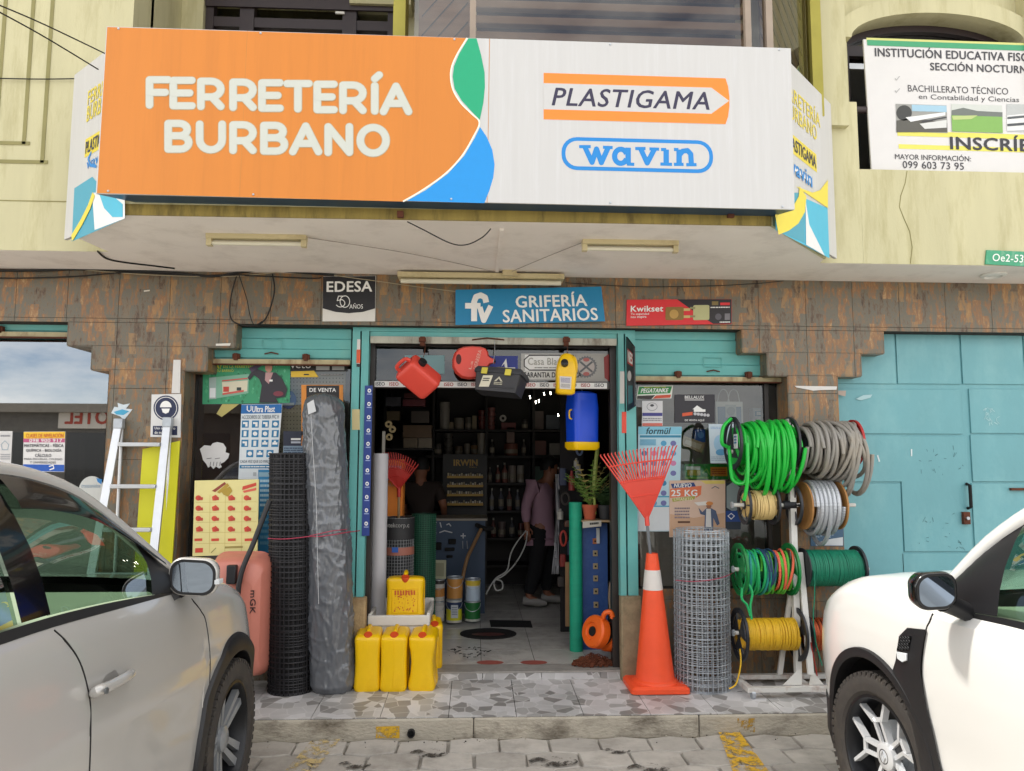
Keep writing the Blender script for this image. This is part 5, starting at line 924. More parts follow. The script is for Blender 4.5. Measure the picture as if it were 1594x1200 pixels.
# --- rolls
def meshroll(b, c, r, z0, z1, m, nv, nr, wr, seed, lean=(0, 0), spiral=.0, n=5):
    rn = random.Random(seed); f = lambda a, z, q: V((c[0]+q*cos(a)+lean[0]*(z-z0), c[1]+q*sin(a)+lean[1]*(z-z0), z))
    for i in range(nv):
        a = 2*pi*i/nv; b.tube([f(a, z0, r), f(a, (z0+z1)/2, r), f(a, z1, r)], wr, m, n=4, caps=False)
    for j in range(nr+1):
        z = z0+(z1-z0)*j/nr; b.tube([f(2*pi*i/36+.05*j, z+rn.uniform(-.001, .001), r+wr*1.2) for i in range(36)], wr, m, n=4, closed=True)
pb = PV(450, 1077); cx, cy = PV(450, 1077).x, 5.40; r = thing('mesh_roll', 'tall black plastic mesh roll standing left of the bagged roll', 'roll', (cx, cy, zpv(cy))); zt = PY(453, 706, cy).z
M_bm = mat('black_mesh_plastic', '#1d1c20', .5, var=.15); b = MB(); lx = (PY(455, 706, cy).x-cx)/(zt-zpv(cy))
meshroll(b, (cx, cy), .15, zpv(cy), zt, M_bm, 30, 46, .0045, 1, (lx, 0)); b.build('wire_mesh', parent=r)
b = MB(); b.tube([(cx, cy, zpv(cy)+.004), (cx+lx*(zt-zpv(cy)), cy, zt-.004)], .141, M_mblack, n=30); b.build('core', parent=r)
b = MB(); meshroll(b, (cx, cy), .1445, zpv(cy)+.01, zt-.005, M_bm, 34, 40, .004, 4, (lx, 0)); b.build('wire_mesh', parent=r)
def baggedroll():
    cx, cy = PV(519, 1073).x, 5.40; z0 = zpv(cy); zt = PY(500, 612, cy).z; xt = PY(502, 640, cy).x; b = MB(); rows = []; n = 110; K = 230
    for k in range(K+1):
        t = k/K; z = z0+(zt-z0)*t; R_ = (.155-.02*t)*(1 if t < .95 else max(.12, math.sqrt(max(0, 1-((t-.95)/.05)**2)))); R_ *= (1-.15*max(0, (.02-t)/.02))
        x = cx+(xt-cx)*t; row = []
        for i in range(n):
            a = 2*pi*i/n; rg = lambda u, v, w_: max(0, 1-2.2*abs(mn.noise(V((u, v, w_)))))
            q = mn.noise(V((cos(a)*1.3, sin(a)*1.3, z*1.4)))*.012+.006*rg(a*1.1+z*1.5, z*8, 1)**3+.006*rg(a*2.6-z*3, z*4.5, 7)**3+.004*rg(cos(a)*3+z*7, sin(a)*3, z*12)**2-.004*rg(a*5, z*3+a, 11)**4
            row.append((x+(R_+q)*cos(a), cy+(R_+q)*sin(a), z))
        rows.append(row)
    m = mat('grey_bin_plastic', '#5f6267', .15, var=.1, vs=4, spec=.8, bump=.12, bs=50); b.grid(rows, m, cu=True); b.poly(rows[-1], m); b.poly(rows[0][::-1], m)
    o = b.build('wrapped_roll', label='tall roll wrapped in shiny crumpled grey plastic left of the door', cat='roll', ang=75, loc=(cx, cy, z0)); b = MB()
    b.prism([PY(x, y, 5.232) for x, y in [(478, 628), (488, 622), (492, 640), (480, 645)]], (0, .003, 0), ink('#c9cbcd')); b.build('tape', parent=o)
    b = MB(); b.tube(smooth_path([PY(x, y, 5.235) for x, y in [(484, 645), (487, 700), (492, 780), (494, 860), (496, 940)]], 5), .002, ink('#b9bbbe'), n=5); b.build('seam', parent=o)
baggedroll()
M_pink = mat('pink_string', '#a83a52', .7, var=.1)
b = MB(); b.tube(smooth_path([PY(x, y, yy) for x, y, yy in [(417, 838, 5.3), (440, 839, 5.236), (465, 837, 5.24), (482, 835, 5.26), (497, 835, 5.236), (520, 832, 5.232), (537, 829, 5.3), (560, 826, 5.5)]], 5), .0035, M_pink, n=5); b.build('string', label='pink string tied round the black mesh roll and the bagged roll', cat='string')
b = MB(); b.tube(smooth_path([PY(x, y, yy) for x, y, yy in [(482, 834, 5.25), (500, 830, 5.23), (520, 826, 5.23), (540, 824, 5.34)]], 5), .003, M_pink, n=5); b.build('string', label='second pink string across the bagged roll above the first', cat='string')
cx, cy = PV(1102, 1076).x, 5.375; r = thing('mesh_roll', 'galvanised welded wire mesh roll standing between traffic cone and rope rack', 'roll', (cx, cy, zpv(cy))); zt = PY(1091, 830, cy-.19).z; lx = (PY(1091, 830, cy).x-cx)/(zt-zpv(cy))
b = MB(); meshroll(b, (cx, cy), .19, zpv(cy), zt, M_steel, 34, 24, .0028, 1, (lx, 0)); b.build('wire_mesh', parent=r)
b = MB(); meshroll(b, (cx+.004, cy+.004), .172, zpv(cy), zt+.012, M_steel, 30, 23, .0028, 2, (lx, 0)); b.build('wire_mesh', parent=r)
b = MB(); meshroll(b, (cx, cy), .15, zpv(cy), zt+.006, M_steel, 22, 22, .0028, 3, (lx, 0)); b.build('wire_mesh', parent=r)
b = MB(); b.tube(smooth_path([PY(x, y, yy) for x, y, yy in [(1052, 903, 5.3), (1075, 905, 5.2), (1105, 903, 5.175), (1130, 897, 5.22), (1143, 890, 5.3)]], 5), .003, M_pink, n=5); b.build('string', label='pink string tied round the wire mesh roll', cat='string')
# --- traffic cone with the leaf rake standing in it
pc = PV(1020, 1079); cx, cy = PY(1020, 1070, 5.36).x, 5.36; z0 = zpv(cy); r = thing('traffic_cone', 'tall orange traffic cone with one white band at the right of the door', 'cone', (cx, cy, z0))
b = MB(); loft(b, [rsec(.40, .36, .03, z0+.002, cx, cy), rsec(.40, .36, .03, z0+.03, cx, cy), rsec(.36, .32, .03, z0+.045, cx, cy)], M_orange); b.build('base', parent=r)
zt = PY(1015, 861, cy).z; b = MB(); H_ = zt-z0-.045; pr = [(.158, .0), (.150, .012), (.135, .02)]
for k in range(13): t = k/12; pr.append((.132-.092*t, .03+(H_-.03)*t))
pr += [(.034, H_), (.032, H_-.03)]; tx_ = PY(1015, 861, cy).x-cx
b.M = Matrix.Translation((cx, cy, z0+.045)) @ Matrix.Shear('XY', 4, (tx_/H_, 0)); b.lathe(pr, M_orange, n=40, cap=False); b.build('cone_body', parent=r)
b = MB(); b.M = Matrix.Translation((cx, cy, z0+.045)) @ Matrix.Shear('XY', 4, (tx_/H_, 0)); f = lambda z: .132-.092*(z-.03)/(H_-.03)+.0022
za, zb = PY(1015, 919, cy-.05).z-z0-.045, PY(1015, 888, cy-.05).z-z0-.045; b.lathe([(f(za)-.002, za), (f(za), za+.001), (f(zb), zb-.001), (f(zb)-.002, zb)], mat('reflective_white', '#d9d3cc', .4, var=.05), n=40, cap=False); b.build('white_band', parent=r)
def rake(label, top, bot, hw, y0, y1, nt, m, handle, arcw=.0, cat='rake', hcol='#6f7377'):
    """fan between the bottom joint and an upper edge; handle continues below the joint"""
    B0 = PY(*bot, y0); r = thing('leaf_rake', label, cat, B0); L_, R_ = PY(top[0], top[1], y1), PY(top[2], top[3], y1); b = MB()
    up = lambda u: L_*(1-u)+R_*u + (V((0, 0, 1))*(arcw*(1-(2*u-1)**2)))
    def at_(u, t): return B0*(1-t)+up(u)*t + V((0, -.03*sin(pi*t)*(1-.3*abs(2*u-1)), 0))
    mid = .58; rows = [[at_(.5+(u-.5)*1.0, t) for u in [i/16 for i in range(17)]] for t in [.04+mid*.96*k/8*.98 for k in range(9)]]
    b.grid(rows, m); b.grid([[p+V((0, .006, 0)) for p in rw] for rw in rows], m, flip=True)
    b.tube([at_(u/16, mid*.97) for u in range(17)], .006, m, n=6); b.tube([at_(u/16, mid*.6) for u in range(17)], .005, m, n=6); b.tube([at_(0, t) for t in (.03, .3, .58)], .006, m, n=6); b.tube([at_(1, t) for t in (.03, .3, .58)], .006, m, n=6); b.build('head', parent=r)
    for i in range(nt):
        u = i/(nt-1); b = MB(); P = [at_(u, t) for t in (mid*.96, .7, .85, .97)]; P.append(P[-1]+V((0, -.02, .004))); b.tube(P, [.006, .0055, .005, .0045, .004], m, n=5); b.build('tine', parent=r)
    b = MB(); b.tube([at_(u/16, .8) for u in range(17)], .0055, m, n=6); b.build('cross_band', parent=r)
    b = MB(); d = (PY(*handle, y0)-B0); b.tube([B0+V((0, .005, .03)), B0+d*.12], .017, m, n=10); b.tube([B0+d*.1, B0+d], .011, mat('rake_handle'+hcol, hcol, .5), n=10); b.build('handle', parent=r)
rake('red plastic leaf rake standing upside down in the traffic cone', (932, 706, 1054, 691), (1007, 810), .3, 5.36, 5.28, 22, M_red, (1014, 880), .008)
# --- ladder, yellow board, wheelbarrow
def ladder():
    yt, yb = 5.40, 5.02; zt_ = PY(180, 656, yt).z; r = thing('ladder', 'aluminium stepladder leaning on the left tiled column behind the silver car', 'ladder', (PY(220, 900, 5.2).x, 5.2, zpv(5.1)))
    A, Bq = PY(184, 657, yt), PY(260, 655, yt); C = V((A.x-.05, yb, zpv(yb))); D = V((Bq.x+.05, yb, zpv(yb)))
    for p, q in ((A, C), (Bq, D)):
        b = MB(); dd = (q-p); b.prism([p+V((-.028, 0, 0)), p+V((.028, 0, 0)), q+V((.028, 0, 0)), q+V((-.028, 0, 0))], (0, .022, 0), M_alu); b.build('rail', parent=r, bevel=.004)
    z = PY(220, 692, yt).z
    while z > .3:
        t = (zt_-z)/(zt_-zpv(yb)); p = A+(C-A)*t; q = Bq+(D-Bq)*t; b = MB(); b.box(p.x+.029, q.x-.029, p.y-.02, p.y+.03, z-.014, z+.014, M_alu); b.build('rung', parent=r, bevel=.004); z -= .285
    for p in (A, Bq): b = MB(); b.tube([p+V((.012, .035, .0)), V((p.x+.02, 5.43, zpv(5.43)))], .012, M_alu, n=8); b.build('rear_leg', parent=r)
    for p in (A, Bq): b = MB(); b.cbox((p.x+.003, p.y+.01, p.z-.01), .062, .05, .07, M_steel); b.build('hinge', parent=r, bevel=.006)
ladder()
b = MB(); m = mat('yellow_board', '#d2cf1f', .5, var=.05, vs=3); p = [PY(222, 699, 5.43), PY(280, 686, 5.43), PY(275, 800, 5.43), PY(217, 800, 5.43)]; zb_ = zpv(5.4)+.002; p[2] = V((p[2].x-.02, 5.40, zb_)); p[3] = V((p[3].x-.02, 5.40, zb_)); b.prism(p, (0, .012, 0), m); b.build('board', label='bright yellow board leaning on the left column behind the ladder', cat='board')
def barrow():
    m = mat('salmon_tray_paint', '#c47a69', .4, var=.07, vs=4); x0, x1 = PY(318, 900, 5.15).x, PY(413, 900, 5.15).x; zt_, zb_ = PY(400, 865, 5.15).z, zpv(5.2); cx, cz = (x0+x1)/2, (zt_+zb_)/2+.06; r = thing('wheelbarrow', 'salmon wheelbarrow tipped upright against the window behind the silver car', 'wheelbarrow', (cx, 5.2, zb_)); b = MB(); S_ = []
    w_, h_ = x1-x0, zt_-zb_-.12
    for k, (e, y) in enumerate(((1.0, 5.36), (1.02, 5.34), (1.0, 5.33), (.97, 5.25), (.93, 5.18), (.86, 5.15), (.6, 5.14))):
        S_.append([(x, y, z) for x, z, _ in rsec(w_*e, h_*e, .09*e, 0, cx, cz)])
    b.grid(S_, m, cu=True, flip=True); b.poly(S_[-1], m); b.build('tray', parent=r, ang=50)
    b = MB(); P = PP(b, V((x0, 5.136, zt_)), V((x1, 5.136, zt_)), V((x1, 5.136, zb_)), V((x0, 5.136, zb_))); P.T('mGK', 389.5, 919, 398, 955, ink('#2a2022'), 1, bold=.03, rot=True); b.build('lettering', parent=r)
    for dx in (0,):
        b = MB(); h0, h1 = PY(372, 905, 5.1), PY(420, 779, 5.2); b.tube(smooth_path([h0+V((dx, .02, -.5)), h0+V((dx, 0, -.02)), h0*.5+h1*.5+V((dx, 0, 0)), h1+V((dx, 0, 0))], 5), .017, M_black, n=10); b.build('handle', parent=r)
    b = MB(); p = PY(361, 894, 5.12); b.cbox(p, .06, .05, .12, M_black); b.build('bracket', parent=r, bevel=.006)
    b = MB(); b.lathe([(.05, -.035), (.14, -.04), (.17, -.02), (.17, .02), (.14, .04), (.05, .035)], M_mblack, o=(cx, 5.27, zb_+.172), ax=(1, 0, 0), n=28); b.build('wheel', parent=r)
barrow()
# --- things hanging over the door
def hang(p, q, nm='hook wire'): return smooth_path([p, (p+q)/2+V((.004, 0, 0)), q], 4)
YH = 5.40
def rbox(b, M, w, d, h, r, m, n=5):
    """box with rounded edges, built as stacked rounded sections"""
    old = b.M; b.M = M; S_ = []
    for t, k in ((0, .8), (.25, .93), (.6, .985), (1, 1)): S_.append(rsec(w-2*r*(1-k)*2, d-2*r*(1-k)*2, r*.9, -h/2+r*t))
    for t, k in ((1, 1), (.6, .985), (.25, .93), (0, .8)): S_.append(rsec(w-2*r*(1-k)*2, d-2*r*(1-k)*2, r*.9, h/2-r*t))
    loft(b, S_, m); b.M = old
p = PY(652, 587, YH); r = thing('jerry_can', 'red jerry can hanging askew from the left hook over the door', 'jerry can', p); b = MB(); Mx = Matrix.Translation(p) @ Matrix.Rotation(rad(-38), 4, 'Y') @ Matrix.Rotation(rad(-32), 4, 'Z') @ Matrix.Rotation(rad(24), 4, 'X')
rbox(b, Mx, .20, .15, .26, .035, M_red); b.build('body', parent=r, ang=55)
b = MB(); b.M = Mx; b.tube(smooth_path([(-.06, 0, .13), (-.05, 0, .165), (.04, 0, .165), (.06, 0, .13)], 4), .014, M_red, n=8); b.build('handle', parent=r)
b = MB(); b.M = Mx; b.lathe([(.03, 0), (.03, .03), (0, .03)], M_black, o=(.1, .0, .06), ax=(1, 0, .2), n=14); b.build('cap', parent=r)
b = MB(); b.tube(hang(PY(662, 535, 5.5), PY(659, 556, YH)), .003, M_rusty, n=5); b.build('wire_hook', parent=r)
q = thing('water_canteen', 'flat round red canteen reading La HERRERA hanging behind the toolbox', 'canteen', PY(737, 590, 5.47)); b = MB()
ol = [(704, 572), (704, 560), (707, 550), (713, 543), (722, 539.5), (735, 538.5), (748, 539.5), (756, 542), (760, 548), (761, 554), (765, 557), (771, 559), (771, 565), (764, 566), (759, 572), (752, 582), (742, 589), (730, 590), (718, 588), (709, 581)]
hp = arc(714, 559, 4.2, 8, 0, 360, 14)[:-1]
A_ = [PY(x, y, 5.475) for x, y in ol]; c_ = sum(A_, V())/len(A_); F_ = [c_*.1+p*.9+V((0, -.02, 0)) for p in A_]; G_ = [c_*.1+p*.9+V((0, .05, 0)) for p in A_]; Bk = [p+V((0, .03, 0)) for p in A_]
b.grid([F_, A_, Bk, G_], M_red, cu=True, flip=False); b.poly(F_, M_red); b.poly(G_[::-1], M_red); b.build('body', parent=q, ang=50)
b = MB(); P = pp(b, *R4(700, 535, 772, 592), 5.453, thick=.001); P.G(hp, mat('canteen_hole', '#4a1512', .6), .4); b.build('hand_hole', parent=q); b = MB(); cr = ink('#e7a998')
cr_ = Pan(b, PY(736, 573, 5.4525), PY(744, 544, 5.4525), PY(751, 546, 5.4525), PY(743, 575, 5.4525)); cr_.txt('HERRERA', .0, .1, 1, .85, cr, 2, bold=.02); b.build('lettering', parent=q); b = MB(); c2_ = Pan(b, PY(729, 574, 5.4525), PY(733, 558, 5.4525), PY(738, 559, 5.4525), PY(734, 575, 5.4525)); c2_.txt('La', .0, .1, .8, .9, cr, 2, bold=.02); b.build('lettering', parent=q)
b = MB(); b.lathe([(.012, -.02), (.012, .012), (0, .012)], M_black, o=PY(769, 562, 5.47), ax=(1, 0, .2), n=12); b.build('cap', parent=q)
p = PY(779, 596, 5.36); r = thing('toolbox', 'black plastic toolbox with two yellow latches hanging over the middle of the door', 'toolbox', p); Mx = Matrix.Translation(p) @ Matrix.Rotation(rad(7), 4, 'Y') @ Matrix.Rotation(rad(-24), 4, 'Z') @ Matrix.Rotation(rad(-10), 4, 'X')
M_tb = mat('toolbox_black', '#2b2b2f', .5, var=.12); b = MB(); b.M = Mx; loft(b, [rsec(.31, .15, .012, -.085), rsec(.34, .175, .014, .045)], M_tb); b.box(-.15, .15, -.083, -.0765, -.06, -.05, M_tb); b.build('body', parent=r)
b = MB(); b.M = Mx; loft(b, [rsec(.36, .195, .015, .046), rsec(.36, .195, .015, .066), rsec(.34, .175, .02, .088)], mat('toolbox_lid', '#34363c', .5)); b.build('lid', parent=r)
for x in (-.115, .065): b = MB(); b.M = Mx; b.cbox((x+.02, -.101, .052), .045, .012, .045, mat('latch_yellow', '#cfc145', .5)); b.build('latch', parent=r, bevel=.003)
b = MB(); b.M = Mx; b.tube(smooth_path([(-.08, 0, .088), (-.07, 0, .105), (.07, 0, .105), (.08, 0, .088)], 4), .01, mat('latch_yellow', '#cfc145', .5), n=8); b.build('handle', parent=r)
b = MB(); P = Pan(b, Mx @ V((-.105, -.086, .02)), Mx @ V((-.03, -.086, .026)), Mx @ V((-.045, -.0855, -.06)), Mx @ V((-.12, -.0855, -.065)), base=ink('#d2cdb8'), thick=.0015); P.greek(.15, .2, .8, .55, BLK, 2, 1, 2); b.build('price_tag', parent=r)
b = MB(); P = Pan(b, Mx @ V((-.02, -.086, .03)), Mx @ V((.06, -.086, .03)), Mx @ V((.06, -.0845, -.06)), Mx @ V((-.02, -.0845, -.06)), thick=.001); P.poly([(.1, .5), (.5, .1), (.9, .5)], ink('#bdb9a4'), 1); P.poly([(.3, .5), (.5, .28), (.7, .5)], M_tb, 2); P.greek(.1, .55, .9, .8, ink('#bdb9a4'), 2, 1, 3); b.build('emblem', parent=r)
b = MB(); b.tube(hang(PY(770, 530, 5.5), PY(768, 566, 5.36)), .0025, M_steel, n=5); b.build('wire_hook', parent=r)
p = PY(881, 583, YH); r = thing('oil_jug', 'yellow plastic oil jug with black cap hanging from the right hook over the door', 'jug', p); b = MB(); Mx = Matrix.Translation(p) @ Matrix.Rotation(rad(3), 4, 'Y')
b.M = Mx; S_ = [rsec(.10, .07, .02, -.145), rsec(.135, .095, .025, -.135), rsec(.142, .10, .028, -.06), rsec(.15, .1, .028, .02), rsec(.135, .1, .028, .07), rsec(.115, .09, .028, .11), rsec(.085, .07, .028, .14), rsec(.05, .05, .02, .15)]; loft(b, S_, M_yel); b.build('body', parent=r, ang=60)
b = MB(); b.M = Mx; b.lathe([(.026, 0), (.026, .03), (.02, .034), (0, .034)], M_black, o=(-.018, -.045, .07), ax=(-.15, -1, .35), n=16); b.build('cap', parent=r)
b = MB(); b.M = Mx; b.tube(smooth_path([(.03, 0, .13), (.055, 0, .12), (.07, 0, .07), (.068, 0, .02)], 4), .013, M_yel, n=8); b.build('handle', parent=r)
b = MB(); P = Pan(b, Mx @ V((-.05, -.0535, -.02)), Mx @ V((.035, -.0535, -.02)), Mx @ V((.035, -.0525, -.11)), Mx @ V((-.045, -.0525, -.11)), base=ink('#c9c5c0'), thick=.001); P.greek(.1, .1, .9, .5, ink('#7d78a0'), 4, 1, 2); P.greek(.1, .6, .9, .9, ink('#8d8888'), 4, 1, 3); b.build('paper_label', parent=r)
b = MB(); b.tube(hang(PY(883, 535, 5.5), PY(882, 553, YH)), .003, M_rusty, n=5); b.build('wire_hook', parent=r)
p = PY(906, 655, 5.74); r = thing('cooler', 'blue plastic cooler with yellow lid hanging upside down at the right of the doorway', 'cooler', p); Mx = Matrix.Translation(p) @ Matrix.Rotation(rad(22), 4, 'Z'); M_blu = mat('blue_plastic', '#0d46cc', .4, var=.06)
b = MB(); b.M = Mx; loft(b, [rsec(.205, .17, .03, -.16), rsec(.215, .175, .035, .1), rsec(.20, .165, .04, .205), rsec(.15, .12, .04, .22)], M_blu); b.box(-.06, .06, -.0875, -.08, -.13, .15, M_blu); b.build('body', parent=r, ang=50)
b = MB(); b.M = Mx; loft(b, [rsec(.19, .16, .03, -.222), rsec(.225, .185, .035, -.20), rsec(.225, .185, .035, -.162)], M_yel); b.build('lid', parent=r, ang=50)
b = MB(); b.M = Mx; b.tube(smooth_path([(-.105, -.03, .08), (-.125, -.03, .07), (-.125, -.03, .02), (-.105, -.03, .01)], 4), .006, M_yel, n=6); b.build('handle', parent=r)
b = MB(); b.tube(hang(PY(905, 606, 5.66), Mx @ V((0, 0, .22))), .003, M_steel, n=5); b.build('wire_hook', parent=r)
# --- rope rack and reels
YR_ = 5.25
rk = thing('reel_rack', 'white painted steel rack on casters carrying the rope and hose reels', 'rack', (PY(1238, 1000, YR_).x, YR_, zpv(YR_))); zb_ = zpv(YR_)+.07
rx = lambda x, y=850: PY(x, y, YR_).x
rz_ = lambda y, x=1238: PY(x, y, YR_).z
b = MB(); b.box(rx(1231), rx(1240), YR_-.02, YR_+.02, zb_, rz_(652), M_white); b.build('post', parent=rk)
b = MB(); p, q = PY(1246, 860, YR_-.03), PY(1263, 1050, YR_-.14); b.prism([p+V((-.018, 0, 0)), p+V((.018, 0, 0)), q+V((.02, 0, 0)), q+V((-.02, 0, 0))], (0, .02, 0), M_white); b.build('brace', parent=rk)
b = MB(); p, q = PY(1215, 1050, YR_+.1), PY(1236, 890, YR_+.03); b.prism([q+V((-.015, 0, 0)), q+V((.015, 0, 0)), p+V((.015, 0, 0)), p+V((-.02, 0, 0))], (0, .02, 0), M_white); b.build('brace', parent=rk)
xa, xb = rx(1150, 1050), rx(1330, 1050); M_rw = mat('rust_spotted_white', '#d5d3cd', .5, var=.05, dirt='#8a4a20', ds=6, da=.7)
b = MB(); b.box(xa, xb, YR_-.17, YR_-.13, zb_-.03, zb_, M_rw); b.box(xa, xb, YR_+.13, YR_+.17, zb_-.03, zb_, M_rw); b.box(xa, xa+.04, YR_-.129, YR_+.129, zb_-.03, zb_, M_rw); b.box(xb-.04, xb, YR_-.129, YR_+.129, zb_-.03, zb_, M_rw); b.box(rx(1231), rx(1245), YR_-.129, YR_+.129, zb_-.03, zb_, M_rw); b.build('base_frame', parent=rk)
b = MB(); x = rx(1236, 1040); b.prism([(x, YR_-.12, zb_+.001), (x-.13, YR_-.12, zb_+.001), (x-.02, YR_-.12, zb_+.1), (x, YR_-.12, zb_+.1)], (0, .004, 0), M_white); b.prism([(x+.05, YR_-.12, zb_+.001), (x+.15, YR_-.12, zb_+.001), (x+.07, YR_-.12, zb_+.1)], (0, .004, 0), M_white); b.build('gusset', parent=rk)
for x, y in ((xa+.04, YR_-.15), (xa+.04, YR_+.15), (xb-.04, YR_-.15), (xb-.04, YR_+.15)):
    b = MB(); z = zpv(y); b.lathe([(.012, -.01), (.028, -.012), (.028, .012), (.012, .01)], M_steel, o=(x, y, z+.028), ax=(1, 0, 0), n=16); b.cbox((x, y, z+.056), .035, .035, .014, M_steel); b.build('caster', parent=rk)
def axle(py, xa, xb):
    b = MB(); p, q = PY(xa, py, YR_), PY(xb, py, YR_); b.tube([p, V((q.x, YR_, p.z))], .014, M_white, n=12); b.lathe([(.024, 0), (.024, .012), (0, .012)], M_steel, o=(p.x, YR_, p.z), ax=(-1, 0, 0), n=6); b.build('axle', parent=rk); return p.z
def flange(r, x, z, R_, m, sp=5, solid=.0, t=.008, hub=.03):
    """thin wheel in the YZ plane: rim, hub and spokes, or a plate with cut-outs"""
    b = MB(); n = 40; rin = R_*.80
    if solid >= 1: b.lathe([(hub*.5, -t/2), (R_, -t/2), (R_, t/2), (hub*.5, t/2)], m, o=(x, YR_, z), ax=(1, 0, 0), n=n, cap=False)
    else:
        b.lathe([(rin, -t/2), (R_, -t), (R_, t), (rin, t/2), (rin, -t/2)], m, o=(x, YR_, z), ax=(1, 0, 0), n=n, cap=False); b.lathe([(hub, -t), (0.0, -t)], m, o=(x, YR_, z), ax=(1, 0, 0), cap=False); b.lathe([(0, t), (hub, t), (hub, -t)], m, o=(x, YR_, z), ax=(1, 0, 0), cap=False)
        for k in range(sp):
            a = 2*pi*k/sp+.6; wd = solid*pi/sp; P = []
            for q, ww in ((hub*.95, wd*1.0), (rin*1.01, wd)): P.append((q, a-ww)); P.append((q, a+ww))
            k0 = [V((x-t/2, YR_+q*cos(aa), z+q*sin(aa))) for q, aa in (P[0], P[1], P[3], P[2])]; b.prism(k0, (t, 0, 0), m)
    return b.build('flange', parent=r)
def core(r, x0, x1, z, R_, m, nm='core'): b = MB(); b.tube([(x0, YR_, z), (x1, YR_, z)], R_, m, n=24); return b.build(nm, parent=r)
def winding(r, x0, x1, z, R_, cr, m, turns, seed=1, jit=.006, seg=28, sag=0, nm='rope', tilt=.0, n=6):
    rn = random.Random(seed); P = []; N_ = int(turns*seg); K = [(rn.uniform(-1, 1), rn.uniform(-tilt, tilt), R_+rn.uniform(0, jit), sag*rn.uniform(.25, 1)) for _ in range(int(turns)+3)]
    for i in range(N_+1):
        a = 2*pi*i/seg; t = i/N_; k = i//seg; u = (i % seg)/seg; u = u*u*(3-2*u); o, tl, rr, sg = [K[k][q]*(1-u)+K[k+1][q]*u for q in range(4)]
        x = x0+(x1-x0)*t; zz = sin(a)*rr
        if zz < 0: zz *= 1+sg/R_
        P.append((x+tl*sin(a+o*3), YR_-cos(a)*rr, z+zz))
    b = MB(); b.tube(P, cr, m, n=n); return b.build(nm, parent=r, ang=60)
def reel(lb, x0, x1, py, cat='reel', nm='rope_reel'):
    p, q = PY(x0, py, YR_), PY(x1, py, YR_); return thing(nm, lb, cat, ((p.x+q.x)/2, YR_, p.z-.1), 'reels on the white rack'), p.x, q.x, p.z
axle(703, 1135, 1345); axle(786, 1141, 1331); axle(886, 1142, 1352); axle(985, 1143, 1340)
M_gh = mat('green_hose', '#19b53a', .3, var=.05, vs=9); M_grh = mat('grey_hose', '#8f8b84', .45, var=.08, vs=6, dirt='#a39378', ds=3, da=.6); M_rk = mat('reel_black', '#23252b', .45, var=.08)
r, x0, x1, z = reel('black reel piled with bright green hose at the top of the rack', 1141, 1229, 694, nm='hose_reel')
flange(r, x0, z+.02, .185, M_rk, 3, .8); flange(r, x1, z+.02, .185, M_rk, 3, .8); core(r, x0, x1, z, .128, M_gh)
b = MB(); P = Pan(b, (x0-.012, YR_-.05, z+.08), (x0-.012, YR_-.12, z+.08), (x0-.012, YR_-.12, z-.02), (x0-.012, YR_-.05, z-.02), base=ink('#d8dadc')); P.greek(.15, .1, .9, .7, ink('#2f6fa8'), 3, 1, 5); b.build('paper_label', parent=r)
winding(r, x0+.04, x1-.02, z, .138, .0125, M_gh, 15, 3, .01, nm='hose', tilt=.03, n=8); winding(r, x1-.03, x0+.05, z-.01, .148, .0125, M_gh, 12, 4, .015, sag=.05, nm='hose', tilt=.06, n=8); winding(r, x0+.08, x1-.02, z-.015, .162, .0125, M_gh, 11, 5, .02, sag=.12, nm='hose', tilt=.08, n=8); winding(r, x0+.15, x1+.0, z-.02, .185, .0125, M_gh, 7, 6, .015, sag=.17, nm='hose', tilt=.07, n=8)
b = MB(); b.tube(smooth_path([PY(1135, 700, 5.2), PY(1124, 690, 5.15), PY(1126, 665, 5.15), PY(1138, 652, 5.2)][::-1]+[PY(1140, 745, 5.12), PY(1158, 752, 5.08), PY(1163, 735, 5.06)], 6), .0125, M_gh, n=8); b.tube(smooth_path([PY(1163, 690, 5.08), PY(1164, 730, 5.04), PY(1162, 760, 5.04), PY(1158, 779, 5.05)], 6), .0125, M_gh, n=8); b.build('loose_end', parent=r)
r, x0, x1, z = reel('reel with red end plate wound with thick grey hose, top right of rack', 1246, 1328, 696, nm='hose_reel')
flange(r, x1, z+.03, .165, mat('flange_red', '#a8231e', .45), 3, .4); core(r, x0, x1, z, .09, M_rk)
winding(r, x0+.0, x1-.02, z, .13, .0135, M_grh, 12, 7, .01, nm='hose', tilt=.02, n=8); winding(r, x1-.02, x0+.01, z, .155, .0135, M_grh, 11, 8, .012, nm='hose', sag=.02, tilt=.05, n=8); winding(r, x0+.08, x1-.0, z-.01, .178, .0135, M_grh, 9, 9, .012, nm='hose', sag=.04, tilt=.10, n=8); winding(r, x0+.22, x1+.03, z-.05, .17, .0135, M_grh, 5, 10, .02, nm='hose', sag=.13, tilt=.05, n=8)
r, x0, x1, z = reel('small black spoked reel of cream cord left of the rack post', 1159, 1203, 786)
flange(r, x0, z, .135, M_rk, 5, .10); flange(r, x1, z, .135, M_rk, 5, .5); core(r, x0, x1, z, .085, ink('#c9a96a')); winding(r, x0+.05, x1-.02, z, .095, .0035, mat('cream_cord', '#dcc083', .7, var=.08), 30, 3, .006, seg=18, tilt=.006)
r, x0, x1, z = reel('empty black spoked reel between cream cord and conduit', 1219, 1236, 786)
flange(r, x1, z, .14, M_rk, 5, .14); core(r, x0, x1, z, .03, M_rk)
r, x0, x1, z = reel('wooden sided reel of silver corrugated conduit right of the rack post', 1250, 1303, 787, nm='conduit_reel')
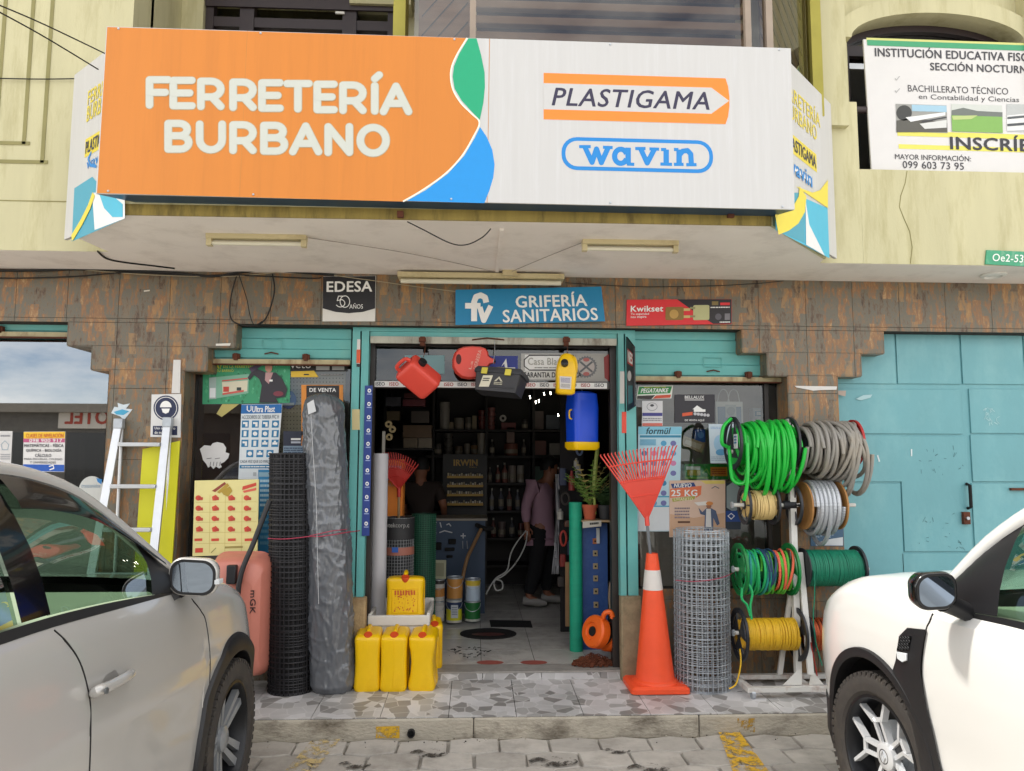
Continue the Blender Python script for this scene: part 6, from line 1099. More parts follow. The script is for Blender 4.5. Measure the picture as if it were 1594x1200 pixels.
M_ply = mat('plywood', '#a3743f', .6, var=.15, vs=8); flange(r, x0, z, .165, M_ply, solid=1, t=.012); flange(r, x1, z, .165, M_ply, solid=1, t=.012); core(r, x0, x1, z, .08, M_ply)
def conduit(nm_, z_, R_, sag, turns, seed, xa, xb):
    rn = random.Random(seed); b = MB(); m = mat('conduit_silver', '#b9bcc0', .35, .5, var=.06); P = []; rr = []; n = int(turns*110); 
    for i in range(n+1):
        a = 2*pi*i/110; t = i/n; zz = sin(a)*R_
        if zz < 0: zz *= 1+sag/R_*(.5+.5*sin(i/110*2.1+seed))
        P.append((xa+(xb-xa)*t, YR_-cos(a)*R_, z_+zz)); rr.append(.0155 if i % 2 else .0135)
    b.tube(P, rr, m, n=8); b.build(nm_, parent=r, ang=20)
conduit('conduit', z, .14, .0, 7, 1, x0+.02, x1-.02); conduit('conduit', z, .165, .1, 5.5, 2, x0+.03, x1-.05)
M_gf = mat('flange_green', '#0f7a3a', .4); r, x0, x1, z = reel('green sided reel of tangled green, blue and orange rope in the middle of the rack', 1151, 1229, 886)
flange(r, x0, z, .178, M_gf, 3, .62); flange(r, x1, z, .178, M_gf, 3, .62); core(r, x0, x1, z, .075, ink('#1f7a4a'))
rcol = [mat('rope_green', '#18a85e', .6, var=.1, vs=40), mat('rope_teal', '#1f8f86', .6, var=.2, vs=60), mat('rope_lime', '#58b83a', .6, var=.15, vs=60), mat('rope_navy', '#1d3f5c', .6, var=.2), mat('rope_coral', '#e0664a', .6, var=.15)]
for k, (a, c, R_) in enumerate(((.02, .3, .09), (.1, .6, .105), (.35, .95, .1), (.42, .58, .12), (.6, .97, .118), (.05, .5, .115))): winding(r, x0+(x1-x0)*a, x0+(x1-x0)*c, z, R_, .0085, rcol[(0, 1, 2, 3, 4, 0)[k]], (7, 8, 9, 4, 3.5, 6)[k], 20+k, .02, sag=.05 if k in (1, 2, 5) else .02, tilt=.035)
for pts in ([(1155, 915), (1155, 932), (1163, 942), (1168, 958)], [(1163, 905), (1171, 922), (1168, 944), (1170, 964)]): b = MB(); b.tube(smooth_path([PY(x, y, 5.1) for x, y in pts], 6), .008, rcol[0], n=7); b.build('rope_end', parent=r)
r, x0, x1, z = reel('black reel wound tight with dark green cord at the right of the rack', 1250, 1334, 884)
flange(r, x0, z, .135, M_rk, solid=1); flange(r, x1, z+.0, .15, M_rk, 4, .3); core(r, x0, x1, z, .115, ink('#0f5a48')); winding(r, x0+.01, x1-.01, z, .119, .0042, mat('dark_green_cord', '#0f7a5c', .55, var=.1, vs=30), 46, 31, .004, seg=20, tilt=.004)
b = MB(); b.tube(smooth_path([PY(x, y, 5.12) for x, y in [(1268, 890), (1268, 930), (1266, 960), (1270, 1000), (1280, 1036)]], 6), .004, mat('dark_green_cord', '#0f7a5c', .55), n=6); b.build('cord_end', parent=r)
r, x0, x1, z = reel('black reel wound with bright yellow rope low on the rack', 1151, 1236, 987)
flange(r, x0, z, .175, M_rk, 3, .6); flange(r, x1+.02, z, .18, M_rk, 3, .3); core(r, x0, x1, z, .095, ink('#d9a520')); winding(r, x0+.03, x1-.0, z, .10, .0058, mat('yellow_rope', '#e2b423', .55, var=.12, vs=60), 34, 41, .005, seg=20, tilt=.006)
b = MB(); b.tube(smooth_path([PY(x, y, 5.12) for x, y in [(1152, 1010), (1153, 1035), (1146, 1064), (1135, 1072)]], 6), .005, mat('yellow_rope', '#e2b423', .55), n=6); b.build('rope_end', parent=r)
r, x0, x1, z = reel('reel of coppery orange string at the lower right of the rack', 1256, 1330, 987)
flange(r, x0, z, .13, M_rk, 3, .4); flange(r, x1, z, .15, M_rk, 3, .4); core(r, x0, x1, z, .095, ink('#7a2c18')); winding(r, x0+.01, x1-.01, z, .1, .0045, mat('copper_string', '#b5532a', .35, .4, var=.2, vs=90), 34, 51, .008, seg=20, tilt=.012)
b = MB(); b.tube(smooth_path([PY(x, y, 5.13) for x, y in [(1262, 1000), (1268, 1030), (1272, 1052)]], 6), .004, ink('#a8332a'), n=6); b.build('string_end', parent=r)
# ================================================================ cars
def pl(tab, y):
    """smooth table look-up"""
    if y <= tab[0][0]: return tab[0][1]
    for i in range(len(tab)-1):
        if y <= tab[i+1][0]:
            (a, p), (b, q) = tab[i], tab[i+1]; t = (y-a)/(b-a)
            m0 = (q-tab[i-1][1])/(b-tab[i-1][0]) if i else (q-p)/(b-a); m1 = (tab[i+2][1]-p)/(tab[i+2][0]-a) if i+2 < len(tab) else (q-p)/(b-a)
            h = b-a; return p*(2*t**3-3*t*t+1)+m0*h*(t**3-2*t*t+t)+q*(-2*t**3+3*t*t)+m1*h*(t**3-t*t)
    return tab[-1][1]
def ll(tab, y):
    if y <= tab[0][0]: return tab[0][1]
    for (a, p), (b, q) in zip(tab, tab[1:]):
        if y <= b: return p+(q-p)*(y-a)/(b-a)
    return tab[-1][1]
M_cg = glassmat('car_glass', '#b9d0c2', .04, maxf=.4, blend=.18); M_trim = mat('car_black_trim', '#17171a', .5, var=.1, vs=12); M_gloss = mat('car_gloss_black', '#0b0b0d', .15, var=0, coat=.6)
M_tyre = mat('tyre_rubber', '#34302d', .8, var=.2, vs=20, dirt='#4d463c', ds=8, da=.6); M_seam = mat('panel_gap', '#0e0e0f', .8, var=0); M_mir = mat('mirror_glass', '#7d8998', .02, 1, var=0)
M_cab = mat('cabin_fabric', '#a39d8b', .85, var=.2); M_head = mat('lamp_lens', '#d9dde0', .1, var=0, coat=1); M_tail = mat('tail_lens', '#7a0f12', .15, var=0, coat=1)
class Car:
    def __init__(s, T, label, cx, ya, paint):
        s.T = T; s.cx = cx; s.ya = ya; s.paint = paint; s.root = thing('parked_car', label, 'car', (cx, ya-1.3, 0))
    def hw(s, y): return pl(s.T['hw'], y)
    def zb(s, y): return pl(s.T['zb'], y)
    def D(s, z, y):
        f = (z-s.T['z0'])/(s.zb(y)-s.T['z0']); return s.hw(y)+ll(s.T['sec'], f) if True else 0
    def U(s, y): return V((pl(s.T['ud'], y), y, pl(s.T['uz'], y)))
    def Lw(s, y): return V((s.D(s.zb(y), y), y, s.zb(y)))
    def S(s, y, t, off=0): a, b = s.Lw(y), s.U(y); p = a*(1-t)+b*t; p.x += .03*sin(pi*t)+off; return p
    def w(s, p, sd): return V((s.cx+sd*p[0], s.ya+p[1], p[2]))
    def sill(s, y):
        z = s.T['zs']
        for ax in (0, -s.T['wb']):
            q = s.T['ra']**2-(y-ax)**2
            if q > 0: z = max(z, s.T['rz']+math.sqrt(q))
        return z
    def ys(s, a, b):
        R_ = s.T['ra']; P = {round(a, 4), round(b, 4)}; y = a
        while y < b: P.add(round(y, 4)); y += .06
        for ax in (0, -s.T['wb']):
            for k in range(49):
                q = ax+R_*cos(pi*k/48)*.99999
                if a < q < b: P.add(round(q, 4))
        L_ = sorted(P); out = [L_[0]]
        for q in L_[1:]:
            if q-out[-1] > .0015: out.append(q)
        return out
    def flank(s, px, py, sd, off=.0):
        X = s.cx+sd*s.hw(-.6); p = None
        for _ in range(6): p = PX(px, py, X); X = s.cx+sd*(s.D(p.z, p.y-s.ya)+off)
        return p
    def side_strip(s, b, sd, y0, y1, t0, t1, m, off=0, n=14, thick=.0):
        Y = [y0+(y1-y0)*i/n for i in range(n+1)]; f0 = t0 if callable(t0) else (lambda y: t0); f1 = t1 if callable(t1) else (lambda y: t1)
        rows = [[s.w(s.S(y, f0(y)+(f1(y)-f0(y))*k/4, off), sd) for y in Y] for k in range(5)]; b.grid(rows, m, flip=(sd > 0))
    def body(s):
        T = s.T; b = MB(); n = 22
        for sd in (1, -1):
            rows = []
            for y in s.ys(T['rear'], T['nose']):
                zs = s.sill(y); zt = s.zb(y); rows.append([s.w((s.D(zs+(zt-zs)*k/n, y), y, zs+(zt-zs)*k/n), sd) for k in range(n+1)])
            b.grid(rows, s.paint, flip=(sd < 0))
        # bonnet, tail deck, roof
        def skin(y0, y1, f, m_=None):
            Y = []; y = y0
            while y < y1: Y.append(y); y += .07
            Y.append(y1); rows = []
            for y in Y:
                h = f(y); rows.append([s.w(p, -1) for p in h]+[s.w(p, 1) for p in h[::-1][1:]])
            b.grid(rows, m_ or s.paint, flip=True)
        def hood(y):
            d, z = s.D(s.zb(y), y), s.zb(y); k = T['hk']*min(1, max(.2, (T['nose']-y)/.5)); return [(d, y, z)]+[(d*u, y, z+k*v) for u, v in ((.97, .32), (.93, .52), (.86, .62), (.72, .8), (.45, .95), (0, 1))]
        skin(T['cowl'], T['nose'], hood)
        def roof(y): p = s.U(y); return [(p.x, y, p.z)]+[(p.x*u, y, p.z+T['rk']*v) for u, v in ((.96, .4), (.88, .7), (.6, .93), (0, 1))]
        skin(T['rr'], T['rf'], roof)
        # nose and tail closings
        for y in (T['nose'], T['rear']):
            zs = s.sill(y); zt = s.zb(y); P = [(s.D(zs+(zt-zs)*k/n, y), y, zs+(zt-zs)*k/n) for k in range(n+1)]; top = [p for p in hood(y)[1:-1]] if y > 0 else []
            R_ = [s.w(p, 1) for p in P+top]+[s.w(p, -1) for p in (P+top)[::-1]]; b.poly(R_ if y < 0 else R_[::-1], s.paint)
        # rear quarter above the belt and tailgate
        for sd in (1, -1): s.side_strip(b, sd, T['rr'], T['c0'], 0, 1, s.paint)
        a0 = s.Lw(T['rear']); a1 = s.Lw(T['rr']); 
        for sd in (1, -1): b.add([s.w(a0, sd), s.w(a1, sd), s.w(s.U(T['rr']), sd)], [[0, 1, 2] if sd < 0 else [2, 1, 0]], s.paint)
        b.build('body', parent=s.root, ang=28)
        b = MB(); r0 = [s.w(a0, -1), s.w(a0, 1)]; u0 = s.U(T['rr']); r1 = [s.w(u0, -1), s.w(u0, 1)]; b.poly([r0[0], r0[1], r1[1], r1[0]], M_cg); b.build('rear_window', parent=s.root)
        b = MB(); Y = [T['rf']+(T['cowl']-T['rf'])*i/10 for i in range(11)]; b.grid([[s.w((s.U(y).x*u, y+.10*(1-u*u)*(y-T['rf'])/(T['cowl']-T['rf']), s.U(y).z+.02*(1-u*u)), 1) for u in (-1, -.8, -.5, 0, .5, .8, 1)] for y in Y], M_cg, flip=True); b.build('windscreen', parent=s.root)
        # roof rail / A pillar in body colour
        for sd in (1, -1):
            b = MB(); Y = [T['rr']+(T['cowl']-T['rr'])*i/40 for i in range(41)]; b.tube([s.w(s.U(y)+V((-.004, 0, .0)), sd) for y in Y], T.get('apr', .026), s.paint, n=10); b.build('roof_pillar', parent=s.root)
            b = MB(); s.side_strip(b, sd, T['c0'], T['cowl'], -.02, lambda y: .045, M_trim, .004, n=30); s.side_strip(b, sd, T['c0'], T['a0'], .90, .995, M_trim, .003, n=40); s.side_strip(b, sd, T['b0'], T['b1'], .06, .92, M_gloss, .003, n=3); s.side_strip(b, sd, T['a0']-.12, T['cowl'], .05, 1, M_trim, .002, n=10)
            s.side_strip(b, sd, T['c0'], T['c0']+.04, .05, .92, M_trim, .003, n=2); b.build('window_trim', parent=s.root)
            for y0, y1 in ((T['b1'], T['a0']-.08), (T['c0']+.03, T['b0'])): b = MB(); s.side_strip(b, sd, y0, y1, .05, .93, M_cg, -.008, n=16); b.build('side_window', parent=s.root)
        # underbody and cabin
        b = MB(); b.box(s.cx-.60, s.cx+.60, s.ya+T['rear']+.25, s.ya+T['nose']-.25, .22, .62, M_mblack); h = s.hw(-1.5)-.06; b.box(s.cx-h, s.cx+h, s.ya-T['wb']+.42, s.ya-.42, .26, .34, M_mblack); b.build('underbody', parent=s.root)
        b = MB(); b.prism([(s.cx-.72, s.ya-.36, .7), (s.cx+.72, s.ya-.36, .7), (s.cx+.72, s.ya-.42, T['zd']), (s.cx-.72, s.ya-.42, T['zd'])], (0, -.62, 0), mat('dash_vinyl', '#c9c6b4', .6, var=.08)); b.build('dashboard', parent=s.root, bevel=.03)
        for dx in (-.37, .37):
            st = MB(); y = s.ya-1.45; x = s.cx+dx; loft(st, [rsec(.5, .5, .08, .4, x, y+.1), rsec(.52, .52, .1, .66, x, y+.1), rsec(.46, .46, .1, .7, x, y+.1)], M_cab); loft(st, [rsec(.46, .16, .07, .62, x, y-.2), rsec(.5, .16, .07, .95, x, y-.28), rsec(.4, .13, .06, 1.2, x, y-.34)], M_cab); loft(st, [rsec(.25, .1, .045, 1.21, x, y-.34), rsec(.26, .11, .05, 1.3, x, y-.35), rsec(.2, .09, .04, 1.37, x, y-.36)], M_cab); st.build('seat', parent=s.root, ang=60)
        b = MB(); x = s.cx-.37; cw = V((x, s.ya-.92, T['zd']-.03)); b.tube([cw+V((.18*cos(a), -.08*sin(a), .17*sin(a))) for a in [2*pi*k/24 for k in range(24)]], .014, M_trim, n=8, closed=True); b.tube([cw, cw+V((0, .2, -.08))], .03, M_trim); b.build('steering_wheel', parent=s.root)
        # arches, sills
        for sd in (1, -1):
            for ax in (0, -T['wb']):
                b = MB(); rows = []
                for k in range(41):
                    a = rad(-14+208*k/40); row = []
                    for rr, off in ((T['ra']-.012, -.05), (T['ra']-.012, .012), (T['ra']+.01, .02), (T['ra']+T['clad']*.9, .016), (T['ra']+T['clad'], .004), (T['ra']+T['clad'], -.02)):
                        y = ax+rr*cos(a); z = max(T['rz']+rr*sin(a), .22); row.append(s.w((s.D(max(z, T['z0']), y)+off, y, z), sd))
                    rows.append(row)
                b.grid(rows, T.get('archm', M_trim), flip=(sd > 0)); b.build('wheel_arch', parent=s.root, ang=50)
                b = MB(); x1 = s.hw(ax)-.03; rows = [[s.w((x, ax+(T['ra']-.002)*cos(rad(-14+208*k/24)), T['rz']+(T['ra']-.002)*sin(rad(-14+208*k/24))), sd) for x in (x1, x1-.30)] for k in range(25)]
                b.grid(rows, M_mblack); b.poly([r[1] for r in rows], M_mblack); b.build('wheel_well', parent=s.root)
            b = MB(); y0, y1 = -T['wb']+T['ra']+T['clad']-.02, -T['ra']-T['clad']+.02; rows = [[s.w((s.D(z, y)+o, y, z), sd) for z, o in ((.2, -.05), (.22, .012), (T['sillz']-.03, .014), (T['sillz'], .002), (T['sillz']+.001, -.01))] for y in [y0+(y1-y0)*i/16 for i in range(17)]]; b.grid(rows, M_trim, flip=(sd < 0)); b.build('sill', parent=s.root)
            b = MB(); y = T['nose']-.16; b.ball(s.w((s.hw(y)-.13, y, T['hl']-.06), sd), .10, .12, .06, M_head, 16, 8); b.build('headlight', parent=s.root)
            b = MB(); y = T['rear']+.12; b.ball(s.w((s.hw(y)-.08, y, s.zb(y)-.2), sd), .10, .14, .12, M_tail, 16, 8); b.build('tail_light', parent=s.root)
        b = MB(); b.box(s.cx-.5, s.cx+.5, s.ya+T['nose']-.06, s.ya+T['nose']+.012, .42, .62, M_trim); b.build('grille', parent=s.root, bevel=.01)
    def seam(s, pts, sd, nm='panel_gap', r=.003):
        b = MB(); b.tube([s.flank(q.x, q.y, sd, .0) for q in smooth_path([V((x, y, 0)) for x, y in pts], 8)], r, M_seam, n=6); return b.build(nm, parent=s.root)
    def wheel(s, ax, sd, R_, wd, style, xo, steer=0):
        T = s.T; c = V((s.cx+sd*(xo-wd/2), s.ya+ax, R_)); wr = MB(); A = V((sd, 0, 0)); Mx = Matrix.Translation(c) @ Matrix.Rotation(steer, 4, 'Z') @ (Matrix.Rotation(0, 4, 'Z') if sd > 0 else Matrix.Rotation(pi, 4, 'Z'))
        rr = R_*.715; b = MB(); b.M = Mx; h = wd/2
        b.lathe([(rr, -h*.8), (rr+.02, -h), (R_*.93, -h*.98), (R_*.985, -h*.86), (R_, -h*.6), (R_, h*.6), (R_*.985, h*.86), (R_*.955, h*.95), (R_*.93, h*.985), (R_*.86, h*1.0), (rr+.05, h), (rr+.02, h*.97), (rr, h*.86)], M_tyre, ax=(1, 0, 0), n=64, cap=False); ty = b.build('tyre', parent=None, loc=c, ang=24)
        for k in range(60):
            a = 2*pi*k/60
            tb = MB() if k == 0 else tb
            tb.M = Mx @ Matrix.Rotation(a, 4, 'X')
            for x0, x1, sk in ((-h*.82, -h*.32, .004), (-h*.26, h*.26, -.004), (h*.32, h*.84, .004)): tb.prism([(x0, -R_*.038+sk, R_-.004), (x1, -R_*.038-sk, R_-.004), (x1, R_*.038-sk, R_-.004), (x0, R_*.038+sk, R_-.004)], (0, 0, .0065), M_tyre)
            if k % 1 == 0: tb.prism([(h*.80, -R_*.03, R_*.94), (h*.80, R_*.03, R_*.94), (h*.80, R_*.034, R_*.996), (h*.80, -R_*.034, R_*.996)], (h*.175, 0, 0), M_tyre)
        ty.parent = s.root; ty.location = c-V(s.root['_o']); ty['_o'] = list(c); ty.name = 'wheel'
        tb.build('tread', parent=ty)
        rm = mat('rim_'+style, '#8f9295' if style != 'y' else '#cfd1d3', .3, .25, var=.05); dk = mat('rim_pocket', '#1d1e21', .4, .3)
        b = MB(); b.M = Mx; b.lathe([(rr+.004, h*.9), (rr-.008, h*.92), (rr-.016, h*.8), (rr-.02, -h*.5), (rr-.02, -h*.5)], dk, ax=(1, 0, 0), n=48, cap=False); b.build('rim', parent=ty)
        b = MB(); b.M = Mx; b.lathe([(rr-.015, -h*.2), (.0, -h*.2)], M_mblack, ax=(1, 0, 0), n=32, cap=False); b.lathe([(.15, -h*.1), (.15, -h*.05), (.06, -h*.05), (.06, h*.2), (0, h*.2)], M_steel, ax=(1, 0, 0), n=32, cap=False); b.build('brake', parent=ty)
        for k in range(5):
            b = MB(); b.M = Mx @ Matrix.Rotation(2*pi*k/5+.31, 4, 'X'); xf = h*.62
            if style == 'y':
                for s_ in (1, -1):
                    def bar(p, q, w0, w1): q4 = [(p[0], p[1]-w0, p[2]), (p[0], p[1]+w0, p[2]), (q[0], q[1]+w1, q[2]), (q[0], q[1]-w1, q[2])]; b.prism([V(k_) for k_ in q4], (-.03, 0, 0), rm)
                    bar((xf-.012, s_*.022, .045), (xf+.002, s_*.026, rr*.58), .009, .008); bar((xf+.0025, s_*.028, rr*.555), (xf+.012, s_*.108, rr-.022), .010, .009)
                b.prism([V(p) for p in [(xf-.024, -.013, .04), (xf-.024, .013, .04), (xf-.012, .017, rr*.57), (xf-.012, -.017, rr*.57)]], (-.02, 0, 0), dk); b.prism([V(p) for p in [(xf-.002, -.034, rr*.55), (xf-.002, .034, rr*.55), (xf-.002, .030, rr*.63), (xf-.002, -.030, rr*.63)]], (-.02, 0, 0), rm)
            else:
                for s_ in (1, -1):
                    q = [(xf-.015, s_*.008, .05), (xf-.015, s_*.034, .05), (xf+.01, s_*.055, rr-.02), (xf+.01, s_*.018, rr-.008)]; b.prism([V(p) for p in (q if s_ < 0 else q[::-1])], (-.03, 0, 0), rm)
            b.build('spoke', parent=ty)
        b = MB(); b.M = Mx; b.lathe([(.06, h*.3), (.058, h*.62), (.045, h*.68), (0, h*.69)], rm, ax=(1, 0, 0), n=24, cap=False)
        if style == 'y':
            P = [(h*.7, 0, .026), (h*.7, .016, 0), (h*.7, 0, -.026), (h*.7, -.016, 0)]
            b.tube(P, .0032, M_alu, n=6, closed=True); b.lathe([(.033, h*.68), (.03, h*.695), (.027, h*.68)], dk, ax=(1, 0, 0), n=20, cap=False)
        b.build('hub_cap', parent=ty)
    def mirror(s, sd, c, w_, h_, dp, shell, skew=0, sig=True, arm=None):
        """c: world centre of the glass, which faces back"""
        r = MB(); c = V(c); S_ = []
        for y, k in ((0, .93), (.004, .98), (.02, 1.0), (dp*.5, .95), (dp*.8, .74), (dp*.95, .45), (dp, .15)):
            ring = [(c.x+x+sd*(-.012)*(y/dp), c.y+y+x*skew*sd, c.z+z*(1.0 if z > 0 else .98)+.0) for x, z, _ in rsec(w_*k, h_*k, min(w_, h_)*.36*k, 0, 0, 0, 8)]
            ring = [(p[0], p[1], p[2]+(.10*h_*(-(p[0]-c.x)*sd/w_))) for p in ring]; S_.append(ring)
        r.grid(S_, shell, cu=True, flip=True); r.poly(S_[-1][::-1], shell); mo = r.build('wing_mirror', parent=s.root, ang=50)
        b = MB(); ring = [V((c.x+(p[0]-c.x)*.985, p[1]+.0, c.z+(p[2]-c.z)*.985)) for p in S_[0]]; b.poly(ring, M_trim); b.build('bezel', parent=mo)
        b = MB(); b.poly([V((c.x+(p.x-c.x)*.88, p.y-.002, c.z+(p.z-c.z)*.86)) for p in ring], M_mir); b.build('mirror_glass', parent=mo)
        if arm: b = MB(); b.tube(smooth_path([c+V((-sd*w_*.38, dp*.4, -h_*.30)), c+V((-sd*(w_*.6), dp*.45, -h_*.42)), V(arm)], 4), [.045, .042, .04, .038, .037, .036, .036, .036, .036], M_trim, n=10); b.build('arm', parent=mo)
        return mo
# ---------------------------------------------------------------- silver crossover on the left
M_sil = mat('silver_paint', '#b5b3af', .24, .2, var=.02, vs=2, coat=.7)
T1 = dict(rear=-3.45, nose=.86, wb=2.67, z0=.2, zs=.24, ra=.40, rz=.37, clad=.075, sillz=.40, hk=.06, rk=.045, cowl=-.44, rr=-3.05, rf=-1.30, c0=-2.75, b0=-1.66, b1=-1.52, a0=-.72, zd=1.12, hl=.78,
    hw=[(-3.45, .62), (-3.2, .82), (-2.8, .91), (-1.6, .925), (-.6, .925), (.1, .925), (.35, .905), (.55, .84), (.72, .72), (.86, .5)],
    zb=[(-3.45, 1.05), (-3.0, 1.25), (-2.4, 1.235), (-1.78, 1.218), (-1.45, 1.206), (-.72, 1.152), (-.4, 1.122), (0, 1.07), (.25, 1.0), (.45, .90), (.7, .80), (.86, .70)],
    sec=[(0, -.06), (.1, -.02), (.25, -.008), (.4, -.004), (.5, -.010), (.6, -.002), (.66, .002), (.71, -.010), (.85, -.024), (.95, -.038), (1, -.062)],
    ud=[(-3.05, .60), (-2.4, .65), (-1.6, .645), (-1.3, .655), (-1.05, .70), (-.6, .825), (-.44, .862)], uz=[(-3.05, 1.56), (-2.4, 1.645), (-1.6, 1.655), (-1.3, 1.625), (-1.05, 1.54), (-.6, 1.235), (-.44, 1.126)])
c = Car(T1, 'silver crossover parked nose to the kerb at the left, right side seen', -2.075, 3.81, M_sil); c.body()
for sd in (1, -1):
    for ax in (0, -2.67): c.wheel(ax, sd, .36, .235, 'd', .935)
c.seam([(84, 981), (104, 1000), (125, 1033), (138, 1080), (141, 1117), (139, 1200), (133, 1290)], 1); c.seam([(298, 932), (312, 950), (321, 971), (327, 1033), (321, 1117), (308, 1190)], 1)
c.mirror(1, PX(300, 899, -1.125), .185, .150, .13, M_sil, .15, arm=c.w(c.S(-.66, .02), 1))
b = MB(); p = PX(338, 906, -1.02); b.cbox((p.x, p.y+.02, p.z), .018, .05, .016, M_head); b.build('turn_signal', parent=c.root)
b = MB(); hpts = [c.flank(x, y, 1, o) for x, y, o in ((146, 1079, .012), (155, 1074, .034), (175, 1066, .038), (196, 1054, .034), (204, 1048, .010))]; b.tube(smooth_path(hpts, 5), [.014]+[.017]*19+[.012], M_sil, n=10); b.build('door_handle', parent=c.root)
b = MB(); p = c.flank(165, 1075, 1, .056); b.lathe([(.010, 0), (.010, .003), (.006, .004), (0, .003)], mat('lock_chrome', '#7b7d80', .3, .8), o=p, ax=(1, -.2, .1), n=16); b.build('keyhole', parent=c.root)
b = MB(); rows = []
p0 = c.flank(172, 1060, 1, 0)
for i in range(6):
    a = i/5*pi/2; rows.append([V((c.cx+c.D(p0.z+.05*sin(a)*sin(t)*1.0, p0.y-c.ya+.055*sin(a)*cos(t))+.0015, p0.y+.055*sin(a)*cos(t), p0.z+.032*sin(a)*sin(t))) for t in [2*pi*k/20 for k in range(20)]])
b.grid(rows, mat('handle_pocket', '#8d8b88', .35, .4, coat=.6), cu=True); b.build('handle_recess', parent=c.root)
b = MB(); Y = [-1.50+(-.70+1.50)*i/16 for i in range(17)]; rows = [[c.w(c.S(y, t, o), 1) for y in Y] for t, o in ((.74, .022), (.80, .026), (.9, .018), (.985, .008))]; b.grid(rows, mat('smoked_visor', '#131416', .12, var=0, coat=.6), flip=True); b.build('wind_deflector', parent=c.root)
for sd in (1, -1): b = MB(); Y = [-2.9+(1.45)*i/20 for i in range(21)]; b.tube([c.w(c.U(y)+V((-.05, 0, .055 if 0 < i < 20 else .02)), sd) for i, y in enumerate(Y)], .016, M_sil, n=8); b.build('roof_rail', parent=c.root)
# ---------------------------------------------------------------- white crossover on the right
M_wht = mat('white_paint', '#dcdbd7', .28, 0, var=.015, vs=2, coat=.8)
T2 = dict(rear=-3.35, nose=.85, wb=2.67, z0=.2, zs=.26, ra=.425, rz=.37, clad=.032, sillz=.42, hk=.06, rk=.04, cowl=-.36, rr=-2.95, rf=-1.25, c0=-2.6, b0=-1.62, b1=-1.5, a0=-.66, zd=1.1, hl=.86, apr=.034,
    hw=[(-3.35, .62), (-3.1, .84), (-2.7, .905), (-1.6, .905), (-.7, .902), (0, .912), (.3, .914), (.5, .895), (.66, .82), (.76, .70), (.85, .5)],
    zb=[(-3.35, 1.08), (-2.9, 1.18), (-2.2, 1.15), (-1.45, 1.135), (-.87, 1.115), (-.6, 1.10), (-.36, 1.10), (0, 1.112), (.2, 1.095), (.40, 1.035), (.58, .94), (.74, .82), (.85, .70)],
    sec=[(0, -.05), (.1, -.02), (.25, -.022), (.4, -.018), (.55, -.006), (.68, 0), (.78, -.003), (.88, -.012), (.95, -.024), (.98, -.038), (1, -.062)],
    ud=[(-2.95, .58), (-2.3, .62), (-1.5, .625), (-1.2, .64), (-.9, .68), (-.63, .73), (-.43, .775), (-.36, .80)], uz=[(-2.95, 1.58), (-2.3, 1.66), (-1.5, 1.665), (-1.2, 1.63), (-.9, 1.545), (-.63, 1.38), (-.43, 1.19), (-.36, 1.11)])
c = Car(T2, 'white crossover parked nose to the kerb at the right, left side seen', 2.71, 3.48, M_wht); c.body()
for sd in (1, -1):
    for ax in (0, -2.67): c.wheel(ax, sd, .36, .22, 'y', .905, steer=(rad(6) if ax == 0 else 0))
c.mirror(-1, PX(1458, 921, 1.71), .150, .140, .13, M_gloss, .15, arm=c.w(c.S(-.62, .04), -1))
L_ = [(1412, 977), (1399, 990), (1396, 1010), (1394, 1027), (1389, 1043), (1400, 1075), (1411, 1103), (1420, 1130), (1430, 1180), (1440, 1230)]; R_ = [(1442, 980), (1439, 995), (1436, 1013), (1434, 1030), (1434, 1047), (1438, 1075), (1443, 1103), (1450, 1130), (1461, 1180), (1474, 1230)]
b = MB(); rows = []
for (a, q) in zip(L_, R_):
    rows.append([c.flank(a[0]+(q[0]-a[0])*t, a[1]+(q[1]-a[1])*t, -1, o) for t, o in ((0, -.004), (.02, .010), (.3, .016), (.6, .014), (.97, .012), (1, -.004))])
b.grid(rows, M_trim, flip=True); pv = b.build('side_vent_panel', parent=c.root, ang=25)
b = MB(); rows = [[c.flank(1398+18*t+(2-2*k)*1.2, 990+22*k/2, -1, .0185) for t in (0, .5, 1)] for k in range(3)]; b.grid(rows, M_gloss, flip=True)
for j in range(4):
    for i in range(4): p = c.flank(1401+i*4.2-j*.8+(j % 2)*2, 993+j*5.2, -1, .0195); b.lathe([(.0075, 0), (.0055, .003), (.004, 0)], M_trim, o=p, ax=(-1, -.1, 0), n=6, cap=False)
b.build('vent_grille', parent=pv)
b = MB(); q = [c.flank(x, y, -1, .024) for x, y in ((1395, 1014), (1410, 1017), (1410, 1028), (1404, 1031), (1396, 1025))]; b.prism(q, (.008, 0, 0), M_head); b.build('side_indicator', parent=pv, bevel=.002)
c.seam([(1452, 955), (1447, 968), (1442, 980), (1437, 1013), (1435, 1047), (1440, 1093), (1453, 1150), (1470, 1230)], -1, r=.0035)
b = MB(); rows = [[c.w((c.D(z, y)+.006, y, z), -1) for z in (.205, .3, .4, .47)] for y in (.46, .5, .56, .62, .68, .74, .8, .84)]; b.grid(rows, M_trim); b.build('bumper_corner', parent=c.root)
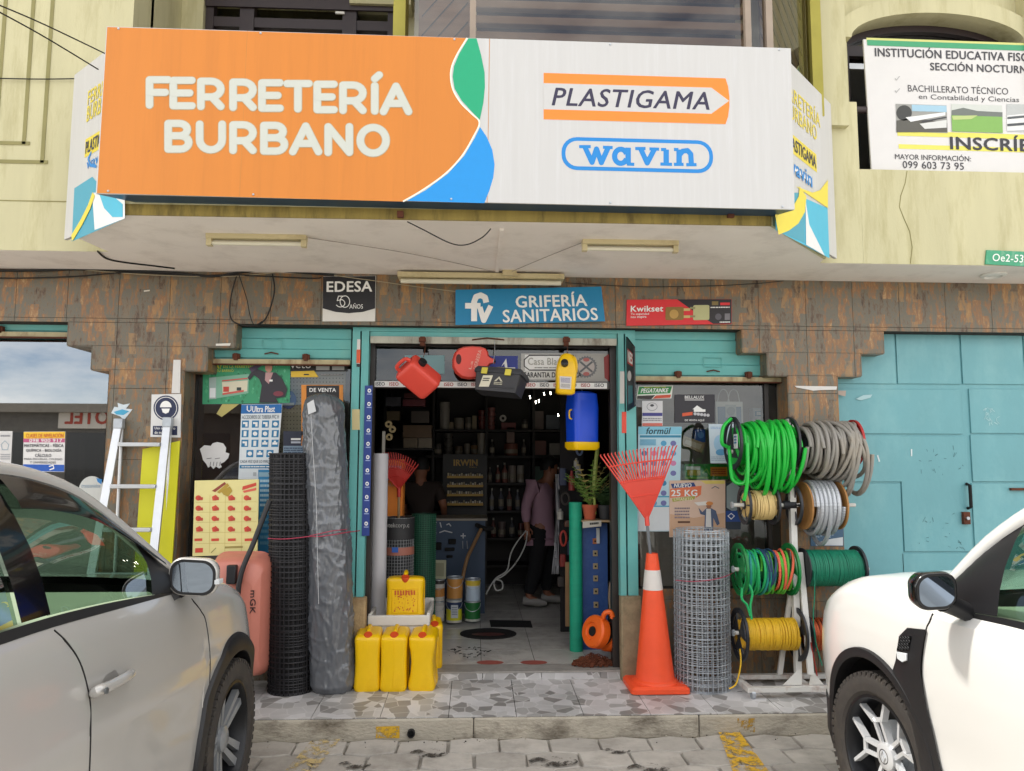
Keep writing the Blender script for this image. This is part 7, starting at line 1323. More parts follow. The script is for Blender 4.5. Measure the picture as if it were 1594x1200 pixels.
# ================================================================ inside the shop
ORD = ['first', 'second', 'third', 'fourth', 'fifth', 'sixth', 'seventh', 'eighth', 'ninth', 'tenth', 'eleventh', 'twelfth']
YB = 9.05
M_shelf = mat('dark_shelf', '#1b1714', .6)
sh = thing('shelf_unit', 'dark wall shelving full of tins and bottles at the back of the shop', 'shelves', (PY(740, 800, YB).x, YB, ZF)); xs0, xs1 = PY(600, 700, YB).x, PY(905, 700, YB).x
for y in (669, 709, 751, 794, 836, 878): z = PY(740, y, YB).z; b = MB(); b.box(xs0, xs1, YB-.12, YB+.3, z-.025, z, M_shelf); b.build('shelf', parent=sh)
b = MB(); b.box(xs0, xs1, YB+.301, YB+.33, ZF, 2.8, M_shelf); b.build('back_panel', parent=sh)
for x in (600, 675, 757, 830, 905): xx = PY(x, 700, YB).x; b = MB(); b.box(xx-.015, xx+.015, YB-.1, YB+.3, ZF, 2.75, M_shelf); b.build('upright', parent=sh)
def good(kind, x0, x1, y0, y1, col, row, k, Y=YB, metal=0, lab=None, extra=None):
    p, q = PY(x0, y1, Y), PY(x1, y0, Y); w_ = (q.x-p.x); h_ = q.z-p.z; cx = (p.x+q.x)/2; o = V((cx, Y+.02, p.z)); m = mat('good_'+col+str(metal), col, .4, metal, var=.12, vs=12); b = MB(); R_ = w_/2
    cw = {'#': 1}
    if kind == 'tin': b.lathe([(R_*.97, 0), (R_, .004), (R_, h_-.008), (R_*.97, h_-.004), (R_*.93, h_-.004), (R_*.93, h_-.01), (0, h_-.01)], m, o=o, n=20)
    elif kind == 'jar': b.lathe([(R_*.9, 0), (R_, h_*.06), (R_, h_*.72), (R_*.86, h_*.8)], m, o=o, n=20, cap=False); b.lathe([(R_*.9, h_*.8), (R_*.9, h_), (0, h_)], mat('jar_lid', '#2a2626', .5), o=o, n=20)
    elif kind == 'bottle': b.lathe([(R_*.9, 0), (R_, h_*.05), (R_, h_*.55), (R_*.35, h_*.75), (R_*.3, h_*.88)], m, o=o, n=18, cap=False); b.lathe([(R_*.38, h_*.88), (R_*.36, h_), (0, h_)], mat('cap_pale', '#a8a49c', .5), o=o, n=14)
    elif kind == 'roll': b.lathe([(R_*.4, .004), (R_, 0), (R_, h_), (R_*.4, h_-.004), (R_*.4, .004)], m, o=o, n=22, cap=False)
    elif kind == 'box': b.box(p.x, q.x, Y, Y+max(.1, w_*.6), p.z, q.z, m)
    elif kind == 'stack':
        n = max(3, int(h_/.05))
        for i in range(n): z0 = h_*i/n; b.lathe([(R_*.85, z0), (R_, z0+h_/n*.55), (R_, z0+h_/n*.9), (R_*.85, z0+h_/n*.95)], m, o=o, n=18)
    if kind in ('tin', 'jar', 'bottle'):
        b.lathe([(R_*1.012, h_*.18), (R_*1.012, h_*.5)], mat('good_label', '#8f8778', .5, var=.3, vs=40), o=o, n=18, cap=False)
    nm = {'tin': 'paint_tin', 'jar': 'jar', 'bottle': 'bottle', 'roll': 'paper_roll', 'box': 'carton', 'stack': 'cup_stack'}[kind]
    return b.build(nm, label=lab or f'{row[0]} {nm.replace("_", " ")} on the {row[1]} shelf at the back, {ORD[k]} along it', cat=nm.split('_')[-1], group='goods on the dark back shelves')
RW = ['top', 'upper middle', 'middle', 'lower middle', 'low']
G_ = [[('roll', 684, 700, 626, 669, '#9a958c', 'white'), ('box', 687, 706, 657, 668, '#7d6c4e', 'tan'), ('tin', 707, 722, 650, 669, '#8d877c', 'grey'), ('tin', 724, 734, 649, 669, '#6f6a60', 'small grey'), ('box', 735, 742, 647, 669, '#8a7a55', 'slim tan'), ('stack', 744, 757, 638, 669, '#6b2a24', 'dark red'), ('stack', 759, 771, 634, 669, '#8a5550', 'pinkish'), ('box', 780, 803, 658, 669, '#6d1f1c', 'red'), ('jar', 812, 822, 652, 669, '#4a4642', 'dark')],
      [('tin', 676, 688, 690, 709, '#4f4b46', 'dark grey'), ('stack', 691, 705, 674, 709, '#5c5852', 'grey'), ('tin', 708, 720, 694, 709, '#6b5a48', 'brown'), ('tin', 722, 732, 690, 709, '#7d766c', 'pale'), ('jar', 733, 744, 689, 709, '#8a6d4c', 'amber'), ('roll', 743, 756, 674, 709, '#a49d90', 'cream'), ('bottle', 762, 770, 684, 709, '#3d3a38', 'black'), ('tin', 785, 806, 690, 709, '#7d4d40', 'copper'), ('box', 789, 801, 665, 689, '#7f6256', 'brown'), ('bottle', 812, 819, 684, 709, '#55504c', 'grey')],
      [('bottle', 759, 766, 727, 751, '#6a6560', 'clear'), ('bottle', 771, 779, 724, 751, '#7a4a42', 'red brown'), ('bottle', 781, 790, 720, 751, '#8a5a50', 'pink'), ('tin', 791, 804, 724, 751, '#8c8078', 'silver'), ('tin', 805, 816, 724, 751, '#a09a92', 'white')],
      [('bottle', 762, 769, 760, 794, '#8a8a90', 'clear'), ('bottle', 776, 784, 760, 794, '#50505a', 'grey'), ('bottle', 789, 797, 760, 794, '#7a4f48', 'reddish'), ('bottle', 802, 810, 762, 794, '#68686e', 'smoky')],
      [('bottle', 764, 772, 806, 836, '#5a2f2a', 'maroon'), ('tin', 776, 787, 812, 836, '#6a5b58', 'dull'), ('bottle', 793, 801, 806, 836, '#4a4a50', 'dark'), ('tin', 806, 816, 814, 836, '#5d2a26', 'red')]]
for ri, row in enumerate(G_):
    for k, g_ in enumerate(row): good(*g_[:6], (g_[6], RW[ri]), k, metal=.0)
good('box', 627, 672, 662, 681, '#6e5334', None, 0, 8.3, lab='wide brown carton stacked above the person in the dark shirt')
for k, (x0, x1, y0, y1, c_, n_) in enumerate(((629, 660, 612, 620, '#5a2320', 'maroon'), (627, 662, 622, 632, '#7a3038', 'crimson'), (600, 624, 618, 632, '#4a4a52', 'slate'), (602, 622, 640, 654, '#6a5a3c', 'ochre'), (640, 668, 640, 658, '#51463c', 'umber'), (830, 846, 640, 668, '#5a4a44', 'brown'), (850, 872, 646, 668, '#47505c', 'blue grey'), (832, 850, 686, 708, '#6a3a30', 'rust red'), (855, 872, 690, 708, '#767069', 'pale grey'), (832, 846, 726, 750, '#3f5a4a', 'green'))): good('box', x0, x1, y0, y1, c_, None, 0, 8.35 if x0 < 700 else YB, lab=f'{n_} carton on the dark back shelves {"at left" if x0 < 700 else "at right"}')
good('box', 628, 650, 682, 697, '#77664c', None, 0, 8.3, lab='small tan carton under the wide brown one on the left'); good('box', 651, 672, 682, 697, '#8a7c68', None, 0, 8.3, lab='pale wrapped carton under the wide brown one on the right')
b = MB(); z = PY(650, 698, 8.4).z; b.box(PY(590, 690, 8.3).x, PY(674, 690, 8.3).x, 8.25, 8.7, z-.02, z-.001, M_shelf); b.build('wall_shelf', label='dark wall shelf carrying brown cartons at the left', cat='shelf')
b = MB(); p = PY(783, 651, YB-.1); b.lathe([(.018, -.01), (.04, -.01), (.04, .01), (.018, .01), (.018, -.01)], ink('#b8b4ac'), o=p, ax=(0, 1, 0), n=20, cap=False); b.build('tape_roll', label='white ring of tape hanging at the back wall', cat='tape')
# display stand
M_iy = ink('#b8912f'); st = thing('display_stand', 'black display stand reading IRWIN with four yellow edged trays', 'stand', (PY(724, 800, 8.7).x, 8.7, ZF)); b = MB(); b.box(PY(689, 750, 8.7).x, PY(758, 750, 8.7).x, 8.72, 8.76, ZF, PY(724, 707, 8.7).z, mat('stand_black', '#131214', .5)); b.build('back_board', parent=st)
b = MB(); P = pp(b, *R4(689, 707, 758, 732), 8.715, thick=.002); P.T('IRWIN', 706.5, 715.5, 743, 724.8, M_iy, 1, bold=.06); P.T('TOOLS', 730, 726.2, 742, 728.2, M_iy, 1); b.build('lettering', parent=st)
for k, y in enumerate((742.5, 756.5, 770.5, 785)):
    b = MB(); x0, x1 = PY(696, y, 8.6).x, PY(752, y, 8.6).x; z = PY(724, y, 8.6).z; b.box(x0, x1, 8.58, 8.715, z-.012, z, M_iy); b.box(x0, x1, 8.575, 8.5795, z-.012, z+.014, M_iy); tr = b.build('tray', parent=st); rn = random.Random(k); b = MB()
    for i in range(16): x = x0+(x1-x0)*(i+.5)/16; b.box(x-.009, x+.009, 8.60, 8.63, z+.001, z+rn.uniform(.02, .05), ink(('#b7aa8c', '#8a7c5c', '#c8c2b2')[i % 3]))
    o = b.build('packets', parent=tr); o['kind'] = 'stuff'
# counter with blue pegboard front
YC = 7.6; x0, x1 = PY(600, 880, YC).x, PY(755, 880, YC).x; zt = PY(715, 807, YC).z; ct = thing('counter', 'shop counter with blue grey pegboard front and white markings', 'counter', ((x0+x1)/2, YC, ZF))
b = MB(); b.box(x0, x1, YC, YC+.5, ZF, zt-.021, mat('counter_blue', '#33455c', .6, var=.1, vs=4)); b.build('front', parent=ct); b = MB(); b.box(x0-.02, x1+.02, YC-.02, YC+.52, zt-.02, zt, mat('counter_top', '#8d8579', .5)); b.build('top', parent=ct)
b = MB(); P = pp(b, *R4(672, 807, 755, 950), YC-.002, thick=.001); cw = ink('#b9bcc0')
for pts in ([(676, 813), (676, 821)], [(676, 813), (680, 813)], [(685, 813), (687, 821)], [(695, 817), (699, 815), (702, 819)], [(675, 826), (679, 830)], [(684, 829), (692, 826), (704, 829)], [(721, 830), (721, 838)], [(717, 834), (725, 834)]): P.Ln(pts, 1.6, cw, 1, caps=False)
b.build('chalk_marks', parent=ct)
for x, y, w_, h_ in ((683, 850, 9, 12), (704, 843, 12, 8), (700, 855, 16, 5), (700, 866, 10, 4)): b = MB(); p = PY(x, y, YC-.02); b.cbox((p.x, YC-.02, p.z), w_*.006, .03, h_*.006, M_mblack); b.build('hung_tool', parent=ct, bevel=.006)
for x in (720, 727): b = MB(); b.tube([PY(x, 842, YC-.02), PY(x+.5, 854, YC-.02)], .005, M_steel); b.build('hung_tool', parent=ct)
r = thing('pickaxe', 'mattock with a worn wooden handle leaning on the blue counter', 'pickaxe', PY(722, 872, 7.45)); b = MB(); b.tube(smooth_path([PY(719, 905, 7.2), PY(727, 870, 7.3), PY(737, 848, 7.42), PY(749, 823, 7.52)], 4), .018, mat('worn_wood', '#8a6a48', .6, var=.3, vs=9), n=10); b.build('handle', parent=r)
b = MB(); b.tube(smooth_path([PY(740, 816, 7.48), PY(748, 820, 7.52), PY(757, 823, 7.54), PY(768, 822, 7.52)], 4), [.008]+[.022]*11+[.014], M_mblack, n=8); b.build('head', parent=r)
# paint tins on the floor
def can(lab, x0, x1, y0, y1, Y, cols):
    p, q = PY(x0, y1, Y), PY(x1, y0, Y); R_ = (q.x-p.x)/2; h_ = q.z-p.z; o = V(((p.x+q.x)/2, Y+R_, p.z)); r = thing('paint_can', lab, 'paint can', o, 'paint cans by the counter'); b = MB(); z = 0
    for f_, col in cols: b.lathe([(R_, h_*z), (R_, h_*f_)], ink(col), o=o, n=26, cap=False); z = f_
    b.lathe([(0, 0.001), (R_*.97, .001), (R_, 0)], M_steel, o=o, n=26, cap=False); b.build('body', parent=r); b = MB(); b.lathe([(R_, h_), (R_*1.03, h_-.006), (R_*1.03, h_+.004), (R_*.92, h_+.005), (R_*.9, h_-.004), (0, h_-.004)], M_steel, o=o, n=26, cap=False); b.build('lid', parent=r)
    b = MB(); b.tube([o+V((R_*1.02*cos(a), R_*1.02*sin(a)*1.0, h_*.86-.06*abs(sin(a)))) for a in [pi+pi*k/14 for k in range(15)]], .003, M_steel, n=5); b.build('bail', parent=r)
can('white paint bucket at the bottom left of the paint can stack', 671, 692, 937, 968, 7.10, [(.15, '#b5b1aa'), (.8, '#c9c5be'), (1, '#b5b1aa')]); can('white and orange paint can on top of the white bucket', 672, 692, 903, 936, 7.10, [(.2, '#c9c4ba'), (.6, '#c08648'), (.8, '#c9c5be'), (1, '#3a3734')])
can('yellow, navy and white paint can at the bottom middle of the stack', 694, 719, 935, 970, 7.06, [(.1, '#c4c0b8'), (.6, '#d4cf2c'), (.92, '#2c3a5c'), (1, '#cfccc4')]); can('tan and orange paint can on top of the yellow and navy one', 695, 720, 900, 934, 7.06, [(.06, '#8d8576'), (.94, '#c48a45'), (1, '#9a9486')])
can('green paint can at the bottom right of the stack', 723, 748, 937, 968, 7.10, [(.12, '#b3b6ac'), (.95, '#1f6a32'), (1, '#a3a69c')]); can('white and pale blue paint can with yellow top on the green one', 724, 748, 903, 936, 7.10, [(.66, '#b3c4d2'), (.72, '#c9c9c4'), (.96, '#cdb43a'), (1, '#4a4a48')])
for (x, y, col) in ((706, 952, '#c9ccd0'),): b = MB(); Pn = pp(b, *R4(702, 942, 713, 962), 7.055, thick=.002, base=ink('#c5c9ce')); Pn.greek(.1, .1, .9, .8, ink('#7d8890'), 4, 1, 2); b.build('paper_label', label='pale paper label on the yellow and navy paint can', cat='label')
bxthing('card', 'cream framed card standing on the left paint cans', 'card', (675, 872), (694, 901), 7.12, .02, ink('#a8a98c'), lambda P: P.R(678, 876, 691, 897, ink('#8a8a70'), 1))
# rolls and long goods at the left of the door
def simple_roll(nm, lab, xc, yt, yb, R_, Y, m, bands=(), grid=None):
    p, q = PY(xc, yb, Y), PY(xc, yt, Y); o = V((p.x, Y, ZF+.001)); r = thing(nm, lab, 'roll', o); h_ = q.z-ZF; b = MB(); b.lathe([(R_, 0), (R_, h_), (R_*.75, h_-.004), (R_*.7, h_-.05), (0, h_-.05)], m, o=o, n=32); b.build('core' if grid else 'body', parent=r)
    if grid: b = MB(); meshroll(b, (o.x, Y), R_+.003, ZF+.002, q.z, grid[0], grid[1], grid[2], .0022, 3); b.build('wire_mesh', parent=r)
    for ya, yb_, mm in bands: b = MB(); za, zb_ = PY(xc, yb_, Y).z, PY(xc, ya, Y).z; b.lathe([(R_+.008, za-ZF), (R_+.008, zb_-ZF)], mm, o=o, n=32, cap=False); b.build('band', parent=r)
    return r, o, h_
M_gm = mat('grey_mesh_wire', '#8d8f90', .5, .4); r, o, h_ = simple_roll('mesh_roll', 'grey wire mesh roll with a dark printed band inside the left door edge', 618, 805, 930, .125, 6.35, mat('charcoal_roll', '#2b2c2f', .7), [(806, 838, mat('print_band', '#2f2f31', .6)), (850, 862, mat('pink_band', '#b0705f', .5))], (M_gm, 34, 40))
b = MB(); P = pp(b, *R4(598, 812, 640, 826), 6.205, thick=.001); P.T('otekcorp.c', 600, 814, 637, 823, ink('#8f8f8c'), 1); P.R(610, 852, 620, 860, ink('#2f62b8'), 1); b.build('lettering', parent=r)
simple_roll('mesh_roll', 'dark green plastic mesh roll beside the grey one inside the door', 658, 800, 945, .098, 6.5, mat('green_roll_core', '#0c3a2a', .7), [], (mat('green_mesh_wire', '#14593f', .5), 30, 60))
simple_roll('sheet_roll', 'tall white sheet roll just inside the left door edge', 587, 706, 960, .062, 5.95, mat('white_sheet', '#c5c4c8', .4, var=.06))
def f(P):
    P.R(592, 725, 624, 747, ink('#c9cfd2'), 1); P.rrect(*P.q(578, 733), *P.q(608, 743), .02, ink('#2a6ea8'), 2); P.rrect(*P.q(580, 734.5), *P.q(606, 741.5), .015, ink('#c9cfd2'), 3); P.T('wavin', 582, 735.5, 604, 740.5, ink('#2a6ea8'), 4, bold=.05); P.T('PREMIUM', 590, 752, 617, 757, ink('#d9a27a'), 2); P.Ln(arc(588, 790, 14, 20, -90, 90, 16), 1.2, ink('#8a4a1c'), 2, caps=False); P.G([(588, 772), (598, 778), (601, 790), (598, 802), (588, 808)], ink('#c96a22'), 1.5)
bxthing('pipe_box', 'tall orange and white carton printed wavin PREMIUM behind the white roll', 'box', (592, 715), (624, 925), 6.52, .2, mat('carton_orange', '#f08a2e', .6, var=.05), f)
rake('small red leaf rake with curved tines standing behind the orange carton', (576, 712, 652, 722), (621, 762), .2, 6.42, 6.36, 20, mat('rake_red_dark', '#b9302a', .5), (620, 860), .07, hcol='#9a7d58')
b = MB(); p = PY(597, 690, 6.4); q = PY(597, 725, 6.4); b.box(p.x-.012, p.x+.012, 6.4, 6.42, q.z, p.z+.1, ink('#b5b1a6')); b.build('spirit_level', label='pale level bar hanging at the left inside the door', cat='level')
for k, (x, y) in enumerate(((605, 660), (611, 668), (606, 680))): b = MB(); b.lathe([(.012, -.012), (.03, -.012), (.03, .012), (.012, .012), (.012, -.012)], ink('#a3926a'), o=PY(x, y, 6.5), ax=(0, 1, .2), n=16, cap=False); b.build('brass_fitting', label=('topmost', 'middle', 'lowest')[k]+' of the three tan ring fittings hanging inside the door at left', cat='fitting')
# right side of the door
YP_ = 6.15; x0, x1 = PY(907, 900, YP_).x, PY(946, 900, YP_).x; zt = PY(925, 815, YP_).z; pn = thing('lock_board', 'tall blue board with a column of brass locks inside the right door edge', 'board', ((x0+x1)/2, YP_, ZF)); b = MB(); b.box(x0, x1, YP_, YP_+.04, ZF, zt, mat('board_blue', '#274a86', .55, var=.1, vs=5, dirt='#4a6a9a', ds=7, da=.5)); b.build('panel', parent=pn)
for k, y in enumerate((842, 861, 881, 900, 920, 941, 961)):
    b = MB(); p = PY(926+k*.3, y, YP_); b.box(p.x-.018, p.x+.018, YP_-.012, YP_-.0005, p.z-.022, p.z+.022, ink('#9a8a6a' if k else '#a5623a')); b.lathe([(.008, 0), (.008, .006), (0, .006)], M_mblack, o=(p.x, YP_-.0125, p.z), ax=(0, -1, 0), n=10); b.build('lock', parent=pn)
b = MB(); z = PY(925, 808, YP_).z; b.box(PY(903, 808, YP_).x, PY(950, 808, YP_).x, YP_-.12, YP_+.1, z-.015, z, mat('raw_wood', '#a48a68', .7)); b.build('plant_shelf', label='small wooden ledge holding two plants over the blue board', cat='shelf'); zs = z
sticker('tag', 'white bracket shaped price tag on the blue board', [(907, 812), (936, 810), (936, 819), (907, 822)], YP_-.13, ink('#b8b3a8'), lambda P: P.Gk(918, 812, 932, 818, BLK, 1, 1, 2), 'tag', .004)
b = MB(); p = PY(931, 834, YP_-.02); b.box(p.x-.012, p.x+.012, YP_-.02, YP_-.002, p.z-.06, p.z+.06, ink('#b9bcbc')); b.build('hasp', label='white metal hasp hanging at the top of the blue board', cat='hasp')
def plant(lab, x, yb, pr, pm, seed, n, ln, cols, up=.8, lw=.022):
    p = PY(x, yb, YP_-.03); o = V((p.x, YP_-.03, zs)); r = thing('potted_plant', lab, 'plant', o); h_ = pr*1.9; b = MB(); b.lathe([(pr*.72, .001), (pr*.95, h_*.82), (pr*1.08, h_*.82), (pr*1.1, h_), (pr*.95, h_), (pr*.9, h_*.85), (0, h_*.85)], pm, o=o, n=24); b.build('pot', parent=r); rn = random.Random(seed); b = MB()
    for k in range(n):
        a = rn.uniform(0, 2*pi); L0 = ln*rn.uniform(.6, 1.1); tilt = rn.uniform(.15, 1.1-up*.6); m = mat('leaf_'+cols[k % len(cols)], cols[k % len(cols)], .5, var=.2, vs=20); pts = []; d = V((cos(a)*sin(tilt), sin(a)*sin(tilt), cos(tilt)))
        q = o+V((0, 0, h_*.85))
        for j in range(9): pts.append(q.copy()); d = (d+V((cos(a)*.06, sin(a)*.06, -.10*(1-up*.5)))).normalized(); q = q+d*(L0/8)
        b.tube(pts, .0022, m, n=4)
        sd = d.cross(V((0, 0, 1))).normalized()
        for j in range(1, 9):
            for s_ in (1, -1):
                t = j/8; w_ = lw*2.2*sin(pi*min(1, .15+t*.85))+.008; c_ = pts[j]; dr = (pts[j]-pts[j-1]).normalized(); e = c_+sd*s_*w_+dr*w_*.5+V((0, 0, -.008)); b.add([c_-dr*.008, e, c_+dr*.010], [[0, 1, 2]], m)
    b.build('foliage', parent=r, ang=180)
plant('fern in a terracotta pot on the ledge over the blue board', 918, 806, .062, mat('terracotta', '#b3573a', .8, var=.08), 5, 26, .42, ['#5d7a34', '#7d9a48', '#46652c', '#9a8a52'], .9); plant('dark green bushy plant in a black pot right of the fern', 942, 806, .06, mat('pot_black', '#2b2c2e', .6), 9, 24, .28, ['#2f4a2a', '#3d5a33', '#263c24'], .5)
b = MB(); p = PY(926, 800, YP_-.05); q = PY(931, 690, YP_-.05); pts = smooth_path([p, PY(925, 760, YP_-.06), PY(927, 725, YP_-.06), q], 6); m = mat('striped_leaf', '#93a04c', .5, var=.3, vs=60)
b.tube(pts, [.012]*6+[.018]*6+[.016]*6+[.004], m, n=8); b.build('leaf_stalk', label='tall striped yellow green leaf rising behind the fern', cat='plant')
simple_roll('fabric_roll', 'tall emerald green fabric roll left of the blue board', 897, 782, 1006, .052, 6.12, mat('emerald_cloth', '#109a78', .6, var=.12, vs=3, st=(1, 1, 5), bump=.3, bs=20))
# hanging clutter between the person and the green roll
rn = random.Random(12); CL = ['#2c3550', '#8a2f2a', '#8d8d90', '#3a3330', '#5b6a88', '#a3a098', '#5e3f30', '#b23a30']
for k, (x, y, w_, h_, sh_) in enumerate(((876, 742, 12, 26, 0), (890, 748, 10, 30, 1), (900, 735, 9, 20, 0), (880, 776, 12, 18, 2), (893, 790, 11, 14, 0), (872, 800, 10, 16, 1), (885, 815, 14, 9, 0), (877, 838, 9, 22, 2), (887, 850, 8, 26, 1), (876, 872, 10, 18, 0), (886, 890, 9, 22, 2), (873, 905, 12, 14, 0), (902, 700, 9, 16, 2), (897, 720, 8, 14, 1))):
    p = PY(x, y, 6.7); m = mat('clutter_'+CL[k % 8], CL[k % 8], .5, var=.2, vs=15); b = MB(); s_ = .0057
    if sh_ == 0: loft(b, [rsec(w_*s_*.9, .05, .012, p.z-h_*s_/2, p.x, 6.7), rsec(w_*s_, .06, .015, p.z, p.x, 6.7), rsec(w_*s_*.8, .05, .012, p.z+h_*s_/2, p.x, 6.7)], m)
    elif sh_ == 1: b.lathe([(w_*s_/2, 0), (w_*s_/2, h_*s_*.7), (w_*s_*.2, h_*s_*.85), (w_*s_*.2, h_*s_)], m, o=(p.x, 6.7, p.z-h_*s_/2), n=14)
    else: b.tube([V((p.x+.5*w_*s_*cos(a), 6.7, p.z+.5*h_*s_*sin(a))) for a in [2*pi*i/18 for i in range(18)]], .010, m, n=6, closed=True)
    b.build(('tool_pouch', 'spray_bottle', 'hose_coil')[sh_], label=f'{("slate", "brick red", "silver", "charcoal", "steel blue", "pale grey", "brown", "red")[k % 8]} {("tool pouch", "spray bottle", "coiled hose")[sh_]} hanging {("high", "low")[y > 800]} on the right inside rack, {ORD[k % 12] if k < 12 else ("uppermost", "second uppermost")[k-12]} in the cluster', cat=('pouch', 'bottle', 'coil')[sh_], group='goods hanging inside the door at right')
b = MB(); xk = PY(872, 800, 6.8).x; b.box(xk, PY(906, 800, 6.8).x, 6.78, 6.82, ZF, 2.5, mat('rack_dark', '#171416', .8)); b.build('goods_rack', label='dark upright rack panel behind the hanging goods at right', cat='rack')
b = MB(); rows = []
for j in range(14):
    t = j/13; z = PY(866, 738, 7.0).z*(1-t)+PY(864, 893, 7.0).z*t; xa, xb = PY(864-3*t+(4*sin(t*4)), 800, 7).x, PY(871-1*t, 800, 7).x; rows.append([(xa+(xb-xa)*i/8, 7.0+.02*sin(i*1.9+t*5), z) for i in range(9)])
b.grid(rows, mat('grey_cloth', '#9a9a9e', .8, var=.08)); o = b.build('hanging_cloth', label='pale grey cloth hanging beside the person in the pink shirt', cat='cloth'); md = o.modifiers.new('s', 'SOLIDIFY'); md.thickness = .01
b = MB(); p = PY(884, 930, 6.3); b.box(p.x-.02, p.x+.03, 6.3, 6.32, PY(884, 975, 6.3).z, PY(884, 875, 6.3).z, mat('plank_tan', '#8f6f4c', .7, var=.2)); b.build('plank', label='short tan plank standing left of the green fabric roll', cat='plank')
b = MB(); p0 = PY(951, 906, 5.9); loft(b, [rsec(.035, .03, .012, p0.z-.25, p0.x+.01, 5.9), rsec(.05, .035, .014, p0.z-.12, p0.x, 5.9), rsec(.045, .035, .014, p0.z, p0.x+.012, 5.9)], mat('tan_rubber', '#8d7a66', .8, var=.2, vs=20)); b.build('sanding_float', label='tan hand float standing between the blue board and the door edge', cat='float')
# chain hoist with its pile of rusty chain
M_ho = mat('hoist_orange', '#e8641c', .4, var=.08, vs=8); p = PY(936, 985, 5.72); r = thing('chain_hoist', 'orange chain hoist lying on its rusty chain at the right of the doorway', 'hoist', (p.x, 5.72, ZF)); A = V((-.82, -.5, .25)).normalized()
for s_, R_, off in ((1, .118, .0), (-1, .105, -.125)): b = MB(); b.lathe([(0, -.045), (R_*.9, -.045), (R_, -.03), (R_, .03), (R_*.9, .045), (R_*.55, .048), (R_*.5, .036), (0, .036)], M_ho, o=p+A*(off+.05)+V((0, 0, .0 if s_ > 0 else -.02)), ax=A, n=32); b.lathe([(R_*.3, .037), (R_*.28, .046), (0, .046)], M_mblack, o=p+A*(off+.05)+V((0, 0, .0 if s_ > 0 else -.02)), ax=A, n=20); b.build('wheel_cover', parent=r)
b = MB(); b.lathe([(.085, -.03), (.085, .03)], M_mblack, o=p+A*(-.015), ax=A, n=24); b.build('chain_wheel', parent=r)
b = MB(); b.tube(smooth_path([PY(938, 966, 5.66), PY(940, 957, 5.64), PY(944, 953, 5.63), PY(950, 953, 5.63), PY(953, 958, 5.63), PY(952, 963, 5.63)], 4), [.018]*10+[.02]*8+[.012]*3, M_ho, n=10); b.build('hook', parent=r)
rn = random.Random(8); M_chain = mat('rusty_chain', '#6a3a24', .8, .2, var=.4, vs=40); b = MB(); ctr = PY(925, 1024, 5.68)
for k in range(330):
    a, q = rn.uniform(0, 2*pi), math.sqrt(rn.random()); x, y = ctr.x+.16*q*cos(a), 5.70+.08*q*sin(a); z = ZF+.012+rn.random()*.085*(1-q); ex = V((rn.uniform(-1, 1), rn.uniform(-1, 1), rn.uniform(-.5, .5))).normalized(); ey = ex.orthogonal().normalized()
    b.tube([V((x, y, z))+ex*(.016*cos(t))+ey*(.009*sin(t)) for t in [2*pi*i/8 for i in range(8)]], .0036, M_chain, n=5, closed=True)
o = b.build('chain', parent=r); o['kind'] = 'stuff'
# mats and floor stickers
def flat(nm, lab, pts, m, h=.006, cat='mat'): b = MB(); b.prism([PZ(x, y, ZF+.0005) for x, y in pts], (0, 0, h), m); return b.build(nm, label=lab, cat=cat)
M_mat = mat('black_rubber_mat', '#191818', .85, var=.2, bump=.3); flat('door_mat', 'black rectangular mat on the shop floor further inside', [(762, 966), (826, 967), (829, 977), (764, 976)], M_mat); flat('door_mat', 'black oval mat with faded red print inside the door', [(760+44*cos(t), 987+8.5*sin(t)) for t in [2*pi*i/36 for i in range(36)]], M_mat)
b = MB(); b.poly([PZ(760+26*cos(t), 987+2.6*sin(t), ZF+.0085) for t in [2*pi*i/24 for i in range(24)]][::-1], ink('#5a2f2c')); b.build('mat_print', label='faded red print in the middle of the oval mat', cat='print')
for x, lb in ((763, 'left of the two faded red oval floor stickers at the shop threshold'), (831, 'right of the two faded red oval floor stickers at the shop threshold')): b = MB(); b.poly([PZ(x+21*cos(t), 1031+3.2*sin(t), ZF+.002) for t in [2*pi*i/30 for i in range(30)]][::-1], ink('#a0564c', .6)); b.build('floor_sticker', label=lb, cat='sticker')
b = MB(); rn = random.Random(21)
for k in range(46):
    a = rn.uniform(0, 2*pi); q = rn.uniform(.35, 1); x, y = 728+38*q*cos(a), 1014+9*q*sin(a); u = rn.uniform(0, pi); b.poly([PZ(x+dx, y+dy, ZF+.002+.00002*k) for dx, dy in ((-2.5*cos(u)-.6, -.8*sin(u)), (2.5*cos(u)-.6, .8*sin(u)), (2.5*cos(u)+.9, .8*sin(u)+.8), (-2.5*cos(u)+.9, -.8*sin(u)+.8))], ink('#2a2725', .9))
o = b.build('floor_scuffs', kind='stuff', label='cluster of black scuff marks on the threshold tiles', cat='scuffs')
# lit lamps deep in the shop
for k, (x, y, dx, dy) in enumerate(((825, 618, 1.5, 5), (834, 626, 1.2, 5), (839, 624, 1.2, 5), (847, 613, 1.2, 4), (857, 612, 1.2, 5), (869, 646, 1.5, 4), (873, 684, 5, 1))):
    p = PY(x, y, 8.5); r = 8.5/1180; b = MB(); b.tube([p+V((-dx*r*.2, 0, dy*r*.45)), p+V((dx*r*.2+(dx*r if dx > 3 else 0), 0, -dy*r*.45 if dx < 3 else dy*r*.45))], .0045, mat('lit_lamp', '#fff6e0', .4, var=0, emit=14), n=8); b.build('lamp', label=f'small lit lamp glowing in the dark shop, {ORD[k]} from the left', cat='lamp', group='lit lamps in the shop')
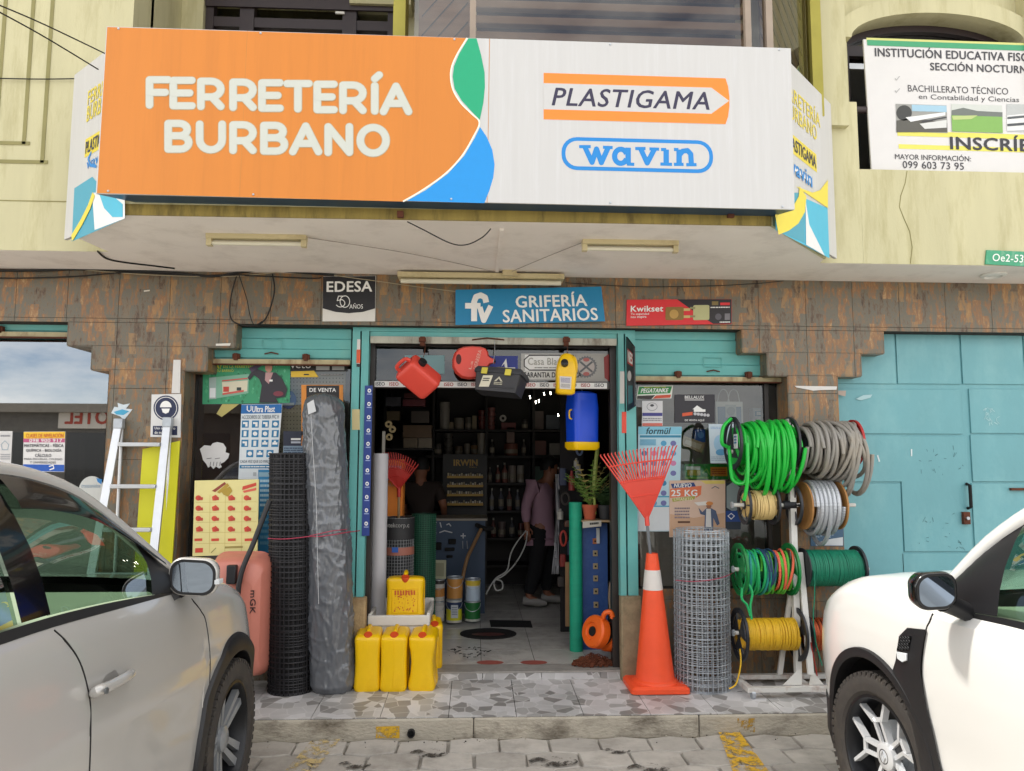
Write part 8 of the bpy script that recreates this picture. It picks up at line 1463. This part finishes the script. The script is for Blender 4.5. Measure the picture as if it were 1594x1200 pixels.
# ---------------------------------------------------------------- people
def skin(name, parent, nodes, edges, m, sub=2, loc=None):
    me = bpy.data.meshes.new(name); K = list(nodes); lo = V(parent['_o']); me.from_pydata([nodes[k][0]-lo for k in K], [(K.index(a), K.index(c)) for a, c in edges], []); o = bpy.data.objects.new(name, me); SC.collection.objects.link(o); o.parent = parent; o['_o'] = list(lo)
    o.modifiers.new('skin', 'SKIN'); lay = me.skin_vertices[0].data if len(me.skin_vertices) else None
    for i, k in enumerate(K): lay[i].radius = (nodes[k][1], nodes[k][2] if len(nodes[k]) > 2 else nodes[k][1]); lay[i].use_root = (i == 0)
    md = o.modifiers.new('sub', 'SUBSURF'); md.levels = md.render_levels = sub; o.modifiers['skin'].use_smooth_shade = True; me.materials.append(m); return o
M_skin = mat('skin_brown', '#8a5a42', .55, var=.06); M_hair = mat('hair_black', '#100d0c', .7, var=.1)
def hand(nodes, edges, wrist, d, side, up_, tag_):
    """palm, four fingers of different lengths, thumb from the side; slightly curled"""
    d = d.normalized(); s_ = side.normalized(); c_ = d.cross(s_).normalized(); pm = wrist+d*.05; nodes[tag_+'p'] = (pm, .030, .017); edges.append((up_, tag_+'p'))
    for i, (ln, off) in enumerate(((.070, .028), (.080, .010), (.075, -.009), (.058, -.026))):
        a = pm+d*.04+s_*off; q = a+d*ln*.5+c_*.012; e = q+d*ln*.35+c_*.03
        for n_, p_, r_ in (('a', a, .0095), ('b', q, .0085), ('c', e, .007)): nodes[f'{tag_}{i}{n_}'] = (p_, r_)
        edges += [(tag_+'p', f'{tag_}{i}a'), (f'{tag_}{i}a', f'{tag_}{i}b'), (f'{tag_}{i}b', f'{tag_}{i}c')]
    t0 = wrist+d*.03+s_*.032; t1 = t0+d*.03+s_*.02+c_*.012; t2 = t1+d*.03+c_*.012
    for n_, p_, r_ in (('ta', t0, .011), ('tb', t1, .009), ('tc', t2, .008)): nodes[tag_+n_] = (p_, r_)
    edges += [(tag_+'p', tag_+'ta'), (tag_+'ta', tag_+'tb'), (tag_+'tb', tag_+'tc')]
def person(lab, J, fwd, shirt, trous, hairlong=0, rs=1.0):
    """J: joint name -> world point; fwd: facing direction"""
    f_ = V(fwd).normalized(); up = V((0, 0, 1)); lf = up.cross(f_).normalized(); r = thing('person', lab, 'person', (J['pel'].x, J['pel'].y, ZF)); N_ = {}; E_ = []
    for k, p, *q in (('pel', J['pel'], .13, .10), ('spine', J['pel']*.5+J['chest']*.5, .125, .095), ('chest', J['chest'], .14, .10), ('neck', J['neck'], .055), ('hd0', J['head']-up*.05, .068, .075), ('hd1', J['head']+up*.03, .078, .088), ('hd2', J['head']+up*.085, .06, .068)): N_[k] = (p, *q)
    E_ += [('pel', 'spine'), ('spine', 'chest'), ('chest', 'neck'), ('neck', 'hd0'), ('hd0', 'hd1'), ('hd1', 'hd2')]
    for s_ in 'lr':
        for k, R_ in (('sh', .058), ('el', .042), ('wr', .029)): N_[k+s_] = (J[k+s_], R_)
        E_ += [('chest', 'sh'+s_), ('sh'+s_, 'el'+s_), ('el'+s_, 'wr'+s_)]; hand(N_, E_, J['wr'+s_], J['wr'+s_]-J['el'+s_]+V((0, 0, -.05)), f_ if abs((J['wr'+s_]-J['el'+s_]).normalized().dot(f_)) < .8 else lf, 'wr'+s_, 'h'+s_)
        for k, R_ in (('hi', .085), ('kn', .058), ('an', .042)): N_[k+s_] = (J[k+s_], R_)
        N_['to'+s_] = (J['an'+s_]+f_*.13-up*.05, .036); E_ += [('pel', 'hi'+s_), ('hi'+s_, 'kn'+s_), ('kn'+s_, 'an'+s_), ('an'+s_, 'to'+s_)]
    body = skin('body', r, N_, E_, M_skin)
    S_ = {k: (N_[k][0], *[q+.036 for q in N_[k][1:]]) for k in ('pel', 'spine', 'chest')}; S_['neck'] = (J['neck']-up*.03, .066); e_ = [('pel', 'spine'), ('spine', 'chest'), ('chest', 'neck')]
    for s_ in 'lr':
        S_['sh'+s_] = (J['sh'+s_], .075); end = J['wr'+s_]*.9+J['el'+s_]*.1 if shirt[1] else J['el'+s_]*.85+J['sh'+s_]*.15; 
        if shirt[1]: S_['el'+s_] = (J['el'+s_], .056); S_['wr'+s_] = (end, .044); e_ += [('chest', 'sh'+s_), ('sh'+s_, 'el'+s_), ('el'+s_, 'wr'+s_)]
        else: S_['el'+s_] = (end, .058); e_ += [('chest', 'sh'+s_), ('sh'+s_, 'el'+s_)]
    S_['hem'] = (J['pel']-up*.08, .172, .145); e_.append(('pel', 'hem')); skin('shirt', r, S_, e_, shirt[0])
    T_ = {'pel': (J['pel']-up*.0, .150, .118), 'waist': (J['pel']+up*.1, .142, .108)}; e_ = [('pel', 'waist')]
    for s_ in 'lr':
        T_['hi'+s_] = (J['hi'+s_], .105); T_['kn'+s_] = (J['kn'+s_], .078); T_['an'+s_] = (J['an'+s_]+up*.02, .06); e_ += [('pel', 'hi'+s_), ('hi'+s_, 'kn'+s_), ('kn'+s_, 'an'+s_)]
    skin('trousers', r, T_, e_, trous)
    h = J['head']; b = MB(); rows = []
    for i in range(8):
        t = .02+i/7*.98; rows.append([h+up*.03+f_*(-.012)+lf*(.088*sin(t*pi*.56)*cos(a))+f_*(.10*sin(t*pi*.56)*sin(a)*(1 if sin(a) < 0 else (.92 if t < .75 else .7)))+up*(.118*cos(t*pi*.56)-(.02 if sin(a) < 0 else 0)*t) for a in [2*pi*k/24 for k in range(24)]])
    b.grid(rows, M_hair, cu=True, flip=True); b.poly(rows[0], M_hair); b.build('hair', parent=r, ang=80)
    for s_ in (1, -1):
        b = MB(); c_ = h+f_*.083+lf*(.03*s_)+up*.012; b.ball(c_, .011, .011, .009, ink('#d8d2c8'), 10, 6); b.ball(c_+f_*.006, .006, .006, .006, BLK, 8, 5); b.build('eye', parent=r); b = MB(); b.ball(h+lf*(.083*s_)-f_*.005, .014, .02, .032, M_skin, 10, 7); b.build('ear', parent=r)
    b = MB(); b.tube([h+f_*.082+up*.015, h+f_*.105-up*.022, h+f_*.085-up*.030], [.009, .015, .01], M_skin, n=8); b.build('nose', parent=r); b = MB(); b.tube([h+f_*.083-up*.055+lf*.022, h+f_*.091-up*.056, h+f_*.083-up*.055-lf*.022], .0055, ink('#6a3a32'), n=6); b.build('mouth', parent=r)
    for s_ in 'lr':
        b = MB(); a = J['an'+s_]; b.tube([a-up*.03-f_*.05, a-up*.035+f_*.05, a-up*.05+f_*.14, a-up*.052+f_*.19], [.045, .046, .038, .022], mat('shoe_grey', '#8f8b86', .6) if J.get('light') else M_mblack, n=12); b.build('shoe', parent=r, ang=60)
    return r
Q = lambda x, y, d=0, Y=7.95: PY(x, y, Y+d)
J = dict(pel=Q(843, 824), chest=Q(844, 768), neck=Q(852, 748), head=Q(857, 730), shl=Q(829, 757, -.12), ell=Q(818, 790, -.16), wrl=Q(820, 818, -.18), shr=Q(858, 758, .16), elr=Q(869, 790, .16), wrr=Q(882, 806, .05), hil=Q(839, 836, -.07), hir=Q(848, 836, .08), knl=Q(834, 884, -.08), knr=Q(852, 884, .1), anl=Q(822, 930, -.1), anr=Q(850, 925, .12), light=True)
person('person in a pale pink shirt and dark trousers walking right with white cable in hand', J, (.93, -.15, 0), (mat('pink_shirt', '#9a7886', .8, var=.05, vs=4), True), mat('dark_trousers', '#111114', .9))
M_wc = mat('white_cable', '#b9b9b4', .5); b = MB(); b.tube(smooth_path([Q(819, 826, -.2), Q(806, 842, -.25), Q(795, 862, -.3), Q(789, 888, -.35), Q(772, 900, -.4), Q(760, 918, -.45), Q(757, 925, -.45)], 6), .007, M_wc, n=6); b.tube(smooth_path([Q(821, 826, -.2), Q(817, 850, -.25), Q(803, 876, -.3), Q(785, 895, -.38), Q(770, 904, -.42), Q(772, 918, -.45), Q(782, 916, -.45), Q(781, 905, -.45), Q(772, 902, -.45)], 6), .007, M_wc, n=6); b.build('cable', label='white cable loops hanging from the hand of the person in the pink shirt', cat='cable')
J = dict(pel=Q(657, 822, .2), chest=Q(657, 770, .2), neck=Q(655, 746, .2), head=Q(655, 729, .17), shl=Q(631, 758, .2), ell=Q(628, 790, .3), wrl=Q(640, 806, .5), shr=Q(682, 758, .2), elr=Q(690, 786, .15), wrr=Q(692, 806, .35), hil=Q(647, 834, .2), hir=Q(667, 834, .2), knl=Q(647, 884, .22), knr=Q(668, 884, .2), anl=Q(646, 928, .2), anr=Q(668, 928, .2))
person('person in a dark brown T-shirt seen from behind standing at the counter', J, (-.2, 1, 0), (mat('dark_shirt', '#2c211d', .85, var=.08), False), mat('dark_trousers', '#111114', .9))
# ================================================================ across the street (seen only in glass)
bd = thing('opposite_building', 'low grey building across the street with a HOTEL board on its front', 'building', (-6, -16, 0)); b = MB(); b.box(-26, 6, -22, -16, 0, 3.3, mat('grey_facade', '#6f6a64', .85, var=.15)); b.build('wall', parent=bd)
b = MB(); b.box(-26.4, 6.4, -22, -15.6, 3.3, 3.6, mat('facade_cornice', '#8b8378', .85)); b.build('roof', parent=bd)
for k in range(9): b = MB(); x = -24.5+k*3.4; b.box(x, x+2.2, -16.0, -15.96, .3 if k % 2 else 1.0, 2.6, M_gloss); b.build('window' if k % 2 == 0 else 'door', parent=bd)
b = MB(); P = Pan(b, V((-12.2, -15.9, 3.55)), V((-14.6, -15.9, 3.55)), V((-14.6, -15.9, 2.75)), V((-12.2, -15.9, 2.75)), base=ink('#d9cfc2'), thick=.05, e=.01); P.txt('HOTEL', .1, .2, .9, .8, ink('#b0412c'), 1, bold=.05); b.build('signboard', parent=bd)
